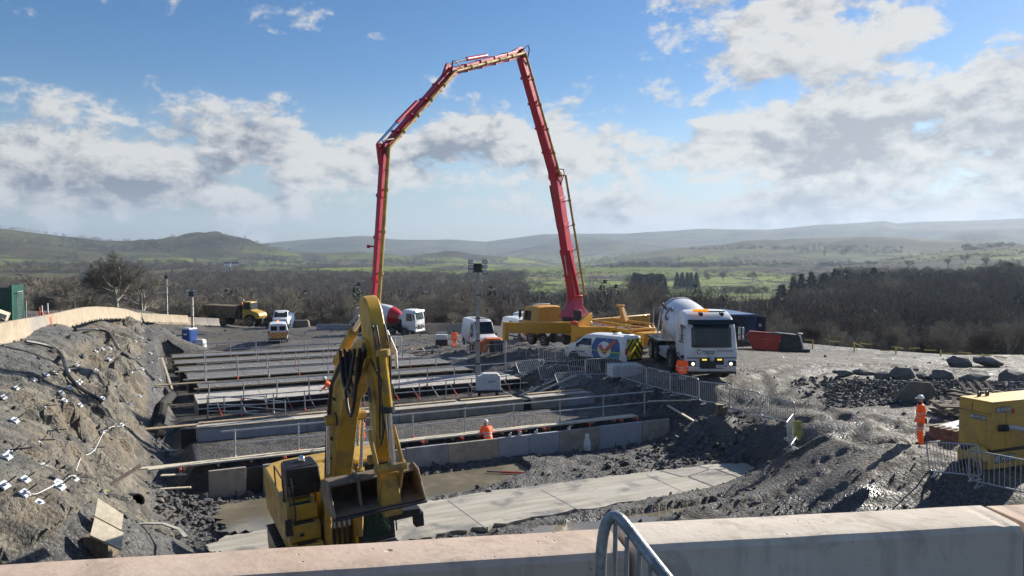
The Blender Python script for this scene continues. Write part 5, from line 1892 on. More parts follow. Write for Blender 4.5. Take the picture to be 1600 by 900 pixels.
# turret column
a = plocal(PB + Vector((0, 0, zg + 2.45)))
tb = plocal(J[0])
MB().loft([[(x * .95, y * .85, 2.48) for x, y in ((1, 1), (-1, 1), (-1, -1), (1, -1))], [(tb.x + x * .5, tb.y + y * .45, 3.3) for x, y in ((1, 1), (-1, 1), (-1, -1), (1, -1))],
           [(tb.x + x * .42, tb.y + y * .5, tb.z + .45) for x, y in ((1, 1), (-1, 1), (-1, -1), (1, -1))]]).obj('turret', 'red_boom', pump, bevel=.05)
for k in range(5):
    A_, B_ = J[k], J[k + 1]
    d = (B_ - A_).normalized()
    w1_, h1_, w2_, h2_ = widths[k]
    q = MB().bar(plocal(A_ - d * .15), plocal(B_ + d * .15), w1_, h1_, up=(Pm.to_3x3() @ bd) if abs(d.z) > .5 else (0, 0, 1), w2=w2_, h2=h2_)
    sec = q.obj('boom_section', 'red_boom', pump, bevel=.03)
    # joint drum and bolts
    MB().tube([plocal(B_ - lat * (w2_ / 2 + .12)), plocal(B_ + lat * (w2_ / 2 + .12))], .34 - k * .03, 14).obj('boom_joint', 'red_boom', pump, smooth=35)
    # concrete pipe
    off = [1.0, .42, .36, .34, .33][k]
    sgn = 1
    p0, p1 = A_ + lat * off * sgn, B_ + lat * off * sgn
    if k == 0:
        p0, p1 = A_ + lat * .85 + Vector((0, 0, .5)), B_ + lat * .85
    r_ = .085 if k < 4 else .10
    pts = [A_ + lat * .3, p0, p0.lerp(p1, .5), p1, B_ + lat * (.3 + .05)]
    MB().tube([plocal(x_) for x_ in pts], r_, 10).obj('concrete_pipe', 'yellow_worn', pump, smooth=35)
    n = 5
    for i in range(1, n):
        f_ = i / n
        m_ = p0.lerp(p1, f_)
        c_ = A_.lerp(B_, f_) + lat * (w1_ * .4)
        MB().tube([plocal(c_), plocal(m_)], .035, 6).obj('pipe_bracket', 'red_boom', pump)
        MB().lathe([(r_ + .05, -.06), (r_ + .05, .06)], 10, Matrix.Translation(plocal(m_)) @ (Pm.to_3x3() @ d).to_track_quat('Z', 'Y').to_matrix().to_4x4()).obj('pipe_coupling', 'yellow_worn', pump)
        MB().bar(plocal(A_.lerp(B_, f_ + .02)), plocal(A_.lerp(B_, f_ + .035)), w1_ + .05, h1_ * (1 - .3 * f_) + .06, up=(Pm.to_3x3() @ bd) if abs(d.z) > .5 else (0, 0, 1)).obj('stiffener', 'red_boom', pump)
    # hydraulic cylinder on the underside near the start of each section
    if k < 4:
        up_ = d.cross(lat).normalized()
        side_ = -1
        C_ = J[k + 2]
        d2 = (C_ - B_).normalized()
        inner = (d2 - d).normalized()
        h_ = .45 if k else .6
        c0 = A_.lerp(B_, .42 if k else .30) - lat * 0 - inner * 0 + (-(d2 + d).cross(lat)).normalized() * 0
        nrm = d.cross(lat).normalized()
        # outside of the bend
        if nrm.dot(d2) > 0:
            nrm = -nrm
        c0 = A_.lerp(B_, .50) + nrm * (h1_ * .5 + .12)
        c1 = A_.lerp(B_, .78) + nrm * (h1_ * .5 + .20)
        n2 = d2.cross(lat).normalized()
        if n2.dot(d) < 0:
            n2 = -n2
        c2 = B_ + nrm * (.45) + d * .25
        MB().tube([plocal(c0), plocal(c1)], .15 - .015 * k, 12).obj('boom_cylinder', 'red_boom', pump, smooth=35)
        MB().tube([plocal(c1), plocal(c2)], .075, 10).obj('cylinder_rod', 'chrome', pump, smooth=35)
        MB().bar(plocal(B_), plocal(c2), .16, .26).bar(plocal(c2), plocal(B_ + d2 * .9 + n2 * .2), .14, .2).obj('linkage', 'red_boom', pump, bevel=.02)
        hp = [B_ + lat * .2 - d * .9, B_ + lat * .5 + nrm * .5, B_ + lat * .45 + nrm * .6 + d * .3, B_ + lat * .3 + d2 * .6, B_ + d2 * 1.2 + lat * .2]
        MB().tube([plocal(x_) for x_ in hp], .04, 6).obj('hydraulic_hose', 'hose', pump, smooth=60)
# lower mast cylinders and slotted throat
for s_ in (-1, 1):
    MB().tube([plocal(PB + lat * .35 * s_ - bd * .6 + Vector((0, 0, zg + 3.0))), plocal(J[0].lerp(J[1], .42) + lat * .30 * s_ - bd * -.35)], .13, 10).obj('boom_cylinder', 'red_boom', pump, smooth=35)
MB().bar(plocal(J[0].lerp(J[1], .58) - lat * .42), plocal(J[0].lerp(J[1], .93) - lat * .50), .14).obj('boom_cylinder', 'black_metal', pump)
MB().tube([plocal(J[0].lerp(J[1], .22) - lat * .0 + bd * .5), plocal(J[0].lerp(J[1], .38) + bd * .46)], .06, 8).obj('cylinder_rod', 'chrome', pump)
# side pegs on the last section
for f_ in (.47, .79):
    q = J[4].lerp(J[5], f_)
    MB().tube([plocal(q), plocal(q - lat * .55)], .05, 6).box(plocal(q - lat * .6), (.12, .12, .16)).obj('rest_peg', 'red_boom', pump)
# rubber end hose
e = J[5]
MB().tube([plocal(e), plocal(e + Vector((.05, 0, -.8))), plocal(e + Vector((.3, -.1, -1.6))), plocal(e + Vector((.2, -.3, -2.2)))], .10, 10).obj('end_hose', 'hose', pump, smooth=60)

# ------------------------------------------------------------------ excavator
ED = Vector((.43, -.903, 0))
EC = Vector((-4.90, 20.72, 1.45))
erz = rz_of(ED.x, ED.y)
ex = thing('excavator', 'yellow tracked excavator raising a wide bucket behind the foreground barrier', 'excavator', EC, erz)
ex.scale = (.92, 1, 1)
ex.rotation_euler = (0, R(4), erz)      # it stands a little out of level
# local: +Y forward (towards camera), +X is its right side = picture left ... x>0 is picture left
SX = 1


def eb(name, mbld, m, bev=.03, **k):
    return mbld.obj(name, m, ex, bevel=bev, **k)


# undercarriage
for s_ in (1, -1):
    prof = [(-2.0, .45), (-1.85, .12), (-1.6, 0), (1.6, 0), (1.85, .12), (2.0, .45), (1.95, .75), (1.7, .92), (-1.7, .92), (-1.95, .75)]
    tr_ = eb('track', MB().prism(prof, s_ * 1.0, s_ * 1.55, axis='x'), 'black_metal', .02)
    mb = MB()
    for yy in np.arange(-1.7, 1.75, .19):
        mb.box((s_ * 1.275, yy, .95), (.6, .10, .06))
        mb.box((s_ * 1.275, yy, -.01), (.6, .10, .06))
    mb.obj('track_shoe', 'black_metal', tr_)['kind'] = 'stuff'
eb('undercarriage', MB().box((0, 0, .6), (2.2, 2.2, .5)).lathe([(.75, .85), (.75, 1.1)], 20), 'black_metal', .04)
# house: right-hand (picture left, +x) engine side, stepped front
eb('house', MB().prism([(-2.6, 1.15), (1.35, 1.15), (1.35, 1.55), (1.0, 1.6), (1.0, 2.35), (-2.5, 2.45), (-2.75, 2.0)], .55, 1.42, axis='x')
   .box((0, -1.6, 1.75), (1.1, 2.1, 1.2)).prism([(-2.6, 1.15), (-.1, 1.15), (-.1, 2.35), (-2.5, 2.45), (-2.75, 2.0)], -1.42, -.55, axis='x'), 'yellow_cat', .07)
eb('counterweight', MB().prism([(-1.4, -2.3), (1.4, -2.3), (1.25, -3.0), (.7, -3.2), (-.7, -3.2), (-1.25, -3.0)], 1.05, 2.4, axis='z'), 'yellow_cat', .1)
# stepped tool boxes in front of the engine side
for z0_, z1_, y1_ in ((1.15, 1.55, 1.95), (1.57, 2.0, 1.72), (2.02, 2.42, 1.5)):
    eb('tool_box', MB().box((1.0, (1.0 + y1_) / 2, (z0_ + z1_) / 2), (.82, y1_ - 1.0, z1_ - z0_)), 'yellow_cat', .03)
    eb('anti_slip_pad', MB().box((1.0, y1_ - .13, z1_ + .012), (.5, .16, .02)), 'black_metal', 0)
eb('latch', MB().box((1.1, 1.73, 1.75), (.12, .03, .07)), 'black_plastic', 0)
eb('hood_grille', MB().box((1.0, .15, 2.47), (.5, .5, .05)), 'yellow_worn', .01)
eb('handrail', MB().tube([(1.38, 1.0, 2.35), (1.38, 1.0, 3.0), (1.38, -.4, 3.0), (1.38, -.4, 2.45)], .022, 8).tube([(.62, 1.45, 2.4), (.62, 1.45, 2.9), (1.3, 1.45, 2.9), (1.3, 1.45, 1.3)], .022, 8), 'black_metal', 0)
eb('mirror_arm', MB().tube([(1.30, 1.55, 1.5), (1.22, 1.75, 2.3), (1.25, 1.6, 3.15)], .022, 8), 'black_metal', 0)
eb('mirror', MB().box((1.42, 1.75, 2.0), (.18, .08, .42)), 'black_plastic', .03)
# dark louvred exhaust box standing on the hood
lb = eb('air_box', MB().box((.80, .45, 2.83), (.95, .95, .72), taper=(.95, .95)), 'black_metal', .04)
mb = MB()
for k in range(9):
    mb.box((.80, .08 + k * .09, 3.205), (.78, .04, .025))
mb.obj('louvre', 'steel_dark', lb)['kind'] = 'stuff'
MB().lathe([(.05, 0), (.10, .03), (.10, .10), (.06, .16), (.0, .17)], 14, Matrix.Translation((.72, .4, 3.20))).obj('lamp_dome', 'chrome', lb, smooth=50)
# swing frame, boom foot uprights and valve hoses
for s_ in (.36, -.36):
    eb('boom_foot_plate', MB().box((s_, 1.15, 1.75), (.09, 1.3, 1.6), taper=(1, .6)), 'yellow_cat', .02)
eb('valve_cover', MB().box((0, .9, 1.45), (.6, .9, .6)), 'yellow_cat', .03)
for k in range(4):
    x_ = .21 - k * .14
    MB().tube([(x_, 1.55, 1.25), (x_, 1.62, 1.75), (x_, 1.5, 1.95), (x_ + .02, 1.3, 1.9), (x_, 1.2, 1.6)], .035, 8).obj('valve_hose', 'hose', ex, smooth=60)
    MB().tube([(x_, 1.62, 1.7), (x_, 1.60, 1.86)], .045, 8).obj('hose_fitting', 'galv', ex)
# cab on its left (picture right, -x)
cx0 = -.98
mb = MB()
for px_, py_ in ((-.55, 1.65), (-1.42, 1.65), (-.55, -.0), (-1.42, -.0)):
    mb.bar((px_, py_, 1.15), (px_ + (.0), py_ - (.18 if py_ > 1 else 0), 3.1), .09)
mb.box((cx0, .75, 3.14), (.98, 1.62, .09)).box((cx0, .82, 1.2), (.95, 1.75, .12))
eb('cab_frame', mb, 'black_metal', .015)
eb('cab_roof', MB().box((cx0, .72, 3.22), (.94, 1.5, .08), taper=(.92, .92)), 'yellow_cat', .03)
slabpoly([(-.60, 1.68, 1.28), (-1.37, 1.68, 1.28), (-1.37, 1.50, 3.08), (-.60, 1.50, 3.08)], .012).obj('windscreen', 'glass_clear', ex)
slabpoly([(-1.44, 1.62, 1.3), (-1.44, .05, 1.3), (-1.44, .05, 3.05), (-1.44, 1.46, 3.05)], .012).obj('side_window', 'glass_clear', ex)
slabpoly([(-.53, 1.62, 1.3), (-.53, .05, 1.3), (-.53, .05, 3.05), (-.53, 1.46, 3.05)], .012).obj('side_window', 'glass_clear', ex)
slabpoly([(-.55, -.02, 1.9), (-1.42, -.02, 1.9), (-1.42, -.02, 3.05), (-.55, -.02, 3.05)], .012).obj('rear_window', 'glass_clear', ex)
eb('cab_lower_panel', MB().box((-.52, .85, 1.5), (.05, 1.5, .7)).box((cx0, .02, 1.55), (.9, .06, .7)), 'yellow_cat', .01)
eb('seat', MB().box((cx0, .45, 1.75), (.5, .5, .16)).box((cx0, .2, 2.2), (.48, .14, .85)), 'black_plastic', .05)
eb('console', MB().box((-.68, .75, 1.85), (.14, .5, .3)).box((-1.28, .75, 1.85), (.14, .5, .3)), 'black_plastic', .03)
eb('beacon', MB().lathe([(.08, 0), (.09, .05), (.09, .2), (.05, .24)], 14, Matrix.Translation((-.52, .1, 3.28))), 'amber', 0, smooth=50)
eb('grab_rail', MB().tube([(-1.52, 1.66, 1.3), (-1.52, 1.60, 3.0)], .022, 8).tube([(-1.1, -.3, 2.5), (-1.1, -.3, 3.3), (-.95, -.3, 3.35)], .02, 8), 'black_metal', 0)
eb('wiper', MB().tube([(-1.3, 1.70, 1.5), (-1.05, 1.64, 2.3)], .012, 6), 'black_plastic', 0)
# boom: box section, banana shape, drawn in the (forward, up) plane
def prism_yz(poly, x0, x1):
    return MB().prism(poly, x0, x1, axis='x')


bp_ = [(.75, 1.75), (1.15, 1.65), (2.2, 3.1), (3.35, 4.75), (3.9, 5.35), (5.95, 6.35), (6.35, 6.6), (6.2, 6.95), (5.75, 6.95), (4.6, 6.55), (3.3, 6.05), (2.75, 5.65), (1.7, 3.8), (.8, 2.2)]
boom = eb('boom', prism_yz(bp_, -.23, .23), 'yellow_cat', .025)
MB().bar((.31, 1.6, 3.0), (.31, 3.3, 5.7), .04, .05).bar((-.31, 1.6, 3.0), (-.31, 3.3, 5.7), .04, .05).obj('pipe_run', 'yellow_worn', boom)
mb = MB()
for k in range(3):
    mb.tube([(.33, 1.2 + .08 * k, 2.4), (.36, 2.3 + .08 * k, 4.3), (.36, 3.2 + .05 * k, 5.6), (.36, 4.4, 6.3 - .07 * k)], .022, 6)
mb.obj('hydraulic_pipe', 'steel_dark', boom, smooth=60)
for s_ in (.43, -.43):
    MB().tube([(s_, 1.75, 1.45), (s_, 2.45, 3.35)], .10, 14).obj('boom_cylinder', 'yellow_worn', boom, smooth=35)
    MB().tube([(s_, 2.45, 3.35), (s_, 3.0, 4.75)], .055, 12).obj('cylinder_rod', 'chrome', boom, smooth=35)
    MB().tube([(s_ * .6, 3.02, 4.78), (s_ * 1.2, 3.02, 4.78)], .12, 14).obj('pin_boss', 'yellow_worn', boom)
text_mesh('345', .5, 'text_navy', boom, frame_M((.304, 2.45, 4.75), (0, .52, .85), (0, -.85, .52)), 'lettering')
def zs(z):
    return 4.45 + (z - 4.45) * .79


zmap = lambda P: [(x, y, zs(z)) for x, y, z in P]
# stick cylinder on top of the boom
MB().tube([(0, 2.6, 6.05), (0, 4.5, 6.95)], .12, 14).obj('stick_cylinder', 'yellow_worn', ex, smooth=35)
MB().tube([(0, 4.5, 6.95), (0, 5.75, 7.5)], .06, 12).obj('cylinder_rod', 'chrome', ex, smooth=35)
# stick
sp = [(5.62, 8.45), (5.75, 8.62), (5.98, 8.68), (6.22, 8.60), (6.42, 8.35), (6.62, 7.7), (6.66, 7.3), (6.5, 6.6), (6.30, 5.4), (6.16, 4.6), (5.98, 4.45), (5.82, 4.55), (5.86, 5.4), (5.78, 6.6), (5.72, 7.3), (5.70, 8.0)]
sp = [(y_, zs(z_)) for y_, z_ in sp]
stick = eb('stick', prism_yz(sp, -.15, .15), 'yellow_cat', .03)
for s_ in (.2, -.17):
    MB().bar((s_, 6.67, zs(7.75)), (s_ * .75, 6.72, zs(6.95)), .035, .10).obj('cylinder_bracket', 'yellow_cat', stick)
MB().tube(zmap([(.05, 6.80, 7.35), (-.02, 6.72, 5.95)]), .095, 16).obj('bucket_cylinder', 'yellow_cat', stick, smooth=35)
MB().tube(zmap([(.03, 6.80, 7.45), (.03, 6.80, 7.30)]), .15, 16).obj('cylinder_cap', 'yellow_worn', stick)
MB().tube([(-.02, 6.72, zs(5.95)), (-.06, 6.62, 4.55)], .07, 14).obj('cylinder_rod', 'chrome', stick, smooth=35)
MB().tube(zmap([(-.02, 6.72, 6.05), (-.02, 6.72, 5.90)]), .135, 16).obj('gland', 'steel_dark', stick)
for k, (a0, sag, xo) in enumerate([(7.0, .9, .30), (7.1, 1.2, .36), (6.9, 1.5, .42), (7.05, .6, .25), (7.1, 1.0, .47)]):
    pts = []
    for u_ in np.linspace(0, 1, 12):
        y_ = 5.0 + 1.35 * u_
        z_ = zs(a0 + .15 - sag * 4 * u_ * (1 - u_) + .2 * u_)
        pts.append((xo + .1 * math.sin(3 * u_), y_, z_))
    MB().tube(pts, .038, 8).obj('hydraulic_hose', 'hose', ex, smooth=60)
MB().tube(zmap([(.22, 6.5, 7.2), (.12, 6.85, 6.7), (.18, 6.85, 6.2), (.1, 6.8, 5.6), (.16, 6.6, 5.1)]), .022, 8).obj('hydraulic_hose', 'hose', stick, smooth=60)
MB().tube(zmap([(-.24, 6.3, 7.8), (-.34, 6.5, 7.3), (-.30, 6.6, 6.9)]), .03, 8).obj('hydraulic_hose', 'galv_dull', stick, smooth=60)
# wear plates, clamps and grease round the pins
for (y_, z_) in ((1.0, 1.95), (3.02, 4.78), (6.15, 6.75), (6.35, 5.9)):
    for s_ in (1, -1):
        MB().lathe([(.14, 0), (.16, .01), (.12, .03), (.05, .035)], 14, Matrix.Translation((s_ * .235, y_, z_)) @ Matrix.Rotation(R(90 * s_), 4, 'Y')).obj('pin_cap', 'steel_dark', ex, smooth=35)
for k in range(5):
    f_ = .15 + .17 * k
    MB().box((.245, 1.35 + 2.0 * f_, 2.6 + 3.2 * f_), (.05, .16, .07)).obj('pipe_clamp', 'steel_dark', boom)
for k, (xo, yo) in enumerate(((.13, .0), (.06, .03), (-.12, .02))):
    MB().tube(zmap([(xo, 6.55 + yo, 8.0), (xo + .03, 6.82, 7.6), (xo + .02, 6.80, 7.0), (xo, 6.66, 6.2), (xo, 6.45, 5.2)]), .02, 6).obj('stick_pipe', 'steel_dark', stick, smooth=60)
# linkage and quick hitch
for s_ in (.27, -.27):
    MB().bar((s_, 6.15, 5.15), (s_ * 1.0, 6.62, 4.5), .05, .16).obj('link_arm', 'yellow_worn', ex, bevel=.01)
    MB().bar((s_ * .9, 6.62, 4.5), (s_ * .8, 6.35, 3.95), .05, .16).obj('link_arm', 'yellow_worn', ex, bevel=.01)
MB().tube([(-.33, 6.62, 4.5), (.33, 6.62, 4.5)], .09, 14).tube([(-.3, 6.02, 4.55), (.3, 6.02, 4.55)], .09, 14).obj('pin', 'yellow_worn', ex, smooth=35)
eb('quick_hitch', MB().box((0, 6.35, 4.0), (.46, .32, .75), taper=(.8, .9)).box((0, 6.38, 3.62), (.40, .5, .16)), 'yellow_worn', .03)
# bucket: wide ditching trough; section in (y,z), open towards the camera and up
arc = [(6.2, 4.24)]
for a_ in np.linspace(R(80), R(262), 14):
    arc.append((5.95 + .46 * math.cos(a_) * 1.0, 4.02 + .27 * math.sin(a_)))
arc += [(6.55, 3.70)]
inn = [(y_ * .985 + .09, z_ + (.035 if z_ < 4 else -.03)) for y_, z_ in arc[1:-1]]
bw_ = .94
mb = MB()
outer_pts = arc
th = .035
for i in range(len(outer_pts) - 1):
    a_, b_ = outer_pts[i], outer_pts[i + 1]
    dy, dz = b_[0] - a_[0], b_[1] - a_[1]
    L_ = math.hypot(dy, dz)
    ny, nz = -dz / L_ * th, dy / L_ * th
    mb.add([(x_, y_, z_) for x_ in (-bw_, bw_) for y_, z_ in ((a_[0], a_[1]), (b_[0], b_[1]), (b_[0] + ny, b_[1] + nz), (a_[0] + ny, a_[1] + nz))],
           [(0, 1, 2, 3), (7, 6, 5, 4), (0, 4, 5, 1), (1, 5, 6, 2), (2, 6, 7, 3), (3, 7, 4, 0)])
bk = eb('bucket', mb, 'bucket_steel', 0, smooth=40)
sidep = [(6.28, 4.28), (6.0, 4.33), (5.6, 4.2), (5.45, 4.0), (5.55, 3.82), (5.9, 3.7), (6.6, 3.66), (6.62, 3.76)]
for s_ in (1, -1):
    MB().prism(sidep, s_ * bw_, s_ * (bw_ + .045), axis='x').obj('bucket_side', 'bucket_steel', bk, bevel=.01)
MB().box((0, 6.56, 3.7), (2.0, .16, .05), rot=(R(-6), 0, 0)).obj('cutting_edge', 'steel_dark', bk, bevel=.01)
MB().prism([(5.7, 3.7), (6.3, 3.7), (6.2, 4.3), (5.8, 4.35)], .30, .36, axis='x').prism([(5.7, 3.7), (6.3, 3.7), (6.2, 4.3), (5.8, 4.35)], -.36, -.30, axis='x').obj('bucket_ear', 'bucket_steel', bk)
bk.location = (.26, 0, .0)
MB().box((-.62, 6.0, 3.38), (.7, .5, .16)).box((-.95, 6.1, 3.2), (.2, .22, .3)).obj('tilt_frame', 'black_metal', bk, bevel=.02)

# ------------------------------------------------------------------ articulated dump truck, far left, facing right
p = at(385, 512, 10.7)
dt = thing('dump_truck', 'yellow and brown articulated dump truck parked behind the far barrier', 'dump truck', (p.x - 3.0, p.y + 1, zfit(p.x - 3, p.y + 1) + .05), rz_of(.97, -.22))
dt.scale = (.95, .80, .97)
dt.location.x += 1.0
MB().prism([(-5.6, 1.7), (-5.9, 3.15), (-5.5, 3.25), (1.3, 3.1), (1.5, 3.3), (1.5, 2.7), (.6, 1.35), (-3.6, 1.25)], -1.5, 1.5, axis='x').obj('dump_body', 'dumper_brown', dt, bevel=.06)
for yy in (-4.6, -3.2, -1.8, -.4):
    MB().box((1.54, yy, 2.3), (.08, .14, 1.3)).obj('body_rib', 'dumper_brown', dt)
MB().box((0, -1.5, 1.2), (.9, 8.0, .4)).obj('chassis', 'black_metal', dt)
MB().prism([(2.3, 1.2), (5.6, 1.2), (5.9, 1.6), (5.6, 2.1), (4.3, 2.45), (3.9, 2.5), (2.3, 2.5)], -1.2, 1.2, axis='x').obj('bonnet', 'yellow_cat', dt, bevel=.1)
MB().prism([(2.2, 2.3), (4.1, 2.3), (3.9, 3.75), (2.3, 3.8)], -.9, .9, axis='x').obj('cab', 'yellow_cat', dt, bevel=.06)
for s_ in (1, -1):
    slabpoly([(s_ * .93, 2.45, 2.6), (s_ * .93, 3.85, 2.6), (s_ * .93, 3.7, 3.6), (s_ * .93, 2.5, 3.6)], .02).obj('window', 'glass_dark', dt)
    for yy in (4.0, -1.6, -3.5):
        wheel(dt, s_ * 1.5, yy, .9, .6, 'yellow_worn', 22)
        MB().prism([(yy + 1.05 * math.cos(a), .9 + 1.0 * math.sin(a)) for a in np.linspace(.2, math.pi - .2, 9)] + [(yy + .98 * math.cos(a), .9 + .94 * math.sin(a)) for a in np.linspace(math.pi - .2, .2, 9)], s_ * .9, s_ * 1.55, axis='x').obj('mudguard', 'black_plastic', dt)
slabpoly([(-.8, 4.1, 2.6), (.8, 4.1, 2.6), (.8, 3.93, 3.6), (-.8, 3.93, 3.6)], .03).obj('windscreen', 'glass_dark', dt)
MB().box((0, 1.7, 2.3), (2.4, .5, 1.9)).obj('headboard', 'black_metal', dt, bevel=.05)
MB().lathe([(.1, 0), (.1, .2), (.05, .25)], 10, Matrix.Translation((.4, 2.0, 3.85))).obj('beacon', 'lamp_glass', dt)
MB().box((0, 1.4, 3.4), (.6, .5, .5)).obj('exhaust_box', 'orange_paint', dt, bevel=.05)
# blue cab behind it
p = at(390, 505, 10.5)
o = thing('blue_lorry', 'dark blue lorry cab showing behind the dump truck', 'lorry', (p.x - .2, p.y + 14, zfit(p.x, p.y + 14)), rz_of(.95, -.3))
Body([(3, .6, 1.5, 2.0, 1.1, 1.2, 1.1), (2.9, .5, 1.8, 2.9, 1.2, 1.25, 1.15), (2, .5, 1.8, 3.1, 1.2, 1.25, 1.15), (1.0, .6, 1.8, 3.1, 1.2, 1.25, 1.1)], .15).mesh().obj('cab', 'blue_paint', o)
MB().box((0, -1.5, 1.0), (2.2, 5, .5)).obj('chassis', 'black_metal', o)
for s_ in (1, -1):
    wheel(o, s_ * 1.2, 1.9, .5, .3, n=14)
    wheel(o, s_ * 1.2, -2.5, .5, .3, n=14)

# ------------------------------------------------------------------ blue container with open doors
p = at(1155, 540, 7.1)
cz = zfit(p.x, p.y + 1)
ct = thing('shipping_container', 'blue steel container with its end doors open, behind the mixer lorry', 'container', (p.x - .1, p.y + 3.6, cz - .25), rz_of(.16, -.985))
W_, Hc, L_ = 2.44, 2.6, 6.0
mb = MB()
for s_ in (1, -1):   # corrugated sides
    n = 44
    for k in range(n):
        y0_ = -L_ / 2 + L_ * k / n
        dep = .04 if k % 2 else 0
        mb.box((s_ * (W_ / 2 - .03 - dep), y0_ + L_ / n / 2, Hc / 2), (.03, L_ / n, Hc - .2))
mb.obj('side_wall', 'blue_paint', ct)['kind'] = 'stuff'
mb = MB()
for s_ in (1, -1):
    for yy in (-L_ / 2, L_ / 2):
        mb.box((s_ * (W_ / 2 - .06), yy, Hc / 2), (.14, .14, Hc))
    mb.box((s_ * (W_ / 2 - .05), 0, Hc - .06), (.11, L_, .12)).box((s_ * (W_ / 2 - .05), 0, .08), (.11, L_, .16))
mb.box((0, L_ / 2, Hc - .06), (W_, .12, .13)).box((0, L_ / 2, .08), (W_, .12, .16)).box((0, -L_ / 2, Hc / 2), (W_, .08, Hc))
mb.obj('frame', 'blue_paint', ct)
MB().box((0, 0, Hc - .03), (W_ - .16, L_ - .1, .05)).obj('roof', 'blue_paint', ct)
MB().box((0, 0, .18), (W_ - .2, L_ - .1, .05)).obj('floor', 'timber_old', ct)
for s_, ang_, mm in ((1, 150, 'blue_paint'), (-1, 100, 'navy_paint')):
    A = Matrix.Translation((s_ * W_ / 2, L_ / 2, 0)) @ Matrix.Rotation(R(-ang_ * s_ + (180 if s_ > 0 else 0)), 4, 'Z')
    d = MB().box((.6 * (1 if s_ < 0 else 1), 0, Hc / 2), (1.18, .05, Hc - .25), M=A)
    do = d.obj('door', mm, ct)
    mb = MB()
    for q in (.35, .85):
        mb.tube([A @ Vector((q, .06, .2)), A @ Vector((q, .06, Hc - .2))], .02, 6)
        mb.tube([A @ Vector((q, -.06, .2)), A @ Vector((q, -.06, Hc - .2))], .02, 6)
    mb.obj('lock_bar', 'steel_dark', do)
    if s_ < 0:
        q = MB()
        for dx_, dz_ in ((-.09, .06), (.09, .06), (-.09, -.06), (.09, -.06)):
            q.box((.55 + dx_, 0, 1.75 + dz_), (.15, .09, .10), M=A)
        q.obj('notice_label', 'text_white', do)
# ------------------------------------------------------------------ red skip with black attachment
p = at(1205, 552, 7.1)
sk = thing('screening_bucket', 'red steel skip with pale lettering beside the container', 'skip', (p.x - .4, p.y + .5, zfit(p.x, p.y)), R(-12))
sk.scale = (.68, .8, 1)
prof = [(-1.9, .95), (-1.55, .9), (-1.2, .12), (1.3, .0), (1.75, 1.2), (-1.4, 1.35)]
MB().prism(prof, -.8, .8).obj('tub', 'red_paint', sk, bevel=.03)
MB().bar((-1.95, -.85, 1.0), (-1.4, -.85, 1.3), .1).bar((-1.45, -.85, 1.38), (1.8, -.85, 1.24), .1).obj('rim_bar', 'steel_dark', sk)
for k, (w_, z_) in enumerate(((.9, .85), (.5, .62), (.35, .42))):
    MB().box((.2, -.815, z_), (w_, .01, .09)).obj('faded_lettering', 'logo_red', sk)
p = at(1245, 552, 7.1)
sk2 = thing('crusher_attachment', 'black machine attachment with white brackets beside the red skip', 'attachment', (p.x - .75, p.y + .3, zfit(p.x, p.y)), R(-5))
sk2.scale = (.8, .8, .95)
MB().prism([(-1.6, .1), (1.5, .25), (1.2, 1.25), (.9, 1.35), (-.9, 1.5), (-1.2, 1.3)], -.6, .6).obj('housing', 'black_metal', sk2, bevel=.05)
MB().box((.6, -.2, .15), (2.8, 1.2, .25)).obj('base_beam', 'black_metal', sk2, bevel=.03)
MB().bar((-1.5, -.7, 1.55), (-1.1, -.7, .95), .12).bar((-1.1, -.7, .9), (-.6, -.7, .9), .12).bar((1.1, -.7, 1.4), (1.4, -.7, .4), .1).obj('bracket', 'net_white', sk2, bevel=.01)
MB().lathe([(.2, 0), (.24, .04), (.2, .1)], 12, Matrix.Translation((1.15, -.6, 1.4))).obj('cap', 'net_white', sk2)

# ------------------------------------------------------------------ yellow pump set with lettering
gen_p = Vector((17.05, 23.75, 0))
gz_ = 2.97
frz = R(22)
gn = thing('pump_set', 'large yellow trailer pump set behind the barriers at the right edge', 'pump', (15.26, 25.15, gz_), frz)
# local: x right, y away. box left-near corner at about (-1.95,-1.1)
Bx = [(-.75, -1.15), (2.6, -1.15), (2.6, -.02), (-.75, -.02)]
hs = MB().prism(Bx, .95, 2.42, axis='z').obj('canopy', 'yellow_sel', gn, bevel=.02)
MB().prism([(a * 1.005 - .02, b * 1.0 - (.02 if b < 0 else -.02)) for a, b in Bx], 2.42, 2.47, axis='z').obj('roof', 'yellow_sel', gn, bevel=.012)
MB().prism([(-.85, -1.10), (2.5, -1.10), (2.5, -.06), (-.85, -.06)], .0 + .30, .82, axis='z').obj('fuel_tank', 'yellow_sel', gn, bevel=.04)
MB().prism([(-.7, -1.05), (2.45, -1.05), (2.45, -.1), (-.7, -.1)], .78, .97, axis='z').obj('skid_gap', 'black_metal', gn)
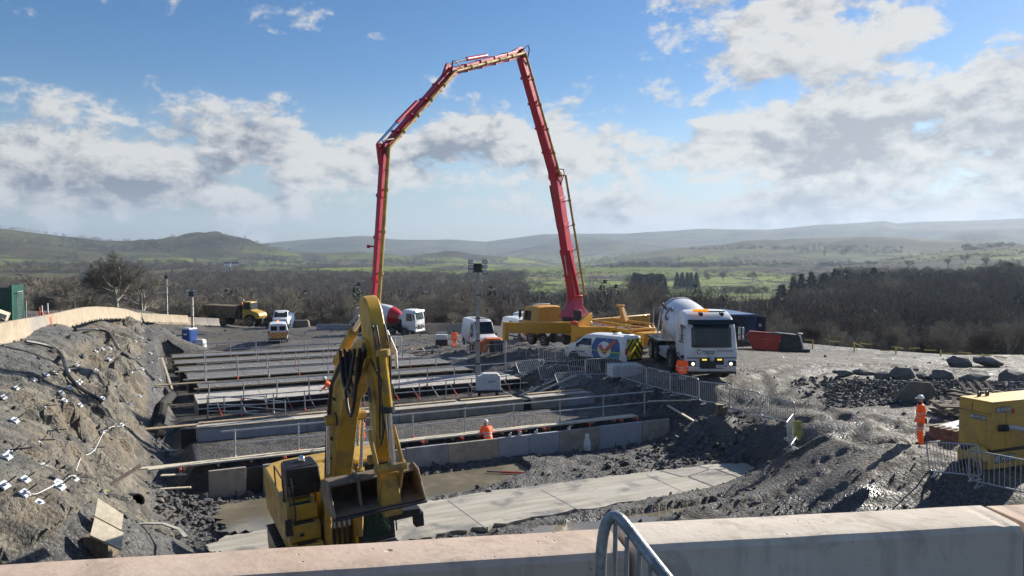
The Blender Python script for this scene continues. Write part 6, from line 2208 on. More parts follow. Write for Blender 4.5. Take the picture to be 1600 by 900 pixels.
# doors seams and panels on the front face (y=-1.15) and the chamfer face
MB().box((1.0, -1.158, 1.62), (2.2, .012, 1.2)).obj('door', 'yellow_sel', gn, bevel=.005)
ch0, ch1 = Vector((-.75, -.02, 0)), Vector((-.75, -1.15, 0))
cd = (ch1 - ch0).normalized()
cn = Vector((cd.y, -cd.x, 0))
if cn.x > 0:
    cn = -cn
A = frame_M(ch0.lerp(ch1, .5) + cn * .006 + Vector((0, 0, 1.5)), cd, (0, 0, 1))
MB().box((.08, 0, 0), (.95, .98, .012), M=A).obj('door', 'yellow_sel', gn, bevel=.004)
MB().box((-.1, .72, .0), (.012, .26, .02), M=A).box((0, .58, 0), (1.1, .012, .02), M=A).obj('panel_seam', 'black_metal', gn)
def sel_label(M, w_, h_, size):
    MB().box((0, 0, 0), (w_, h_, .012), M=M).obj('name_plate', 'black_plastic', gn)
    MB().box((0, 0, .003), (w_ * .93, h_ * .8, .012), M=M).obj('name_plate_border', 'text_white', gn)
    MB().box((0, 0, .006), (w_ * .89, h_ * .68, .012), M=M).obj('name_plate_field', 'black_plastic', gn)
    text_mesh('SELWOOD', size, 'text_white', gn, M @ Matrix.Translation((0, 0, .013)), 'lettering', .003, True)
sel_label(A @ Matrix.Translation((.12, .42, .01)), .50, .16, .105)
F1 = frame_M((-.28, -1.165, 2.20), (1, 0, 0), (0, 0, 1))
sel_label(F1, .62, .18, .13)
MB().box((.18, -1.17, 2.12), (.13, .015, .16)).obj('warning_label', 'prop_red', gn)
MB().box((.18, -1.18, 2.13), (.05, .015, .06)).obj('warning_mark', 'text_navy', gn)
sel_label(frame_M((-.05, -1.10, .62), (1, 0, 0), (0, 0, 1)), .92, .26, .185)
for x_ in (-.25, .12):
    MB().tube([(x_, -.3, 2.47), (x_, -.3, 2.62), (x_ + .1, -.3, 2.62), (x_ + .1, -.3, 2.47)], .03, 8).obj('lifting_eye', 'steel_dark', gn)
MB().tube([(-.35, -1.15, 1.62), (-.1, -1.35, 1.66), (.2, -1.5, 1.6), (.5, -1.55, 1.35), (.72, -1.5, .9), (.8, -1.45, .3)], .075, 12).obj('suction_hose', 'galv', gn, smooth=60)
MB().tube([(-.45, -1.13, 1.62), (-.2, -1.28, 1.64)], .11, 12).obj('hose_coupling', 'black_metal', gn)
MB().box((-1.05, -.5, .3), (.5, .1, .5)).obj('drawbar', 'black_metal', gn)
wheel(gn, -.6, -.3, .36, .26)
MB().lathe([(.22, -.1), (.27, 0), (.27, .32), (.22, .38)], 20, Matrix.Translation((-1.0, -.75, .72)) @ Matrix.Rotation(R(70), 4, 'X')).obj('round_tank', 'yellow_sel', gn, bevel=0, smooth=40)
MB().box((-.9, -.6, .92), (.5, .5, .14)).obj('pipe_manifold', 'black_metal', gn, bevel=.04)
MB().box((-1.25, -.85, .45), (.07, .2, .9), rot=(0, R(8), 0)).obj('jockey_leg', 'black_metal', gn)

# pallet with covering beside the pump set
pl = thing('pallet', 'pallet with a white sheet and dark timber left of the yellow pump set', 'pallet', G(1490, 690) + Vector((.35, .4, .05)), R(25))
for k in range(5):
    MB().box((0, -.5 + k * .25, .42), (1.8, .14, .04)).obj('board', 'timber_old', pl)
for k in (-.7, 0, .7):
    MB().box((k, 0, .3), (.14, 1.1, .2)).obj('bearer', 'timber_old', pl)
MB().box((0, 0, .12), (1.9, 1.15, .2)).obj('base', 'timber_old', pl)
MB().box((.2, 0, .47), (1.3, .8, .03), rot=(0, R(-5), 0)).obj('white_sheet', 'net_white', pl)
MB().box((.3, -.1, .55), (.35, .3, .16)).obj('blue_bundle', 'navy_cloth', pl, bevel=.05)

# ------------------------------------------------------------------ orange compressor
p = at(765, 556, 8.0)
cp = thing('compressor', 'orange compressor with black grille in front of the tall white van', 'compressor', (p.x - .1, p.y + .4, zfit(p.x, p.y)), R(8))
MB().box((-.6, 0, .75), (1.0, 1.2, .9), taper=(.9, .9)).obj('canopy', 'orange_paint', cp, bevel=.1)
MB().box((.35, 0, 1.05), (1.5, 1.25, .7), taper=(.92, .92)).obj('hood', 'orange_paint', cp, bevel=.12)
MB().box((.55, -.62, .75), (1.1, .06, .9)).obj('grille', 'black_plastic', cp, bevel=.02)
for k in range(4):
    MB().box((.55, -.66, .5 + k * .17), (.95, .03, .04)).obj('grille_bar', 'steel_dark', cp)
for s_ in (1, -1):
    wheel(cp, s_ * .75, .2, .3, .18, n=14)
# concrete washout hut? small white generator behind the man
p = at(690, 541, 8.9)
sg = thing('site_generator', 'small pale generator box on the gravel left of the walking worker', 'generator', (p.x, p.y, zfit(p.x, p.y)), R(5))
MB().box((0, 0, .9), (1.1, .7, .5)).obj('case', 'plastic_white', sg, bevel=.05)
MB().box((0, 0, .35), (1.2, .8, .55)).obj('base', 'black_metal', sg, bevel=.03)
MB().tube([(-.5, 0, 1.1), (-.5, 0, 1.4), (.5, 0, 1.4), (.5, 0, 1.1)], .03, 6).obj('lifting_frame', 'galv', sg)


# ------------------------------------------------------------------ lighting towers
def light_tower(label, loc, rz, h, body=True, scale=1.0, col='plastic_white', mastm='concrete_pale', text=False):
    t = thing('lighting_tower', label, 'lighting tower', loc, rz, 'mobile lighting towers')
    MB().box((0, 0, .85), (1.5, .9, .9), taper=(.96, .96)).obj('generator_case', col, t, bevel=.05)
    MB().box((.12, 0, 1.36), (1.1, .8, .12), taper=(.8, .7)).obj('lid', 'white_dirty', t, bevel=.04)
    MB().box((0, 0, .34), (1.8, 1.0, .14)).obj('chassis', 'black_metal', t, bevel=.02)
    for s_ in (1, -1):
        A = Matrix.Rotation(R(90), 4, 'Z')
        w = wheel(t, s_ * .62, 0.0, .30, .16, n=16)
        w.rotation_euler = (0, 0, 0)
        MB().bar((s_ * .9, -.45, .3), (s_ * 1.25, -.8, .22), .06).box((s_ * 1.25, -.8, .08), (.16, .16, .1)).tube([(s_ * 1.25, -.8, .7), (s_ * 1.25, -.8, .1)], .03, 6).obj('outrigger', 'galv_dull', t)
    z0 = .6
    segs = 5
    for k in range(segs):
        a_, b_ = z0 + (h - z0) * k / segs, z0 + (h - z0) * (k + 1) / segs
        MB().box((-.62, 0, (a_ + b_) / 2), (.27 - .02 * k, .27 - .02 * k, b_ - a_)).obj('mast_section', mastm, t)
        MB().box((-.62, 0, b_), (.30 - .02 * k, .30 - .02 * k, .08)).obj('mast_collar', 'steel_dark', t)
    MB().box((-.62, 0, h + .25), (.5, .3, .55)).obj('lamp_bracket', 'black_metal', t, bevel=.02)
    for s_ in (1, -1):
        for q in (0, 1, 2):
            c = (-.62 + s_ * .42, -.12 - .04 * q, h + .02 + q * .30)
            lm = MB().box(c, (.30, .18, .22), rot=(R(-15), 0, R(14 * s_))).obj('flood_lamp', 'black_metal', t, bevel=.02)
            MB().box((c[0], c[1] - .095, c[2]), (.25, .02, .17), rot=(R(-15), 0, R(14 * s_))).obj('lamp_lens', 'lamp_glass', lm)
    if text:
        text_mesh('LIGHT', .16, 'logo_blue', t, frame_M((.2, -.456, .95), (1, 0, 0), (0, 0, 1)), 'lettering', bold=True)
    return t


p = at(760, 618, 8.55)
light_tower('tall lighting tower with a white generator standing in the middle of the pit', (p.x + .1, p.y, p.z - .02), R(6), 7.6, text=True)
p = at(309, 556, 10.9)
light_tower('lighting tower next to the blue toilet cabin at the foot of the slope', (p.x + .1, p.y, gz(p.x, p.y)), R(-4), 6.1)
p = at(266, 500, 10)
light_tower('distant lighting tower behind the left barrier and the slope crest', (-57, 128, float(H(np.array([-57.]), np.array([128.]), detail=False)[0])), 0, 7.5)

# blue toilet
p = at(295, 557, 10.9)
tl = thing('toilet_cabin', 'blue portable toilet cabin at the foot of the rock slope', 'toilet', (p.x, p.y + .3, gz(p.x, p.y) + .12), R(-25))
MB().box((0, 0, 1.1), (1.1, 1.1, 2.1)).obj('cabin', 'blue_toilet', tl, bevel=.04)
MB().box((0, 0, 2.2), (1.18, 1.18, .16), taper=(.85, .85)).obj('roof', 'plastic_white', tl, bevel=.04)
MB().box((0, -.57, 1.05), (.8, .03, 1.85)).obj('door', 'blue_toilet', tl, bevel=.02)
MB().box((0, -.59, 1.6), (.45, .012, .2)).obj('sign', 'text_white', tl)
MB().box((.56, 0, 1.1), (.03, .8, 1.7)).obj('side_panel', 'blue_toilet', tl, bevel=.02)

# IBC crate lying by the barriers
ib = thing('ibc_tank', 'white caged liquid tank behind the barriers near the tick livery van', 'tank', (at(975, 588, 7.0).x, at(975, 588, 7.0).y, zfit(*at(975, 588, 7.0)[:2]) + .05), R(14))
MB().box((0, 0, .38), (1.75, 1.1, .66)).obj('bottle', 'plastic_white', ib, bevel=.06)
mb = MB()
for k in range(8):
    x_ = -.9 + k * 1.8 / 7
    mb.tube([(x_, -.58, .0), (x_, -.58, .72), (x_, .58, .72), (x_, .58, 0)], .016, 5)
for z_ in (.08, .3, .52, .73):
    mb.tube([(-.9, -.58, z_), (.9, -.58, z_), (.9, .58, z_), (-.9, .58, z_)], .016, 5, closed=True)
mb.obj('cage', 'galv', ib)

# ------------------------------------------------------------------ foreground concrete barriers
BZ = 9.255
def fore_barrier(xa, ya, xb, yb, m, lab, top=BZ, seed=0):
    a, b = Vector((xa, ya, 0)), Vector((xb, yb, 0))
    d = (b - a).normalized()
    nb_ = Vector((-d.y, d.x, 0))      # away from the camera
    L = (b - a).length
    t = thing('concrete_barrier', lab, 'barrier', a.lerp(b, .5))
    prof = [(-.235, -.9), (-.235, -.72), (-.10, -.45), (-.085, -.02), (-.075, -.004), (-.06, 0), (.075, 0), (.09, -.012), (.10, -.45), (.235, -.72), (.235, -.9)]
    n = 150
    rings = []
    for i in range(n + 1):
        s_ = L * i / n - L / 2
        c = d * s_
        j = vnoise(np.array([s_ * 7.0]), np.array([seed * 1.0]), 3)[0] * .002
        edge = .012 if i in (0, n) else 0
        near_end = max(0, 1 - min(abs(s_ + L / 2), abs(s_ - L / 2)) / .09)
        chip = max(0, vnoise(np.array([s_ * 38.0]), np.array([seed * 7.0]), 9)[0] + .1) * .03 * near_end
        rings.append([tuple(c + nb_ * (q - math.copysign(edge, q)) + Vector((0, 0, top + z_ + (j if z_ > -.1 else 0) - edge - (chip if z_ > -.03 and q < .02 else 0)))) for q, z_ in prof])
    MB().loft(rings).obj('body', m, t, smooth=25)
    return t


def conc_front(name, base, patch, hole=.5):
    m = bpy.data.materials.new(name)
    m.use_nodes = True
    T = NT(m.node_tree)
    bs = m.node_tree.nodes['Principled BSDF']
    pos = T.new('ShaderNodeNewGeometry').outputs['Position']
    a = T.noise(pos, 1.6, 6, .62, .4)
    b = T.noise(pos, 9, 6, .65, .2)
    c = T.mix(T.mr(a, .35, .68), base, patch)
    dr = T.noise(T.new('ShaderNodeMapping', {0: pos, 'Scale': (1, 1, .12)}).outputs[0], 14, 5, .6, .2)
    c = T.mix(T.m('MULTIPLY', T.mr(dr, .52, .68), .4), c, tuple(x * .6 for x in base))
    c = T.mix(T.m('MULTIPLY', T.mr(T.noise(pos, 3.2, 7, .7, .5), .56, .66), .35), c, (.16, .13, .10))
    c = T.mix(T.m('MULTIPLY', T.mr(b, .5, .75), .35), c, tuple(x * .55 for x in base))
    v = T.new('ShaderNodeTexVoronoi', {'Vector': pos, 'Scale': 7.0})
    dents = T.mr(v.outputs['Distance'], .0, .09, 1.0, 0.0)
    sel = T.mr(T.new('ShaderNodeSeparateColor', {0: v.outputs['Color']}).outputs[0], .7, .75)
    dents = T.m('MULTIPLY', dents, sel)
    v2 = T.new('ShaderNodeTexVoronoi', {'Vector': pos, 'Scale': 45.0})
    pin = T.m('MULTIPLY', T.mr(v2.outputs['Distance'], .0, .22, 1.0, 0.0), T.mr(T.new('ShaderNodeSeparateColor', {0: v2.outputs['Color']}).outputs[0], .9, .93))
    c = T.mix(T.m('MULTIPLY', T.m('MAXIMUM', dents, pin), .45), c, tuple(x * .45 for x in base))
    T.l.new(c, bs.inputs['Base Color'])
    bs.inputs['Roughness'].default_value = .88
    bs.inputs['Specular IOR Level'].default_value = .25
    hh = T.m('SUBTRACT', T.m('MULTIPLY', T.noise(pos, 30, 6, .65), .6), T.m('MULTIPLY', T.m('MAXIMUM', dents, pin), 1.2))
    bp = T.new('ShaderNodeBump', {'Height': hh, 'Strength': .5, 'Distance': .008})
    T.l.new(bp.outputs[0], bs.inputs['Normal'])
    MATS[name] = m


conc_front('fore_tan', (.50, .375, .29), (.57, .46, .37))
conc_front('fore_grey', (.55, .48, .395), (.64, .57, .48))
conc_front('left_tan', (.33, .275, .20), (.41, .35, .265))
conc_front('left_grey', (.27, .255, .23), (.34, .31, .27))


def bpt(px, py):
    q = at(px, py, CAMZ - BZ)
    return q


q0, q1 = bpt(-60, 905), bpt(935, 843)
q2, q3 = bpt(975, 836), bpt(1566, 805)
q4 = bpt(1760, 796)
d_ = Vector((q3.x - q0.x, q3.y - q0.y, 0)).normalized()
fore_barrier(q0.x, q0.y, q1.x + .06, q1.y + .01, 'fore_tan', 'pinkish tan concrete barrier across the foreground, left of the leaning metal barrier', seed=1)
fore_barrier(q2.x + .0, q2.y - .0, q3.x, q3.y, 'fore_grey', 'pale grey concrete barrier across the foreground, right of the leaning metal barrier', top=BZ + .004, seed=2)
fore_barrier(q3.x + .03, q3.y + .035, q4.x, q4.y + .035, 'fore_tan', 'end of a tan concrete barrier at the bottom right corner', top=BZ - .01, seed=3)
# chalky graffiti on the tan one
qf = bpt(735, 868)
gr = MB()
pts = [(-.5, .02), (-.44, -.05), (-.38, 0), (-.3, -.06), (-.22, .03), (-.12, -.03), (-.05, .03)]
base_ = Vector((q1.x - .18, q1.y - .115, BZ - .09))
bobj = [o for o in C.objects if o.get('label', '').startswith('pinkish tan')][0]

# ------------------------------------------------------------------ metal pedestrian barriers
def barrier_parts(t, W=2.2, Hh=1.08, r=.024, n=18, feet=True, m='galv', bars=True, nb=14):
    z0, z1 = .16, Hh
    c = .14
    pts = [(-W / 2, 0, z0 + c)]
    def arc(cx, cz, a0, a1):
        return [(cx + c * math.cos(a), 0, cz + c * math.sin(a)) for a in np.linspace(a0, a1, 5)]
    ring = arc(W / 2 - c, z1 - c, 0, math.pi / 2) + arc(-W / 2 + c, z1 - c, math.pi / 2, math.pi) + arc(-W / 2 + c, z0 + c, math.pi, 1.5 * math.pi) + arc(W / 2 - c, z0 + c, 1.5 * math.pi, 2 * math.pi)
    MB().tube(ring, r, 8 if r > .03 else 6, closed=True).obj('frame', m, t, smooth=60)
    mb = MB()
    for k in range(1, nb + 1):
        x = -W / 2 + W * k / (nb + 1)
        mb.tube([(x, 0, z0), (x, 0, z1)], .011, 5, caps=False)
    mb.obj('infill', m, t, smooth=60)
    if feet:
        for s_ in (1, -1):
            MB().bar((s_ * W * .36, -.28, .02), (s_ * W * .36, .28, .02), .045, .03).bar((s_ * W * .36, -.27, .02), (s_ * W * .36, 0, z0), .03).bar((s_ * W * .36, .27, .02), (s_ * W * .36, 0, z0), .03).obj('foot', m, t)


def ped(label, p, rz, group=None, tilt=0.0, roll=0.0, src=None, W=None):
    t = thing('pedestrian_barrier', label, 'barrier', p, rz, group)
    t.rotation_euler = (tilt, roll, rz)
    if src is None:
        barrier_parts(t)
    else:
        for ch in src.children:
            c = ch.copy()
            C.objects.link(c)
            c.parent = t
    return t


first = None
line = [(975, 572), (1012, 583), (1048, 594), (1086, 604), (1130, 614), (1172, 626), (1215, 640)]
# a run of barriers along the pad edge
run_px = [(970, 592), (1010, 604), (1047, 614), (1092, 626), (1140, 639), (1188, 651)]
labs = ['first metal crowd barrier of the row, beside the white caged tank', 'metal crowd barrier left of the worker at the mixer lorry', 'metal crowd barrier directly in front of the worker at the mixer lorry',
        'metal crowd barrier in front of the mixer lorry cab', 'metal crowd barrier right of the mixer lorry by the pallet stump', 'last metal crowd barrier of the row at the top of the dark hollow']
pts3 = [at(px, py, D) for (px, py), D in zip(run_px + [(1242, 668)], (6.9, 6.85, 6.85, 6.9, 7.1, 7.2, 7.3))]
for i in range(6):
    a, b = pts3[i], pts3[i + 1]
    mid = (a + b) / 2
    o = ped(labs[i], Vector((mid.x, mid.y, max(gz(mid.x, mid.y), mid.z - .05))), math.atan2(b.y - a.y, b.x - a.x), 'row of metal barriers along the edge of the pad', src=first)
    L_ = (b - a).length
    o.scale = (L_ / 2.27, 1, 1)
    first = first or o
# jumble of barriers by the spoil and around the white van
jum = [((845, 566), .25, .0, 'metal barrier at the left of the jumble below the outrigger'), ((868, 570), -.12, .1, 'metal barrier standing upright in the jumble left of the livery van'),
       ((893, 577), -.5, .12, 'metal barrier angled beside the front wheel of the livery van'), ((915, 590), .42, -.3, 'metal barrier leaning in the jumble below the livery van'),
       ((870, 598), .45, -.5, 'metal barrier tipped over on the spoil below the livery van'), ((835, 588), .5, -.65, 'metal barrier lying flat on the spoil bank at mid right'),
       ((940, 590), .35, .05, 'metal barrier in front of the rear of the livery van'), ((795, 556), .02, 0, 'metal barrier under the yellow outrigger beam'),
       ((900, 610), .5, -.7, 'metal barrier fallen on the bank beside the scaffold boards'), ((745, 553), .5, .1, 'metal barrier in front of the orange compressor'),
       ((728, 537), .0, .0, 'metal barrier between the walking worker and the tall van'), ((772, 556), .5, .6, 'metal barrier leaning on the tall van front')]
for (px, py), a, tl_, lab in jum:
    g = G(px, py, 20, 100)
    ped(lab, g + Vector((0, 0, .05)), a, 'jumbled metal barriers by the livery van', tilt=tl_, src=first)
# the one seen end on with a rope coil
g = at(1240, 690, 7.5)
g.z = gz(g.x, g.y)
eo = ped('bent metal barrier seen end on with yellow rope, at the lip of the dark hollow', g + Vector((.0, 0, .0)), R(62), None, tilt=R(-8), src=first)
eo.location.z += .1
eo.scale = (.85, 1, 1.05)
rp = thing('rope_coil', 'coil of pale yellow rope hanging on the bent metal barrier', 'rope', g + Vector((.05, -.15, .2)))
mb = MB()
rr_ = random.Random(5)
for k in range(9):
    x0 = rr_.uniform(-.18, .18)
    mb.tube([(x0, rr_.uniform(-.05, .05), .95), (x0 + rr_.uniform(-.05, .05), .05, .5), (x0 * .8, 0, .12 + rr_.uniform(0, .2)), (x0 + .08, -.04, .5), (x0 + .05, 0, .95)], .017, 5)
mb.obj('rope', 'rope_yellow', rp, smooth=60)
# two barriers in front of the pump set
for i, (pa, pb, lab) in enumerate([((1455, 697), (1545, 752), 'metal barrier left of the yellow pump set'), ((1515, 708), (1640, 790), 'metal barrier across the front of the yellow pump set')]):
    a = at(*pa, 5.95 if i == 0 else 5.85)
    a = aty(pa[0], pa[1], 23.3 if i == 0 else 22.2)
    b = aty(pb[0], pb[1] - (13 if i == 0 else 10), 21.5 if i == 0 else 20.2)
    zt = CAMZ - 6.0
    a = aty(pa[0], pa[1] - 4, 24.2 if i == 0 else 23.0)
    b = aty(pb[0] - (0 if i else 8), pb[1] - (54 if i == 0 else 62), 22.6 if i == 0 else 21.2)
    mid = (a + b) / 2
    rz_ = math.atan2(b.y - a.y, b.x - a.x)
    t = ped(lab, (mid.x, mid.y, mid.z - 1.05), rz_, None, roll=-math.atan2(b.z - a.z, math.hypot(b.x - a.x, b.y - a.y)), src=first)
    t.scale = ((b - a).length / 2.2, 1, 1.0)

# the big one leaning on the foreground barrier, very close to the camera
t = thing('pedestrian_barrier', 'rounded grey metal barrier closest to the camera, leaning between the concrete barriers', 'barrier', (0, 0, 0))
def fp(px, py, Y):
    return aty(px, py, Y)
cr = [fp(938, 990, 1.62), fp(938, 930, 1.63), fp(939, 880, 1.635), fp(941, 848, 1.64), fp(945, 826, 1.64), fp(951, 812, 1.64), fp(960, 807, 1.635), fp(969, 811, 1.62), fp(982, 826, 1.60), fp(1005, 856, 1.56), fp(1034, 893, 1.5), fp(1068, 936, 1.44), fp(1110, 990, 1.38)]
sm = []
for i in range(len(cr) - 1):
    p0_, p1_, p2_, p3_ = cr[max(i - 1, 0)], cr[i], cr[i + 1], cr[min(i + 2, len(cr) - 1)]
    for k in range(5):
        u_ = k / 5
        sm.append(.5 * ((2 * p1_) + (p2_ - p0_) * u_ + (2 * p0_ - 5 * p1_ + 4 * p2_ - p3_) * u_ ** 2 + (3 * p1_ - p0_ - 3 * p2_ + p3_) * u_ ** 3))
sm.append(cr[-1])
base_pt = Vector((.2, 1.6, 9.2))
t.location = base_pt
mat('galv_near', (.30, .33, .34), .38, .55, var=.12, scale=40, dirt=(.13, .13, .12), dirt_amt=.55, dscale=25, bump=.15, bscale=120)
MB().tube([p_ - base_pt for p_ in sm], .0125, 16, caps=True).obj('frame', 'galv_near', t, smooth=80)
for px_, py_, Y_ in ((962, 818, 1.63), (980, 838, 1.6), (999, 862, 1.565), (1017, 884, 1.53)):
    MB().tube([fp(px_, py_, Y_) - base_pt, fp(px_ - 4, 1000, Y_) - base_pt], .0052, 10).obj('bar', 'galv_near', t, smooth=80)

# ------------------------------------------------------------------ concrete barriers up the left roadside
JP = [(-.28, 0), (-.28, .1), (-.13, .42), (-.08, .95), (.08, .95), (.13, .42), (.28, .1), (.28, 0)]
def jersey(a, b, lab, grp, m, hsc=1.0):
    a, b = Vector(a), Vector(b)
    mid = (a + b) / 2
    t = thing('concrete_barrier', lab, 'barrier', mid, 0, grp)
    d = (b - a)
    L = d.length
    dn = d.normalized()
    s = Vector((dn.y, -dn.x, 0)).normalized()
    rings = []
    for e, ins in ((-L / 2, .03), (-L / 2 + .03, 0), (L / 2 - .03, 0), (L / 2, .03)):
        rings.append([tuple(dn * e + s * (q * (1 - ins)) + Vector((0, 0, z_ * hsc - (ins if z_ > .5 else 0)))) for q, z_ in JP])
    MB().loft(rings).obj('body', m, t, smooth=20)
    for f_ in (-.3, .3):
        MB().box(dn * L * f_ + s * .30 + Vector((0, 0, .04)), (.07, .10, .09)).obj('anchor', 'steel_dark', t)
    return t


def polyline_pts(P, step):
    out = [Vector(P[0])]
    acc = 0
    for a, b in zip(P[:-1], P[1:]):
        a, b = Vector(a), Vector(b)
        L = (b - a).length
        pos_ = step - acc
        while pos_ <= L:
            out.append(a.lerp(b, pos_ / L))
            pos_ += step
        acc = L - (pos_ - step)
    return out


def bz(px, pyb, Y):
    return aty(px, pyb, Y)


BL = [bz(-170, 590, 25.5), bz(-60, 556, 30), bz(0, 538, 34), bz(28, 530, 36.5), bz(62, 523, 39.5), bz(100, 512, 44), bz(130, 503, 49), bz(150, 499.5, 55), bz(175, 498.5, 62), bz(195, 499, 70), bz(215, 503, 80), (-38.6, 92, 1.9)]
bp = polyline_pts(BL, 2.55)
mks = {}
for i in range(len(bp) - 1):
    a, b = bp[i], bp[i + 1]
    mid = (a + b) / 2
    px_here = 800 + F * mid.x / mid.y
    where = 'at the left edge of the picture' if px_here < 30 else ('below the green fence' if px_here < 60 else ('along the bend of the road' if px_here < 160 else 'over the far brow of the road'))
    m_ = 'left_grey' if 44 < px_here < 60 else 'left_tan'
    lab = 'tan concrete barrier ' + where
    if 44 < px_here < 60:
        lab = 'darker grey concrete barrier next to the one with a red paint mark'
    tb = jersey(a, b, lab, 'concrete barriers ' + where, m_)
    mks[i] = (tb, a, b, px_here)
# paint marks on two of them
def paint_on(tb, a, b, f_, z_, quads, m):
    d = (b - a).normalized()
    s = Vector((d.y, -d.x, 0)).normalized()
    if s.x < 0:
        s = -s
    mid = (a + b) / 2
    for (x0, z0, x1, z1, w) in quads:
        def P(x, z):
            off = .082 + (.95 - z) * .105 if z > .42 else .14 + (.42 - z) * .45
            return a.lerp(b, f_) + d * x + s * (off + .012) + Vector((0, 0, z)) - mid
        MB().bar(P(x0, z0), P(x1, z1), w, .006, up=s).obj('paint_mark', m, tb)


for i, (tb, a, b, pxh) in mks.items():
    if 28 < pxh < 44:
        paint_on(tb, a, b, .45, 0, [(-.3, .85, -.2, .6, .08), (-.2, .6, .1, .75, .08), (.1, .75, .15, .5, .08), (.15, .5, .0, .3, .08), (.0, .45, .3, .35, .08)], 'paint_mark_white')
        break
for i, (tb, a, b, pxh) in mks.items():
    if pxh > 60:
        paint_on(tb, a, b, .3, 0, [(0, .8, .0, .42, .14), (.2, .82, .2, .45, .14), (0, .8, .3, .82, .08), (0, .6, .3, .6, .08)], 'paint_mark_red')
        break
# the run beyond: from the brow to the dump truck, and behind the far mixer
def far_run(pxa, pya, Ya, pxb, pyb, Yb, n, lab, grp, m):
    a, b = aty(pxa, pya, Ya), aty(pxb, pyb, Yb)
    for i in range(n):
        p_, q_ = a.lerp(b, i / n), a.lerp(b, (i + .985) / n)
        jersey(p_, q_, lab, grp, m if not callable(m) else m(i), 1.1)


far_run(238, 506, 93, 342, 509.5, 103, 5, 'concrete barrier in the straight run in front of the dump truck', 'concrete barriers before the dump truck', lambda i: 'left_tan' if i < 3 else 'left_grey')
far_run(495, 518.5, 104, 600, 519, 103, 4, 'grey concrete barrier behind the excavator boom near the far mixer lorry', 'grey concrete barriers by the far mixer lorry', 'concrete_grey')
far_run(655, 518, 96, 735, 519, 90, 5, 'brown concrete barrier between the far mixer lorry and the tall white van', 'brown concrete barriers by the tall white van', 'concrete_buff')
# dark stone block and debris near pickup
g = G(471, 511, 60, 160)
sb = MB().box((0, 0, .5), (2.4, 1.0, 1.0), taper=(.85, .8)).obj('stone_block', 'timber_old', None, bevel=.15)
sb.location = g
tag(sb, 'dark brown stone block on the track right of the pickup', 'boulder')

# ------------------------------------------------------------------ green fence, mesh gate, posts
fa, fb = aty(-40, 508, 50), aty(19, 507, 50.5)
fc = aty(38, 494, 57)
fn = thing('palisade_fence', 'tall dark green steel palisade fence at the left edge', 'fence', fa)
def pal(t, a, b, h0, h1, n, name='pale'):
    me_ = MB().prism([(-.05, 0), (-.03, .03), (.03, .03), (.05, 0), (.03, .018), (-.03, .018)], 0, 1, axis='z').mesh('pale', 'green_fence', 0)
    d = (b - a)
    for i in range(n):
        o = bpy.data.objects.new('pale', me_)
        C.objects.link(o)
        o.parent = t
        p_ = a.lerp(b, (i + .5) / n)
        o.location = p_ - t.location
        o.rotation_euler = (0, 0, math.atan2(d.y, d.x))
        o.scale = (d.length / n / .105, 1, h0 + (h1 - h0) * i / n)
pal(fn, fa, fb, 2.45, 2.45, 18)
fn2 = thing('palisade_fence', 'green steel fence return running away from the camera behind the mesh gate', 'fence', fb)
pal(fn2, fb, fc, 2.55, 2.4, 26)
for t_, a_, b_, hh in ((fn, fa, fb, 2.4), (fn2, fb, fc, 2.4)):
    for z_ in (.4, 1.5, 2.2):
        MB().bar(a_ - t_.location + Vector((0, .05, z_)), b_ - t_.location + Vector((0, .05, z_)), .05).obj('rail', 'green_fence', t_)
MB().box((0, 0, 1.3), (.16, .16, 2.6)).obj('post', 'green_fence', fn2)
mg = thing('mesh_gate', 'pale framed wire mesh panel standing against the green fence', 'gate', aty(28, 503, 51.5))
e0, e1 = Vector((0, 0, 0)), aty(36, 500, 54) - aty(28, 503, 51.5)
MB().tube([e0 + Vector((0, 0, .1)), e0 + Vector((0, 0, 2.0)), e1 + Vector((0, 0, 2.05)), e1 + Vector((0, 0, .1))], .035, 6, closed=True).obj('frame', 'galv', mg)
mb = MB()
for k in range(1, 8):
    p_ = e0.lerp(e1, k / 8)
    mb.tube([p_ + Vector((0, 0, .1)), p_ + Vector((0, 0, 2.0))], .008, 4)
for k in range(1, 12):
    mb.tube([e0 + Vector((0, 0, .1 + k * .16)), e1 + Vector((0, 0, .1 + k * .16))], .008, 4)
mb.obj('mesh', 'galv_dull', mg)
for i, (px, h_, c_) in enumerate([(41, 1.3, 'galv_dull'), (62, .9, 'prop_red'), (66, 1.0, 'net_white'), (75, 1.2, 'net_white')]):
    b_ = aty(px, 498, 56 + i)
    t = thing('marker_post', ['grey short post right of the green fence', 'red marker post behind the road barrier, leftmost of three', 'white marker post with red foot, middle of three', 'tallest white marker post with red foot behind the barrier'][i], 'post', b_)
    MB().tube([(0, 0, 0), (0, 0, h_)], .05, 8).obj('shaft', c_, t)
    if c_ == 'net_white':
        MB().lathe([(.2, 0), (.12, .25), (.07, .5)], 10).obj('foot', 'prop_red', t)
cs = MB().box((0, 0, .3), (.7, .5, .5), rot=(.2, .4, .3)).obj('cut_block', 'timber_pale', None)
cs.location = aty(1, 502, 42)
tag(cs, 'pale timber block on the ground at the very left edge', 'block')

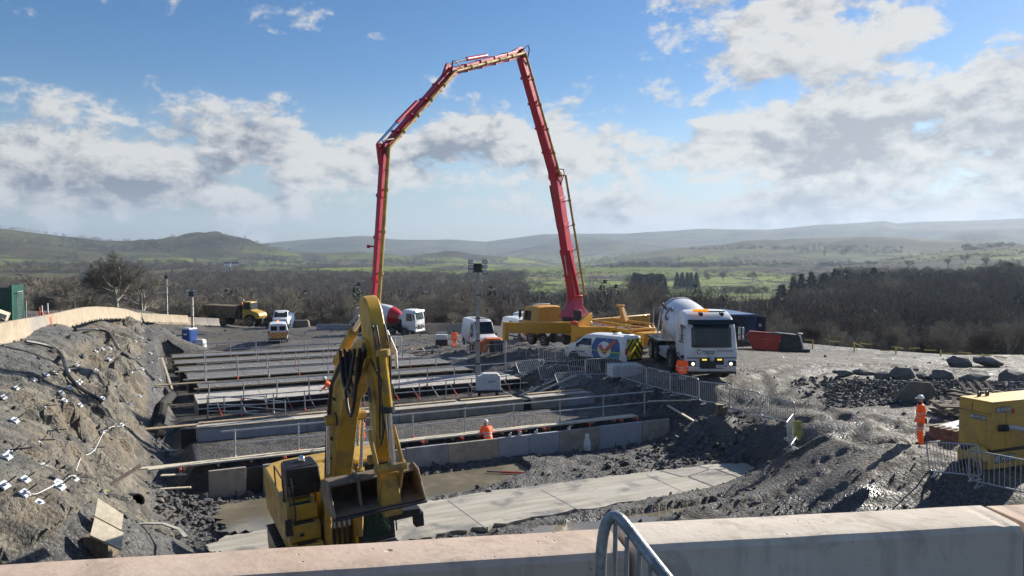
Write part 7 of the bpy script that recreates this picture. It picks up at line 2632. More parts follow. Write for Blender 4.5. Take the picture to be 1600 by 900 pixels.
# ------------------------------------------------------------------ tape fence on the far right edge of the pad
tp = [(1258, 531), (1275, 532), (1335, 535), (1385, 541), (1430, 546), (1470, 548), (1520, 552), (1560, 558), (1600, 561)]
tw = []
for i, (px, py) in enumerate(tp):
    Y = 60 - i * 1.2
    top = aty(px, py, Y)
    tw.append(top)
for i, px in enumerate((1270, 1335, 1400, 1470, 1535)):
    Y = 60 - [1, 2, 3.4, 5, 6.5][i] * 1.2
    top = aty(px, np.interp(px, [a for a, _ in tp], [b for _, b in tp]), Y)
    z0 = zfit(top.x, top.y)
    t = thing('fence_post', ['leftmost', 'second', 'third', 'fourth', 'rightmost'][i] + ' yellow post of the tape fence on the right edge of the pad', 'post', (top.x, top.y, min(z0, top.z - .6)))
    MB().tube([(0, 0, -.1), (0, 0, top.z - min(z0, top.z - .6) + .04)], .05, 6).obj('shaft', 'tape_yellow', t)
tt = thing('barrier_tape', 'sagging yellow striped warning tape strung between the posts at the right edge', 'tape', tw[0])
def tape(P, w=.10, dash=(.75, .8)):
    P = polyline_pts(P, .155)
    n = 0
    i = 0
    while i < len(P) - 6:
        seg = P[i:i + 6]
        MB().bar(seg[0] - tt.location, seg[-1] - tt.location, .02, w).obj('strip', 'tape_yellow', tt)
        i += 14
tape(tw, .07)
lowp = []
for i, (px, py) in enumerate([(1335, 536), (1355, 545), (1380, 548), (1405, 548), (1430, 542), (1470, 552), (1500, 553), (1560, 556)]):
    lowp.append(aty(px, py, 57.5 - i))
tape(lowp, .07)

# white stillage frame and a black membrane heap by the far strips
g = at(612, 549, 9.0)
t = thing('stillage', 'white steel stillage frame standing in the pit right of the excavator boom top', 'stillage', (g.x, g.y, zfit(g.x, g.y)), .1)
mb = MB()
for x_ in (-.9, -.3, .3, .9):
    for y_ in (-.4, .4):
        mb.box((x_, y_, .75), (.09, .09, 1.5))
for z_ in (.15, 1.45):
    for y_ in (-.4, .4):
        mb.box((0, y_, z_), (1.9, .08, .08))
mb.obj('frame', 'net_white', t)
for i, (px, py, w_, lab) in enumerate([(665, 556, 3.2, 'heap of broken formwork timber on the dark spoil near the small generator'), (640, 552, 2.2, 'smaller heap of timber offcuts beside the white stillage'), (845, 603, 1.8, 'pile of timber offcuts on the bank below the fallen barriers')]):
    g = at(px, py, 8.9 if i < 2 else 8.0)
    t = thing('timber_heap', lab, 'timber heap', (g.x, g.y, zfit(g.x, g.y)))
    r_ = random.Random(40 + i)
    for k in range(14):
        a_ = r_.uniform(0, 3.14)
        c_ = Vector((r_.uniform(-w_ / 2, w_ / 2), r_.uniform(-.7, .7), r_.uniform(.1, .7)))
        d_ = Vector((math.cos(a_), math.sin(a_) * .6, r_.uniform(-.35, .35))) * r_.uniform(.5, 1.1)
        MB().bar(c_ - d_, c_ + d_, .14, .05).obj('board', r_.choice(['timber', 'timber_pale', 'timber_old', 'timber_old']), t)

# ------------------------------------------------------------------ people
def person(label, loc, rz, pose='stand', height=1.78, coat='hivis', legs='hivis', hat='hat_white', bands=True, scale_fix=1.0, vest=None):
    """loc is the ground point between the feet; +Y is where the person faces"""
    t = thing('person', label, 'person', loc, rz)
    h = height
    J_ = {}
    P = dict(pelvis=(0, 0, .53), waist=(0, .01, .61), chest=(0, 0, .74), neck=(0, .005, .83), headb=(0, .015, .875), headt=(0, .015, .965))
    if pose == 'sit':
        L = dict(hipL=(.055, 0, .5), kneL=(.07, .25, .50), ankL=(.07, .27, .26), toeL=(.075, .36, .235))
    elif pose == 'walk':
        L = dict(hipL=(.05, 0, .5), kneL=(.055, .08, .29), ankL=(.05, .02, .05), toeL=(.055, .11, .015))
    else:
        L = dict(hipL=(.05, 0, .5), kneL=(.058, .015, .28), ankL=(.06, -.01, .045), toeL=(.065, .085, .015))
    for k, v in list(L.items()):
        P[k] = v
        P[k[:-1] + 'R'] = (-v[0], v[1], v[2])
    if pose == 'walk':
        P['kneR'], P['ankR'], P['toeR'] = (-.05, -.02, .28), (-.05, -.16, .07), (-.05, -.09, .02)
    arm = dict(stand=((.115, .0, .8), (.145, -.02, .64), (.13, .05, .50)), walk=((.115, 0, .8), (.15, -.04, .64), (.14, .04, .51)),
               work=((.115, .02, .8), (.15, .12, .68), (.10, .26, .66)), sit=((.115, .02, .8), (.15, .06, .66), (.13, .22, .62)), hips=((.115, 0, .8), (.19, -.03, .67), (.11, .03, .57)))
    aL = arm['stand' if pose == 'stand' else pose]
    if pose == 'bend':
        pass
    P.update(shL=aL[0], elL=aL[1], wrL=aL[2])
    P.update(shR=(-aL[0][0], aL[0][1], aL[0][2]), elR=(-aL[1][0], aL[1][1], aL[1][2]), wrR=(-aL[2][0], aL[2][1], aL[2][2]))
    if pose == 'work':   # leaning forward from the hips
        for k in ('waist', 'chest', 'neck', 'headb', 'headt', 'shL', 'shR', 'elL', 'elR', 'wrL', 'wrR'):
            x, y, z = P[k]
            a = R(28)
            dz, dy = z - .53, y
            P[k] = (x, dy * math.cos(a) + dz * math.sin(a), .53 + dz * math.cos(a) - dy * math.sin(a))
    E = [('pelvis', 'waist'), ('waist', 'chest'), ('chest', 'neck'), ('neck', 'headb'), ('headb', 'headt')]
    for s_ in 'LR':
        E += [('pelvis', 'hip' + s_), ('hip' + s_, 'kne' + s_), ('kne' + s_, 'ank' + s_), ('ank' + s_, 'toe' + s_), ('chest', 'sh' + s_), ('sh' + s_, 'el' + s_), ('el' + s_, 'wr' + s_)]
    rad = dict(pelvis=.085, waist=.078, chest=.088, neck=.036, headb=.042, headt=.043, hip=.062, kne=.046, ank=.036, toe=.026, sh=.052, el=.036, wr=.026)
    names = list(P)
    pts = [Vector(P[k]) for k in names]
    edges = [(names.index(a), names.index(b)) for a, b in E]
    rads = [rad[k if k in rad else k[:-1]] for k in names]
    # hands: palm, four fingers, thumb
    for s_, sg in (('L', 1), ('R', -1)):
        w_, e_ = Vector(P['wr' + s_]), Vector(P['el' + s_])
        d = (w_ - e_).normalized()
        sd = Vector((sg * .3, 1, 0)).cross(d).normalized() * .012
        fw = d.cross(sd).normalized()
        palm = w_ + d * .035
        pts.append(palm)
        rads.append(.017)
        ip = len(pts) - 1
        edges.append((names.index('wr' + s_), ip))
        for k, (o_, l_) in enumerate(((-1.5, .036), (-.5, .043), (.5, .040), (1.5, .032))):
            a_ = palm + sd * o_ * .8 + d * .02
            b_ = a_ + d * l_ + fw * .012 * sg
            pts += [a_, b_]
            rads += [.0065, .0055]
            edges += [(ip, len(pts) - 2), (len(pts) - 2, len(pts) - 1)]
        a_ = palm + sd * 1.6 + d * .004
        pts.append(a_ + d * .022 + fw * .01)
        rads.append(.007)
        edges.append((ip, len(pts) - 1))
    me = bpy.data.meshes.new('body')
    me.from_pydata([p * h for p in pts], edges, [])
    o = bpy.data.objects.new('body', me)
    C.objects.link(o)
    sk = o.modifiers.new('skin', 'SKIN')
    sk.use_smooth_shade = True
    for i, v in enumerate(me.skin_vertices[0].data):
        r_ = rads[i] * h
        v.radius = (r_ * (1.25 if names[i] in ('pelvis', 'waist', 'chest') else 1), r_ * (.82 if names[i] in ('pelvis', 'waist', 'chest') else 1)) if i < len(names) else (r_, r_)
    me.skin_vertices[0].data[0].use_root = True
    ss = o.modifiers.new('sub', 'SUBSURF')
    ss.levels = ss.render_levels = 1
    dg = bpy.context.evaluated_depsgraph_get()
    nm = bpy.data.meshes.new_from_object(o.evaluated_get(dg))
    bpy.data.objects.remove(o)
    nm.name = 'body'
    for x in (coat, legs, 'skin', 'boot', 'reflective'):
        nm.materials.append(MATS[x])
    hipz = P['pelvis'][2]
    for p in nm.polygons:
        c = p.center / h
        dist = {k: (c - Vector(P[k])).length for k in ('headb', 'headt', 'wrL', 'wrR', 'toeL', 'toeR', 'ankL', 'ankR', 'neck')}
        leg = c.z < hipz - .0 and (pose != 'sit' or c.z < .56) if pose != 'sit' else (c.z < .545 and (c - Vector(P['pelvis'])).length > .04)
        if c.z > P['neck'][2] + .02 and min(dist['headb'], dist['headt']) < .09:
            k = 2
        elif min((c - Vector(P['wrL'])).dot((Vector(P['wrL']) - Vector(P['elL'])).normalized()) > 0 and dist['wrL'] < .12 or 9, 9) is True or \
                ((c - Vector(P['wrR'])).dot((Vector(P['wrR']) - Vector(P['elR'])).normalized()) > 0 and dist['wrR'] < .12):
            k = 2
        elif dist['toeL'] < .075 or dist['toeR'] < .075 or dist['ankL'] < .035 or dist['ankR'] < .035:
            k = 3
        elif leg:
            k = 1
        else:
            k = 0
        p.material_index = k
    nm.shade_smooth()
    b = bpy.data.objects.new('body', nm)
    C.objects.link(b)
    b.parent = t
    H_ = Vector(P['headt']) * h
    N_ = Vector(P['headb']) * h
    hd = (H_ - N_).normalized()
    c0 = H_ - hd * .03
    # face: nose, eyes, mouth, ears
    fwd = Vector((0, 1, 0))
    f0 = N_.lerp(H_, .35)
    MB().box(f0 + fwd * .088, (.025, .03, .04), taper=(.5, .4)).obj('nose', 'skin', t)
    MB().box(f0 + fwd * .083 + Vector((.03, 0, .03)), (.022, .01, .01)).box(f0 + fwd * .083 + Vector((-.03, 0, .03)), (.022, .01, .01)).obj('eyes', 'hair', t)
    MB().box(f0 + fwd * .082 + Vector((0, 0, -.035)), (.05, .01, .01)).obj('mouth', 'hair', t)
    MB().box(f0 + Vector((.082, 0, .0)), (.02, .03, .05)).box(f0 + Vector((-.082, 0, .0)), (.02, .03, .05)).obj('ears', 'skin', t)
    if hat == 'hair':
        MB().lathe([(.02, .085), (.06, .07), (.085, .02), (.09, -.03), (.085, -.07), (.05, -.06)][::-1], 14, Matrix.Translation(c0 - fwd * .012)).obj('hair', 'hair', t, smooth=60)
    else:
        A = Matrix.Translation(c0 + Vector((0, 0, .005)))
        MB().lathe([(.118, -.012), (.125, .0), (.120, .02), (.108, .06), (.075, .10), (.03, .118), (.0, .12)], 18, A).obj('hard_hat', hat, t, smooth=60)
        MB().box(c0 + Vector((0, .125, .0)), (.13, .09, .012), rot=(R(-8), 0, 0)).obj('hat_peak', hat, t, bevel=.004)
    MB().lathe([(.075, -.04), (.082, -.01), (.082, .03), (.06, .05)], 14, Matrix.Translation(N_ - hd * .05)).obj('snood', 'navy_cloth', t, smooth=60)
    # jacket: a slightly loose shell with hem and reflective bands
    def ringz(z, rx, ry, y0=0):
        return [(rx * math.cos(a), y0 + ry * math.sin(a), z) for a in np.linspace(0, 2 * math.pi, 20, endpoint=False)]
    lean = R(28) if pose == 'work' else 0
    A = Matrix.Translation((0, 0, .53 * h)) @ Matrix.Rotation(-lean, 4, 'X') @ Matrix.Translation((0, 0, -.53 * h))
    def shell(z0, z1, n, ex, m, nm_):
        mb = MB()
        rg = []
        for z in np.linspace(z0, z1, n):
            rx = np.interp(z, [.46, .5, .6, .72, .80, .83], [.118, .115, .108, .118, .098, .055]) * h + ex
            ry = np.interp(z, [.46, .5, .6, .72, .80, .83], [.090, .088, .082, .086, .070, .045]) * h + ex
            rg.append([tuple(A @ Vector(q)) for q in ringz(z * h, rx, ry)])
        mb.loft(rg)
        return mb.obj(nm_, m, t, smooth=60)
    shell(.475 if pose != 'sit' else .53, .828, 9, 0.0, vest or coat, 'jacket')
    if bands:
        for z in (.56, .63):
            shell(z, z + .026, 2, .006, 'reflective', 'reflective_band')
        if pose not in ('sit',):
            for s_ in 'LR':
                a, b_ = Vector(P['kne' + s_]) * h, Vector(P['hip' + s_]) * h
                for f_ in (.18, .42):
                    q = a.lerp(b_, f_)
                    r_ = (.046 + .016 * f_) * h + .012
                    MB().lathe([(r_, -.02), (r_ + .003, 0), (r_, .02)], 12, Matrix.Translation(q) @ (b_ - a).to_track_quat('Z', 'Y').to_matrix().to_4x4()).obj('reflective_band', 'reflective', t, smooth=60)
        for s_ in 'LR':
            a, b_ = Vector(P['sh' + s_]) * h, Vector(P['el' + s_]) * h
            q = a.lerp(b_, .75)
            r_ = .042 * h
            MB().lathe([(r_, -.02), (r_ + .003, 0), (r_, .02)], 12, Matrix.Translation(q) @ (b_ - a).to_track_quat('Z', 'Y').to_matrix().to_4x4()).obj('reflective_band', 'reflective', t, smooth=60)
    return t


g = at(1438, 693, 6.7)
person('worker in full orange suit and white hard hat standing alone on the haul track', Vector((g.x, g.y, gz(g.x, g.y))), R(78), 'stand', 1.80)
w0_ = [o for o in C.objects if o.get('label', '').startswith('worker in full orange suit and white')][0]
MB().box((-.13, -.13, .93), (.10, .05, .2)).obj('pocket', 'navy_cloth', w0_, bevel=.02)
g = at(1070, 596, 6.45)
person('worker in orange jacket and dark trousers at the cab step of the mixer lorry', Vector((8.85, 39.7, zfit(8.85, 39.7))), R(-15), 'walk', 1.82, 'hivis', 'navy_cloth', 'hair')
p = at(710, 545, 8.8)
person('worker in orange hi-vis walking on the gravel left of the tall white van', (p.x, p.y, gz(p.x, p.y)), R(0), 'walk', 1.74, hat='hair')
p = at(836, 541, 7.75)
person('worker in orange hi-vis beside the front wheel of the pump lorry', (p.x, p.y, gz(p.x, p.y)), R(160), 'stand', 1.8, hat='hat_white')
p = at(738, 541, 8.05)
person('worker in orange jacket partly hidden by the mast of the middle lighting tower', (p.x - .05, p.y - .5, gz(p.x, p.y)), R(170), 'stand', 1.78, 'hivis', 'navy_cloth')
q = UW(11.6, .66, 1.15)
person('worker in orange jacket and white helmet bending in the gap behind the nearest foundation wall', (q.x, q.y + .05, 1.0), R(20), 'work', 1.78)
p = at(565, 688, 8.0)
person('worker with green harness and orange trousers on the grey fill behind the excavator arm', (p.x, p.y, gz(p.x, p.y)), R(150), 'work', 1.76, 'hivis_yel', 'hivis', vest='navy_cloth')
p = UW(9.2, 14.0, 1.35)
p = at(516, 633, 8.65)
person('worker in orange half hidden behind the excavator boom in the trench', (p.x + .05, p.y, gz(p.x, p.y)), R(100), 'work', 1.75)
# scaffold platform the harnessed worker stands by
t = thing('access_platform', 'low scaffold access platform beside the harnessed worker', 'scaffold', at(566, 700, 8.0))
mb = MB()
for x_ in (-.55, .55):
    for y_ in (-.4, .4):
        mb.tube([(x_, y_, 0), (x_, y_, 1.0)], .022, 6)
for z_ in (.5, 1.0):
    mb.tube([(-.55, -.4, z_), (.55, -.4, z_)], .02, 6).tube([(-.55, .4, z_), (-.55, -.4, z_)], .02, 6).tube([(.55, .4, z_), (.55, -.4, z_)], .02, 6)
mb.obj('frame', 'galv', t)
MB().box((0, 0, .12), (1.2, 1.0, .05)).obj('deck_board', 'galv_dull', t)
# operator in the excavator
A = Matrix.Translation(EC) @ Matrix.Rotation(erz, 4, 'Z')
q = A @ Vector((-.98, .45, 1.02))
person('operator sitting in the excavator cab with bare arms on the levers', q, erz, 'sit', 1.68, 'navy_cloth', 'navy_cloth', 'hair', bands=False)

# ------------------------------------------------------------------ trees
class TreeGen:
    def __init__(self, seed):
        self.r = random.Random(seed)
        self.parts = {'trunk': ([], []), 'crown': ([], [])}

    def seg(self, key, pts, rads, n):
        vs, fs = self.parts[key]
        b = len(vs)
        m = len(pts)
        for i, p in enumerate(pts):
            d = (pts[min(i + 1, m - 1)] - pts[max(i - 1, 0)]).normalized()
            s = d.cross(Vector((.3, .2, 1)))
            s = s.normalized() if s.length > 1e-5 else Vector((1, 0, 0))
            t = s.cross(d)
            for k in range(n):
                a = 2 * math.pi * k / n
                vs.append(tuple(p + (s * math.cos(a) + t * math.sin(a)) * rads[i]))
        for i in range(m - 1):
            for k in range(n):
                k2 = (k + 1) % n
                fs.append((b + i * n + k, b + i * n + k2, b + (i + 1) * n + k2, b + (i + 1) * n + k))

    def grow(self, p, d, L, rad, lev, P):
        r = self.r
        ns = (6, 5, 4, 3, 2, 1)[lev]
        pts, rads = [p.copy()], [rad]
        q = p.copy()
        dd = d.copy()
        end = rad * (.45 if lev < 5 else .3)
        for i in range(ns):
            w = P['wig'][lev]
            dd = (dd + Vector((r.uniform(-w, w), r.uniform(-w, w), r.uniform(-w, w) + P['up'][lev]))).normalized()
            q = q + dd * (L / ns)
            pts.append(q.copy())
            rads.append(rad + (end - rad) * (i + 1) / ns)
        self.seg('trunk' if lev < 2 else 'crown', pts, rads, (7, 5, 4, 3, 3, 3)[lev])
        if lev >= P['levels']:
            return
        nch = P['n'][lev]
        for k in range(nch):
            f = P['start'][lev] + (1 - P['start'][lev]) * (k + r.uniform(.2, .9)) / nch
            x = f * ns
            i = min(int(x), ns - 1)
            pos = pts[i].lerp(pts[i + 1], x - i)
            axis = (pts[i + 1] - pts[i]).normalized()
            side = axis.cross(Vector((r.uniform(-1, 1), r.uniform(-1, 1), r.uniform(-1, 1)))).normalized()
            ang = R(r.uniform(*P['ang'][lev]))
            nd = (axis * math.cos(ang) + side * math.sin(ang)).normalized()
            if nd.z < -.25:
                nd.z = abs(nd.z) * .4
                nd.normalize()
            self.grow(pos, nd, L * r.uniform(*P['len'][lev]) * (1.15 - .45 * f), max((rad + (end - rad) * f) * P['rr'][lev], P['rmin']), lev + 1, P)


OAK = dict(levels=5, n=(7, 6, 6, 5, 4), start=(.35, .25, .2, .15, .1), ang=((35, 75), (30, 60), (30, 65), (30, 70), (25, 60)), len=((.85, 1.15), (.55, .75), (.5, .7), (.5, .7), (.5, .8)),
           rr=(.55, .6, .6, .6, .6), wig=(.10, .22, .28, .3, .3, .2), up=(.0, .06, .04, .03, .05, .05), rmin=.011)
ASH = dict(OAK, n=(9, 5, 5, 5, 4), start=(.2, .3, .2, .15, .1), ang=((20, 50), (20, 45), (20, 50), (20, 55), (20, 50)), len=((.5, .8), (.5, .7), (.45, .65), (.5, .7), (.5, .8)), up=(.05, .16, .12, .1, .08, .05))
SHRUB = dict(OAK, n=(8, 6, 6, 5, 0), levels=4, start=(.1, .15, .1, .1, .1), ang=((20, 60), (20, 50), (20, 60), (20, 60), (20, 50)), len=((.6, .9), (.5, .75), (.5, .7), (.5, .8), (.5, .8)), up=(.1, .12, .08, .05, .05, .05))


def tree_mesh(seed, P, height, rad, trunk_len, mats_, stems=1):
    T_ = TreeGen(seed)
    for s_ in range(stems):
        d = Vector((T_.r.uniform(-.12, .12), T_.r.uniform(-.12, .12), 1)) if stems == 1 else Vector((T_.r.uniform(-.6, .6), T_.r.uniform(-.6, .6), 1))
        T_.grow(Vector((T_.r.uniform(-.3, .3) * (stems > 1), T_.r.uniform(-.3, .3) * (stems > 1), -.3)), d.normalized(), trunk_len, rad, 0, P)
    out = {}
    zmax = max(v[2] for v in T_.parts['crown'][0])
    k = height / zmax
    for key, m in zip(('trunk', 'crown'), mats_):
        vs, fs = T_.parts[key]
        me = bpy.data.meshes.new(key)
        me.from_pydata([(x * k, y * k, z * k) for x, y, z in vs], [], fs)
        me.materials.append(MATS[m])
        out[key] = me
    return out


VAR = {
    'hero': tree_mesh(4, dict(OAK, n=(8, 7, 6, 6, 5), len=((1.15, 1.5), (.55, .75), (.5, .7), (.5, .7), (.5, .8)), rmin=.02), 12.0, .5, 4.6, ('bark_pale', 'twig')),
    'oak': tree_mesh(11, OAK, 9, .34, 4.6, ('bark', 'twig')),
    'oak2': tree_mesh(23, OAK, 9, .34, 4.2, ('bark', 'twig_tan')),
    'oak3': tree_mesh(37, dict(OAK, rmin=.014), 9, .30, 4.4, ('bark_pale', 'twig_tan')),
    'ash': tree_mesh(41, ASH, 10, .24, 7.5, ('bark_pale', 'twig_tan')),
    'ash2': tree_mesh(53, ASH, 10, .22, 7.0, ('bark', 'twig_red')),
    'shrub': tree_mesh(61, SHRUB, 5, .10, 3.0, ('bark', 'twig_tan'), 4),
    'shrub2': tree_mesh(67, SHRUB, 5, .10, 3.0, ('bark', 'twig_red'), 4),
}


def conifer_mesh(seed, h, w, n=1500):
    r = random.Random(seed)
    vs, fs = [], []
    for i in range(n):
        f = r.random() ** .7
        z = h * (.12 + .88 * (1 - f)) if True else 0
        rad = w * (.12 + .88 * f) * (1 + .25 * math.sin(z * 5)) * r.uniform(.35, 1.05)
        a = r.uniform(0, 6.283)
        c = Vector((rad * math.cos(a), rad * math.sin(a), z))
        s = w * r.uniform(.10, .24)
        ax = Vector((math.cos(a), math.sin(a), r.uniform(-.5, .1))).normalized()
        t = ax.cross(Vector((0, 0, 1))).normalized()
        b = len(vs)
        u = Vector((0, 0, 1)) * s * .35
        vs += [tuple(c - ax * s * .6), tuple(c + t * s * .5 - u), tuple(c + ax * s), tuple(c - t * s * .5 - u), tuple(c + u)]
        fs += [(b, b + 1, b + 4), (b + 1, b + 2, b + 4), (b + 2, b + 3, b + 4), (b + 3, b, b + 4)]
    me = bpy.data.meshes.new('crown')
    me.from_pydata(vs, [], fs)
    me.materials.append(MATS['conifer'])
    tr = MB().tube([(0, 0, -.5), (0, 0, h * .95)], [w * .09, w * .02], 6).mesh('trunk', 'bark')
    return {'trunk': tr, 'crown': me}


VAR['con'] = conifer_mesh(2, 12, 2.7)
VAR['con2'] = conifer_mesh(5, 12, 3.6, 1700)
tr_rand = random.Random(77)
TREES = 0


def tree(var, x, y, s, lab, cat='tree', group=None, name='bare_tree', z=None):
    global TREES
    z = zfit(x, y) if z is None else z
    t = thing(name, lab, cat, (x, y, z - .15), tr_rand.uniform(0, 6.28), group)
    t.scale = (s * tr_rand.uniform(.9, 1.15), s * tr_rand.uniform(.9, 1.15), s)
    for k in ('trunk', 'crown'):
        o = bpy.data.objects.new(k, VAR[var][k])
        C.objects.link(o)
        o.parent = t
    TREES += 1
    return t


def tree_px(var, px, py_top, r, lab, hv, **k):
    """a tree standing on the ground at distance r whose top is seen at px, py_top; hv is the mesh height"""
    u = (px - 800) / F
    y = r
    x = u * r
    z = zfit(x, y)
    top = aty(px, py_top, y).z
    return tree(var, x, y, min(max((top - z) / hv, .3), 1.5 if r < 400 else 1.3), lab, z=z, **k)


# the big oak and its neighbours on the left
tree_px('hero', 182, 384, 112, 'large spreading bare oak, the tallest tree, behind the bend of the left barrier', 12.0)
tree_px('oak3', 222, 405, 124, 'bare oak leaning right out of the large oak', 9)
tree_px('oak', 118, 412, 128, 'dark bare oak left of the large oak', 9)
tree_px('oak2', 70, 440, 112, 'low spreading bare tree behind the red and white marker posts', 9)
tree_px('oak3', 702, 436, 128, 'bare oak with pale twigs behind the middle lighting tower', 9)
tree_px('oak2', 660, 447, 135, 'bare oak left of the middle lighting tower above the far mixer lorry', 9)
tree_px('ash', 975, 447, 108, 'bare tree rising behind the tail of the pump lorry', 10)
tree_px('ash', 1010, 428, 120, 'tall bare ash above the mixer lorry drum, left one', 10)
tree_px('ash2', 1045, 440, 122, 'tall bare ash above the mixer lorry drum, right one', 10)
tree_px('ash', 545, 455, 132, 'reddish bare tree left of the excavator boom top', 10)
tree_px('oak2', 440, 440, 135, 'pale twigged bare tree above the white pickup', 9)
tree_px('oak3', 395, 446, 138, 'pale bare tree above the dump truck', 9)
tree_px('shrub', 310, 448, 138, 'low bare tree left of the dump truck body', 5)
kinds = [('oak', 9), ('oak2', 9), ('oak3', 9), ('ash', 10), ('ash2', 10), ('shrub', 5), ('shrub2', 5)]


def top_line(px):
    return np.interp(px, [0, 60, 130, 220, 300, 380, 480, 560, 640, 740, 830, 920, 1000, 1100, 1200, 1300, 1400, 1500, 1600],
                     [446, 428, 406, 424, 455, 448, 455, 452, 458, 460, 466, 468, 458, 472, 482, 488, 492, 488, 480])


zone = lambda px: ('left of the big oak' if px < 150 else 'between the big oak and the dump truck' if px < 400 else 'between the pickup and the far mixer lorry' if px < 640 else
                   'behind the vans' if px < 850 else 'behind the pump lorry' if px < 1050 else 'behind the blue container' if px < 1230 else 'beyond the tape fence on the right')
px = -60
while px < 1660:
    e = float(pad_edge(math.degrees(math.atan2((px - 800) / F, 1))))
    for q in range(2):
        pxx = px + tr_rand.uniform(-7, 7)
        u = (pxx - 800) / F
        rr_ = (e + tr_rand.uniform(4, 22) + q * 24)
        y = rr_ / math.hypot(1, u)
        v, hv = tr_rand.choice(kinds if q else kinds[1:] + kinds[5:])
        tl_ = top_line(pxx) + tr_rand.uniform(-6, 30) + (0 if q else 16)
        top = aty(pxx, tl_, y).z
        z = zfit(u * y, y)
        if 118 < pxx < 250:
            if q == 0:
                continue
            top -= 3.5
        hgt = min(max(top - z, 2.5), 15 if pxx < 240 else 12.5)
        if pxx < 55 and y < 90:
            continue
        nm = 'bare shrub' if v.startswith('shrub') else 'bare tree'
        tree(v, u * y, y, hgt / hv, f'leafless {"shrub" if nm == "bare shrub" else "tree"}, {"front" if q == 0 else "second"} row of wood {zone(pxx)}', group=f'bare wood {zone(pxx)}', name=nm.replace(' ', '_'), z=z)
    px += 15.5
# conifers on the right and the dark clump in the middle distance
for i, (px, pt, r_, v) in enumerate([(1222, 444, 330, 'con2'), (1240, 428, 335, 'con'), (1252, 424, 330, 'con'), (1268, 424, 340, 'con'), (1288, 426, 332, 'con2'), (1306, 419, 330, 'con2'), (1322, 421, 340, 'con2'),
                                     (1336, 428, 345, 'con'), (1365, 418, 350, 'con2'), (1378, 424, 345, 'con')]):
    tree_px(v, px, pt, r_, 'dark conifer in the stand at the edge of the green field on the right', 12, group='stand of dark conifers on the right', name='conifer', cat='conifer')
for i in range(16):
    px = 990 + 48 * (i / 15) + tr_rand.uniform(-2, 2)
    f = 1 - abs((px - 1013) / 30) ** 2
    tree_px('con2', px, 420 - 12 * max(f, -.4), 560 + tr_rand.uniform(-14, 14), 'dark evergreen in the round clump in the middle of the valley', 12, group='round evergreen clump in the valley', name='conifer', cat='conifer')
for i, px in enumerate((1058, 1066, 1074, 1080, 1088)):
    tree_px('con', px, 412 + (i % 2) * 4, 640, 'small conifer right of the round evergreen clump', 12, group='small conifers right of the clump', name='conifer', cat='conifer')
# field trees standing alone
for i, (px, pt, r_) in enumerate([(1135, 444, 520), (1152, 445, 520), (1160, 444, 525), (1173, 443, 515), (1192, 446, 520), (1176, 416, 800), (1130, 418, 820), (1420, 376, 900), (1480, 372, 880), (1508, 374, 900),
                                  (1540, 376, 860), (1375, 396, 700), (1245, 412, 700)]):
    tree_px('oak', px, pt, r_, 'lone leafless tree standing in the green fields on the right', 9, group='lone trees in the right hand fields')

# the tall dark wood that climbs the valley side on the right
for i in range(78):
    px = tr_rand.uniform(1225, 1630)
    r_ = tr_rand.uniform(230, 400)
    top = np.interp(px, [1225, 1290, 1350, 1450, 1520, 1630], [460, 434, 420, 422, 412, 402]) + tr_rand.uniform(-6, 26)
    v = tr_rand.choice(['oak', 'oak2', 'oak', 'ash', 'ash2', 'con2', 'oak'])
    if v == 'con2':
        top += 4
    u = (px - 800) / F
    z_ = zfit(u * r_, r_)
    h_ = min(max(aty(px, top, r_).z - z_, 6), 19)
    tree(v, u * r_, r_, h_ / (12 if v == 'con2' else 10 if v.startswith('ash') else 9), 'tall ' + ('dark conifer' if v == 'con2' else 'leafless tree') + ' in the dark wood on the right valley side',
         group='dark wood on the right valley side', name='conifer' if v == 'con2' else 'bare_tree', z=z_, cat='tree')

# mid distance trees, each one a thing
n_mid = 0
while n_mid < 60:
    px = tr_rand.uniform(-40, 1640)
    y = tr_rand.uniform(175, 330)
    u = (px - 800) / F
    x = u * y
    tree(*((tr_rand.choice(kinds[:5])[0],)), x, y, tr_rand.uniform(.7, 1.25), f'leafless tree in the valley woodland {zone(px)}', group=f'valley woodland {zone(px)}')
    n_mid += 1

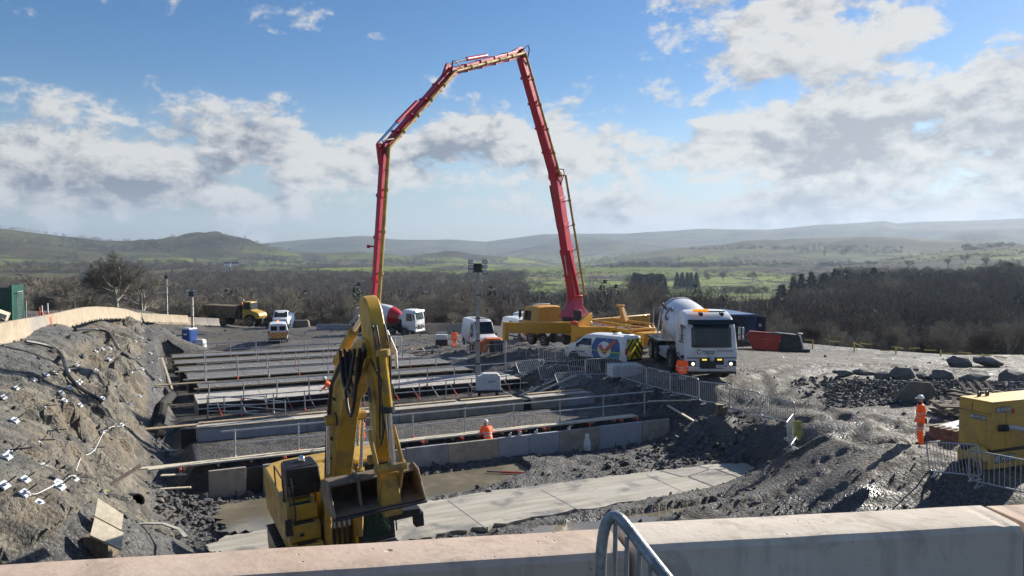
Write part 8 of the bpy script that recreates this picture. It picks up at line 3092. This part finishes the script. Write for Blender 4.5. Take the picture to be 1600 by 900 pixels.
# ------------------------------------------------------------------ stuff scattered with geometry nodes
def scatter(name, co, scl_, var, meshes, seed=1, tilt=False):
    me = bpy.data.meshes.new(name)
    me.vertices.add(len(co))
    me.vertices.foreach_set('co', np.asarray(co, np.float32).ravel())
    a = me.attributes.new('s', 'FLOAT', 'POINT')
    a.data.foreach_set('value', np.asarray(scl_, np.float32))
    a = me.attributes.new('v', 'INT', 'POINT')
    a.data.foreach_set('value', np.asarray(var, np.int32))
    rg = np.random.RandomState(seed)
    rot = np.zeros((len(co), 3), np.float32)
    rot[:, 2] = rg.uniform(0, 6.28, len(co))
    if tilt:
        rot[:, 0] = rg.uniform(-1, 1, len(co))
        rot[:, 1] = rg.uniform(-1, 1, len(co))
    a = me.attributes.new('rot', 'FLOAT_VECTOR', 'POINT')
    a.data.foreach_set('vector', rot.ravel())
    o = bpy.data.objects.new(name, me)
    C.objects.link(o)
    o['kind'] = 'stuff'
    g = bpy.data.node_groups.new(name, 'GeometryNodeTree')
    g.interface.new_socket('Geometry', in_out='INPUT', socket_type='NodeSocketGeometry')
    g.interface.new_socket('Geometry', in_out='OUTPUT', socket_type='NodeSocketGeometry')
    N, L = g.nodes, g.links
    gi, go = N.new('NodeGroupInput'), N.new('NodeGroupOutput')

    def attr(nm, typ):
        n = N.new('GeometryNodeInputNamedAttribute')
        n.data_type = typ
        n.inputs[0].default_value = nm
        return [s for s in n.outputs if s.enabled][0]
    s_, v_, r_ = attr('s', 'FLOAT'), attr('v', 'INT'), attr('rot', 'FLOAT_VECTOR')
    j = N.new('GeometryNodeJoinGeometry')
    for k, m in enumerate(meshes):
        so = bpy.data.objects.new(name + '_source', m)
        oi = N.new('GeometryNodeObjectInfo')
        oi.inputs['Object'].default_value = so
        oi.inputs['As Instance'].default_value = True
        cmp_ = N.new('FunctionNodeCompare')
        cmp_.data_type = 'INT'
        cmp_.operation = 'EQUAL'
        L.new(v_, cmp_.inputs[2])
        cmp_.inputs[3].default_value = k
        ip = N.new('GeometryNodeInstanceOnPoints')
        L.new(gi.outputs[0], ip.inputs['Points'])
        L.new(cmp_.outputs[0], ip.inputs['Selection'])
        L.new(oi.outputs['Geometry'], ip.inputs['Instance'])
        e2r = N.new('FunctionNodeEulerToRotation')
        L.new(r_, e2r.inputs[0])
        L.new(e2r.outputs[0], ip.inputs['Rotation'])
        L.new(s_, ip.inputs['Scale'])
        L.new(ip.outputs[0], j.inputs[0])
    L.new(j.outputs[0], go.inputs[0])
    md = o.modifiers.new('scatter', 'NODES')
    md.node_group = g
    return o


def low_tree(seed, n, h=9.0, w=4.2):
    """a far leafless tree: trunk, a few limbs and several hundred fine twigs"""
    r = random.Random(seed)
    mb = MB()
    mb.tube([(0, 0, -1), (0, 0, h * .35), (.3, .2, h * .7)], [.25, .2, .08], 4, caps=False)
    vs, fs = [], []
    for i in range(n):
        a, ph = r.uniform(0, 6.283), math.acos(r.uniform(-.35, 1))
        rr = r.uniform(.45, 1.0) ** .6
        c = Vector((math.sin(ph) * math.cos(a) * w * rr, math.sin(ph) * math.sin(a) * w * rr, h * .56 + math.cos(ph) * h * .42 * rr))
        d = (c - Vector((0, 0, h * .35))).normalized() + Vector((r.uniform(-.5, .5), r.uniform(-.5, .5), r.uniform(-.2, .5)))
        L_ = r.uniform(.6, 1.5)
        s = d.cross(Vector((r.uniform(-1, 1), r.uniform(-1, 1), r.uniform(-1, 1)))).normalized() * r.uniform(.035, .07)
        t = d.cross(s).normalized() * .03
        b = len(vs)
        vs += [tuple(c - s), tuple(c + s), tuple(c + t), tuple(c + d.normalized() * L_)]
        fs += [(b, b + 1, b + 3), (b + 1, b + 2, b + 3), (b + 2, b, b + 3)]
    mb.add(vs, fs)
    return mb


rg = np.random.RandomState(5)
lows = [low_tree(1, 420).mesh('low_tree', 'twig', 0), low_tree(2, 420, 8, 4.8).mesh('low_tree', 'twig_tan', 0), low_tree(3, 380, 10, 3.6).mesh('low_tree', 'twig_red', 0),
        conifer_mesh(9, 11, 2.6, 200)['crown'], low_tree(6, 300, 4.0, 3.5).mesh('low_tree', 'twig', 0)]
N_ = 52000
yy = np.exp(rg.uniform(math.log(150), math.log(2600), N_))
uu = rg.uniform(-.78, .78, N_)
xx = uu * yy
pxs = 800 + F * uu
wood = fbm(xx / 260, yy / 260, 51, 4)
# where woodland lies: everywhere close by, patches farther out, open fields on the right
thr = np.interp(yy, [150, 400, 500, 1000, 2600], [-1.2, -.5, .06, .16, .2]) + .12 * (pxs > 850) * (yy > 420) - .5 * (pxs > 1250) * (yy < 430)
field = ((pxs > 1045) & (pxs < 1235) & (yy > 385) & (yy < 1100)) | ((pxs > 1235) & (yy > 450) & (wood < .3)) | ((pxs > 820) & (pxs < 1000) & (yy > 460) & (yy < 560)) | ((pxs > 820) & (pxs < 980) & (yy > 700) & (yy < 1000)) \
    | ((pxs > 380) & (pxs < 620) & (yy > 900) & (yy < 1500))
keep = (wood > thr) & ~field & (rg.rand(N_) < np.interp(yy, [150, 400, 1500], [.30, .75, 1.0]))
# hedgerow lines across the fields
hx, hy = [], []
for k in range(110):
    y0 = math.exp(rg.uniform(math.log(380), math.log(2300)))
    x0 = rg.uniform(-.3, .75) * y0
    a = rg.choice([rg.normal(0.05, .12), rg.normal(1.2, .3)], p=[.75, .25])
    L_ = rg.uniform(80, 330) * (y0 / 900) ** .4
    m_ = int(L_ / 5)
    s_ = np.linspace(0, L_, m_) + rg.uniform(-2, 2, m_)
    hx.append(x0 + s_ * math.cos(a))
    hy.append(y0 + s_ * math.sin(a) + np.sin(s_ / 60) * 5)
hx, hy = np.concatenate(hx), np.concatenate(hy)
ax_ = np.concatenate([xx[keep], hx])
ay_ = np.concatenate([yy[keep], hy])
az_ = H(ax_, ay_, detail=False)
n_keep = keep.sum()
sc_ = np.concatenate([rg.uniform(.6, 1.25, n_keep), rg.uniform(.3, .75, len(hx))])
vr_ = np.concatenate([rg.choice([0, 1, 2, 3, 4], n_keep, p=[.34, .22, .26, .05, .13]), rg.choice([0, 1, 4], len(hx), p=[.25, .1, .65])])
ok = np.hypot(ax_, ay_) > 150
scatter('valley_woodland', np.stack([ax_, ay_, az_ - .3], -1)[ok], sc_[ok], vr_[ok], lows)

# white farm buildings far off on the left valley floor
for i, (px, py, Y) in enumerate([(355, 427, 1300), (368, 426.5, 1300), (1178, 412, 1500)]):
    b = aty(px, py, Y)
    t = thing('farmhouse', ['tiny white farmhouse on the far valley floor, left of two', 'tiny white farmhouse on the far valley floor, right of two', 'tiny pale farm building in the far fields on the right'][i], 'house', (b.x, b.y, zfit(b.x, b.y)), .3)
    MB().box((0, 0, 3), (11, 7, 6)).obj('wall', 'white_wall', t)
    MB().prism([(-6, 6), (6, 6), (5.5, 9), (-5.5, 9)], -2, 2).obj('roof', 'slate_roof', t)

# ------------------------------------------------------------------ stones
def stone_mesh(seed, name='stone', sub=1, m='slate_stone', sq=(1, .8, .6)):
    import bmesh
    bm = bmesh.new()
    r = random.Random(seed)
    for k in range(13 if sub == 1 else 30):
        v_ = Vector((r.gauss(0, 1), r.gauss(0, 1), r.gauss(0, 1))).normalized()
        bm.verts.new(v_)
    bmesh.ops.convex_hull(bm, input=bm.verts)
    for v in [v for v in bm.verts if not v.link_faces]:
        bm.verts.remove(v)
    for v in bm.verts:
        v.co *= r.uniform(.85, 1.1)
    # chop with planes so that it has flat faces
    for k in range(0):
        n = Vector((r.uniform(-1, 1), r.uniform(-1, 1), r.uniform(-1, 1))).normalized()
        d = r.uniform(.45, .75)
        for v in bm.verts:
            e = v.co.dot(n) - d
            if e > 0:
                v.co -= n * e
    for v in bm.verts:
        v.co = Vector((v.co.x * sq[0], v.co.y * sq[1], v.co.z * sq[2]))
    me = bpy.data.meshes.new(name)
    bm.to_mesh(me)
    bm.free()
    me.materials.append(MATS[m])
    return me


mat('slate_stone', (.088, .087, .088), .85, spec=.2, var=.35, scale=.7, bump=.4, bscale=8)
mat('slate_pale', (.19, .188, .18), .8, spec=.2, var=.25, scale=.7, bump=.4, bscale=8)
mat('rock_tan', (.17, .152, .12), .8, var=.3, scale=1.2, bump=.5, bscale=6, dirt=(.12, .11, .09), dirt_amt=.5)
mat('boulder_grey', (.15, .145, .135), .8, var=.3, scale=1.2, bump=.6, bscale=6, dirt=(.08, .085, .09), dirt_amt=.5)
sm_ = [stone_mesh(1), stone_mesh(2), stone_mesh(3, sq=(1, .7, .4)), stone_mesh(4, m='slate_pale', sq=(1, .8, .4)), stone_mesh(5, m='rock_tan')]
NS = 90000
sy = np.exp(rg.uniform(math.log(16), math.log(115), NS))
su = rg.uniform(-.72, .72, NS)
sx = su * sy
zz, q = H(sx, sy, want=True)
den = .25 + sstep(fbm(sx / 3, sy / 3, 61, 4), -.1, .45) * .9
heap = np.zeros(NS)
for hx_, hy_, hr_ in [(*at(1400, 600, 6.4)[:2], 3.5), (*at(1470, 605, 6.4)[:2], 3.5), (*at(1340, 598, 6.4)[:2], 3.0), (*at(1540, 615, 6.3)[:2], 4), (*at(1590, 625, 6.3)[:2], 3), (*at(1080, 680, 8.3)[:2], 3), (*at(1000, 620, 7.4)[:2], 3),
                      (*at(330, 790, 8.9)[:2], 2), (*at(860, 590, 8)[:2], 4)]:
    heap = np.maximum(heap, np.exp(-((sx - hx_) ** 2 + (sy - hy_) ** 2) / hr_ ** 2))
pr = np.clip((den * .5 + heap * 1.3) * (1 - q['inside']) * (1 - q['flat']), 0, 1) * np.interp(sy, [16, 40, 115], [1, .55, .16])
pr = pr * np.where(q['slope'] > .05, .35, 1)
pr = pr * np.where((sx > 3) & (zz > 2.2) & (heap < .3), .3, 1)
kp = (rg.rand(NS) < pr) & (q['out'] < .2)
ss_pad = np.where((sx > 3) & (zz > 2.2) & (heap < .3), .6, 1.0)
ss = rg.gamma(1.6, .028, NS) + .02
ss = np.minimum(ss * (1 + heap * .9), .26) * np.interp(sy, [16, 60, 115], [.9, 1.3, 2.0]) * ss_pad
vv = np.where(q['slope'] > .05, rg.choice([0, 4, 4, 3], NS), rg.choice([0, 1, 2, 3, 4], NS, p=[.32, .3, .2, .13, .05]))
scatter('loose_stones', np.stack([sx, sy, zz + ss * .15], -1)[kp], ss[kp], vv[kp], sm_, 3, True)
print('stones', kp.sum(), 'far trees', ok.sum(), 'trees', TREES)

# ------------------------------------------------------------------ boulders you can point at
bm_ = [stone_mesh(100 + k, 'boulder', 3, 'boulder_grey', ((1, .8, .62), (1, .7, .5), (1, .9, .75), (1, .6, .7))[k % 4]) for k in range(5)]
for m_ in bm_:
    m_.materials.clear()
    m_.materials.append(MATS['boulder_grey'])
bould = [  # px, py base, half-width px, D, shape, label
    (1322, 588, 17, 'flat grey boulder at the left end of the boulder row'), (1357, 590, 21, 'long low boulder second in the boulder row'), (1382, 592, 14, 'small boulder between the long one and the tallest one in the row'),
    (1414, 593, 22, 'tallest dark boulder in the middle of the boulder row'), (1450, 597, 17, 'wedge boulder right of the tallest one in the row'), (1477, 598, 23, 'square blocky boulder right of the wedge shaped one'),
    (1531, 604, 28, 'broad rounded boulder beyond the pump set'), (1585, 602, 23, 'flat topped boulder at the right edge of the picture'), (1504, 569, 22, 'grey boulder by the tape fence on the far edge, left of two'),
    (1550, 569, 24, 'grey boulder by the tape fence on the far edge, right of two'), (1375, 614, 12, 'small grey rock on the rubble below the boulder row'), (1312, 580, 10, 'pale small rock left of the boulder row'), (1432, 576, 6, 'small pale stone behind the boulder row')]
for i, (px, py, hw, lab) in enumerate(bould):
    g = at(px, py, 6.5)
    s_ = hw / F * g.y
    o = bpy.data.objects.new('boulder', bm_[i % 5])
    C.objects.link(o)
    o.location = (g.x, g.y + s_ * .4, zfit(g.x, g.y) + s_ * .28 + (.14 if 590 <= py <= 605 or py == 588 else 0))
    o.scale = (s_ * 1.0, s_ * .9, s_ * (.85 if i in (3, 5, 7) else .65))
    o.rotation_euler = (tr_rand.uniform(-.15, .15), tr_rand.uniform(-.15, .15), tr_rand.uniform(-.5, .5))
    tag(o, lab, 'boulder')
# rubble wall under the boulders: bigger stones
hp = []
for k in range(3200):
    f = rg.rand()
    px = 1290 + 320 * f
    py = rg.uniform(592, 628) + 8 * f
    hp.append((px, py))
hp = np.array(hp)
hw_ = np.array([at(a, b, 6.45) for a, b in hp])
zz = H(hw_[:, 0], hw_[:, 1], detail=False)
prof = np.clip(1 - np.abs(hp[:, 1] - 605 - 8 * (hp[:, 0] - 1290) / 320) / 24, 0, 1)
s3 = rg.gamma(2, .032, len(hp)).clip(.03, .2)
scatter('rubble_bank', np.stack([hw_[:, 0], hw_[:, 1], zz + prof * .45 * rg.uniform(.5, 1.0, len(hp))], -1), s3, rg.choice([0, 1, 2, 3], len(hp), p=[.25, .2, .15, .4]), sm_[:4], 8, True)
# tilted pale slab behind the man, and the timber crates
g = at(1428, 632, 6.6)
o = thing('stone_slab', 'large pale tilted stone slab behind the lone worker', 'slab', (g.x, g.y, zfit(g.x, g.y)), R(-8))
slabpoly([(-.95, 0, .0), (-.15, .1, .9), (.75, .35, .85), (1.0, .3, .45), (.7, .1, .05), (-.3, 0, -.1)], .28).obj('slab', 'rock_tan', o, bevel=.04)
for i, (px, py, rz_, lab) in enumerate([(1535, 640, .25, 'stack of old timber pallets in front of the broad boulder'), (1508, 655, -.2, 'lower stack of dark timber beams left of the pump set')]):
    g = at(px, py, 6.6)
    t = thing('timber_stack', lab, 'timber stack', (g.x, g.y + .3, zfit(g.x, g.y)), rz_)
    for lv in range(4 if i == 0 else 3):
        for k in range(5):
            if lv % 2 == 0:
                MB().box((0, -.6 + k * .3, .09 + lv * .16), (2.0, .16, .07)).obj('board', 'timber_old', t)
            elif k % 2 == 0:
                MB().box((-.8 + k * .4, 0, .09 + lv * .16), (.12, 1.4, .10)).obj('board', 'timber_old', t)
    for k in range(4):
        MB().bar((-.9 + k * .45, -.9, .1), (-.6 + k * .45, .4, .95 - i * .3), .16, .05).obj('board', 'timber_old', t)
# pallet stump by the row of barriers
g = at(1128, 628, 6.9)
t = thing('timber_crate', 'small slatted crate standing behind the row of metal barriers', 'crate', (g.x, g.y + .1, zfit(g.x, g.y) + .1))
for k in range(4):
    MB().box((-.21 + k * .14, 0, .22), (.09, .4, .45)).obj('slat', 'timber_old', t)
MB().box((0, 0, .46), (.52, .45, .04)).obj('lid', 'timber', t)
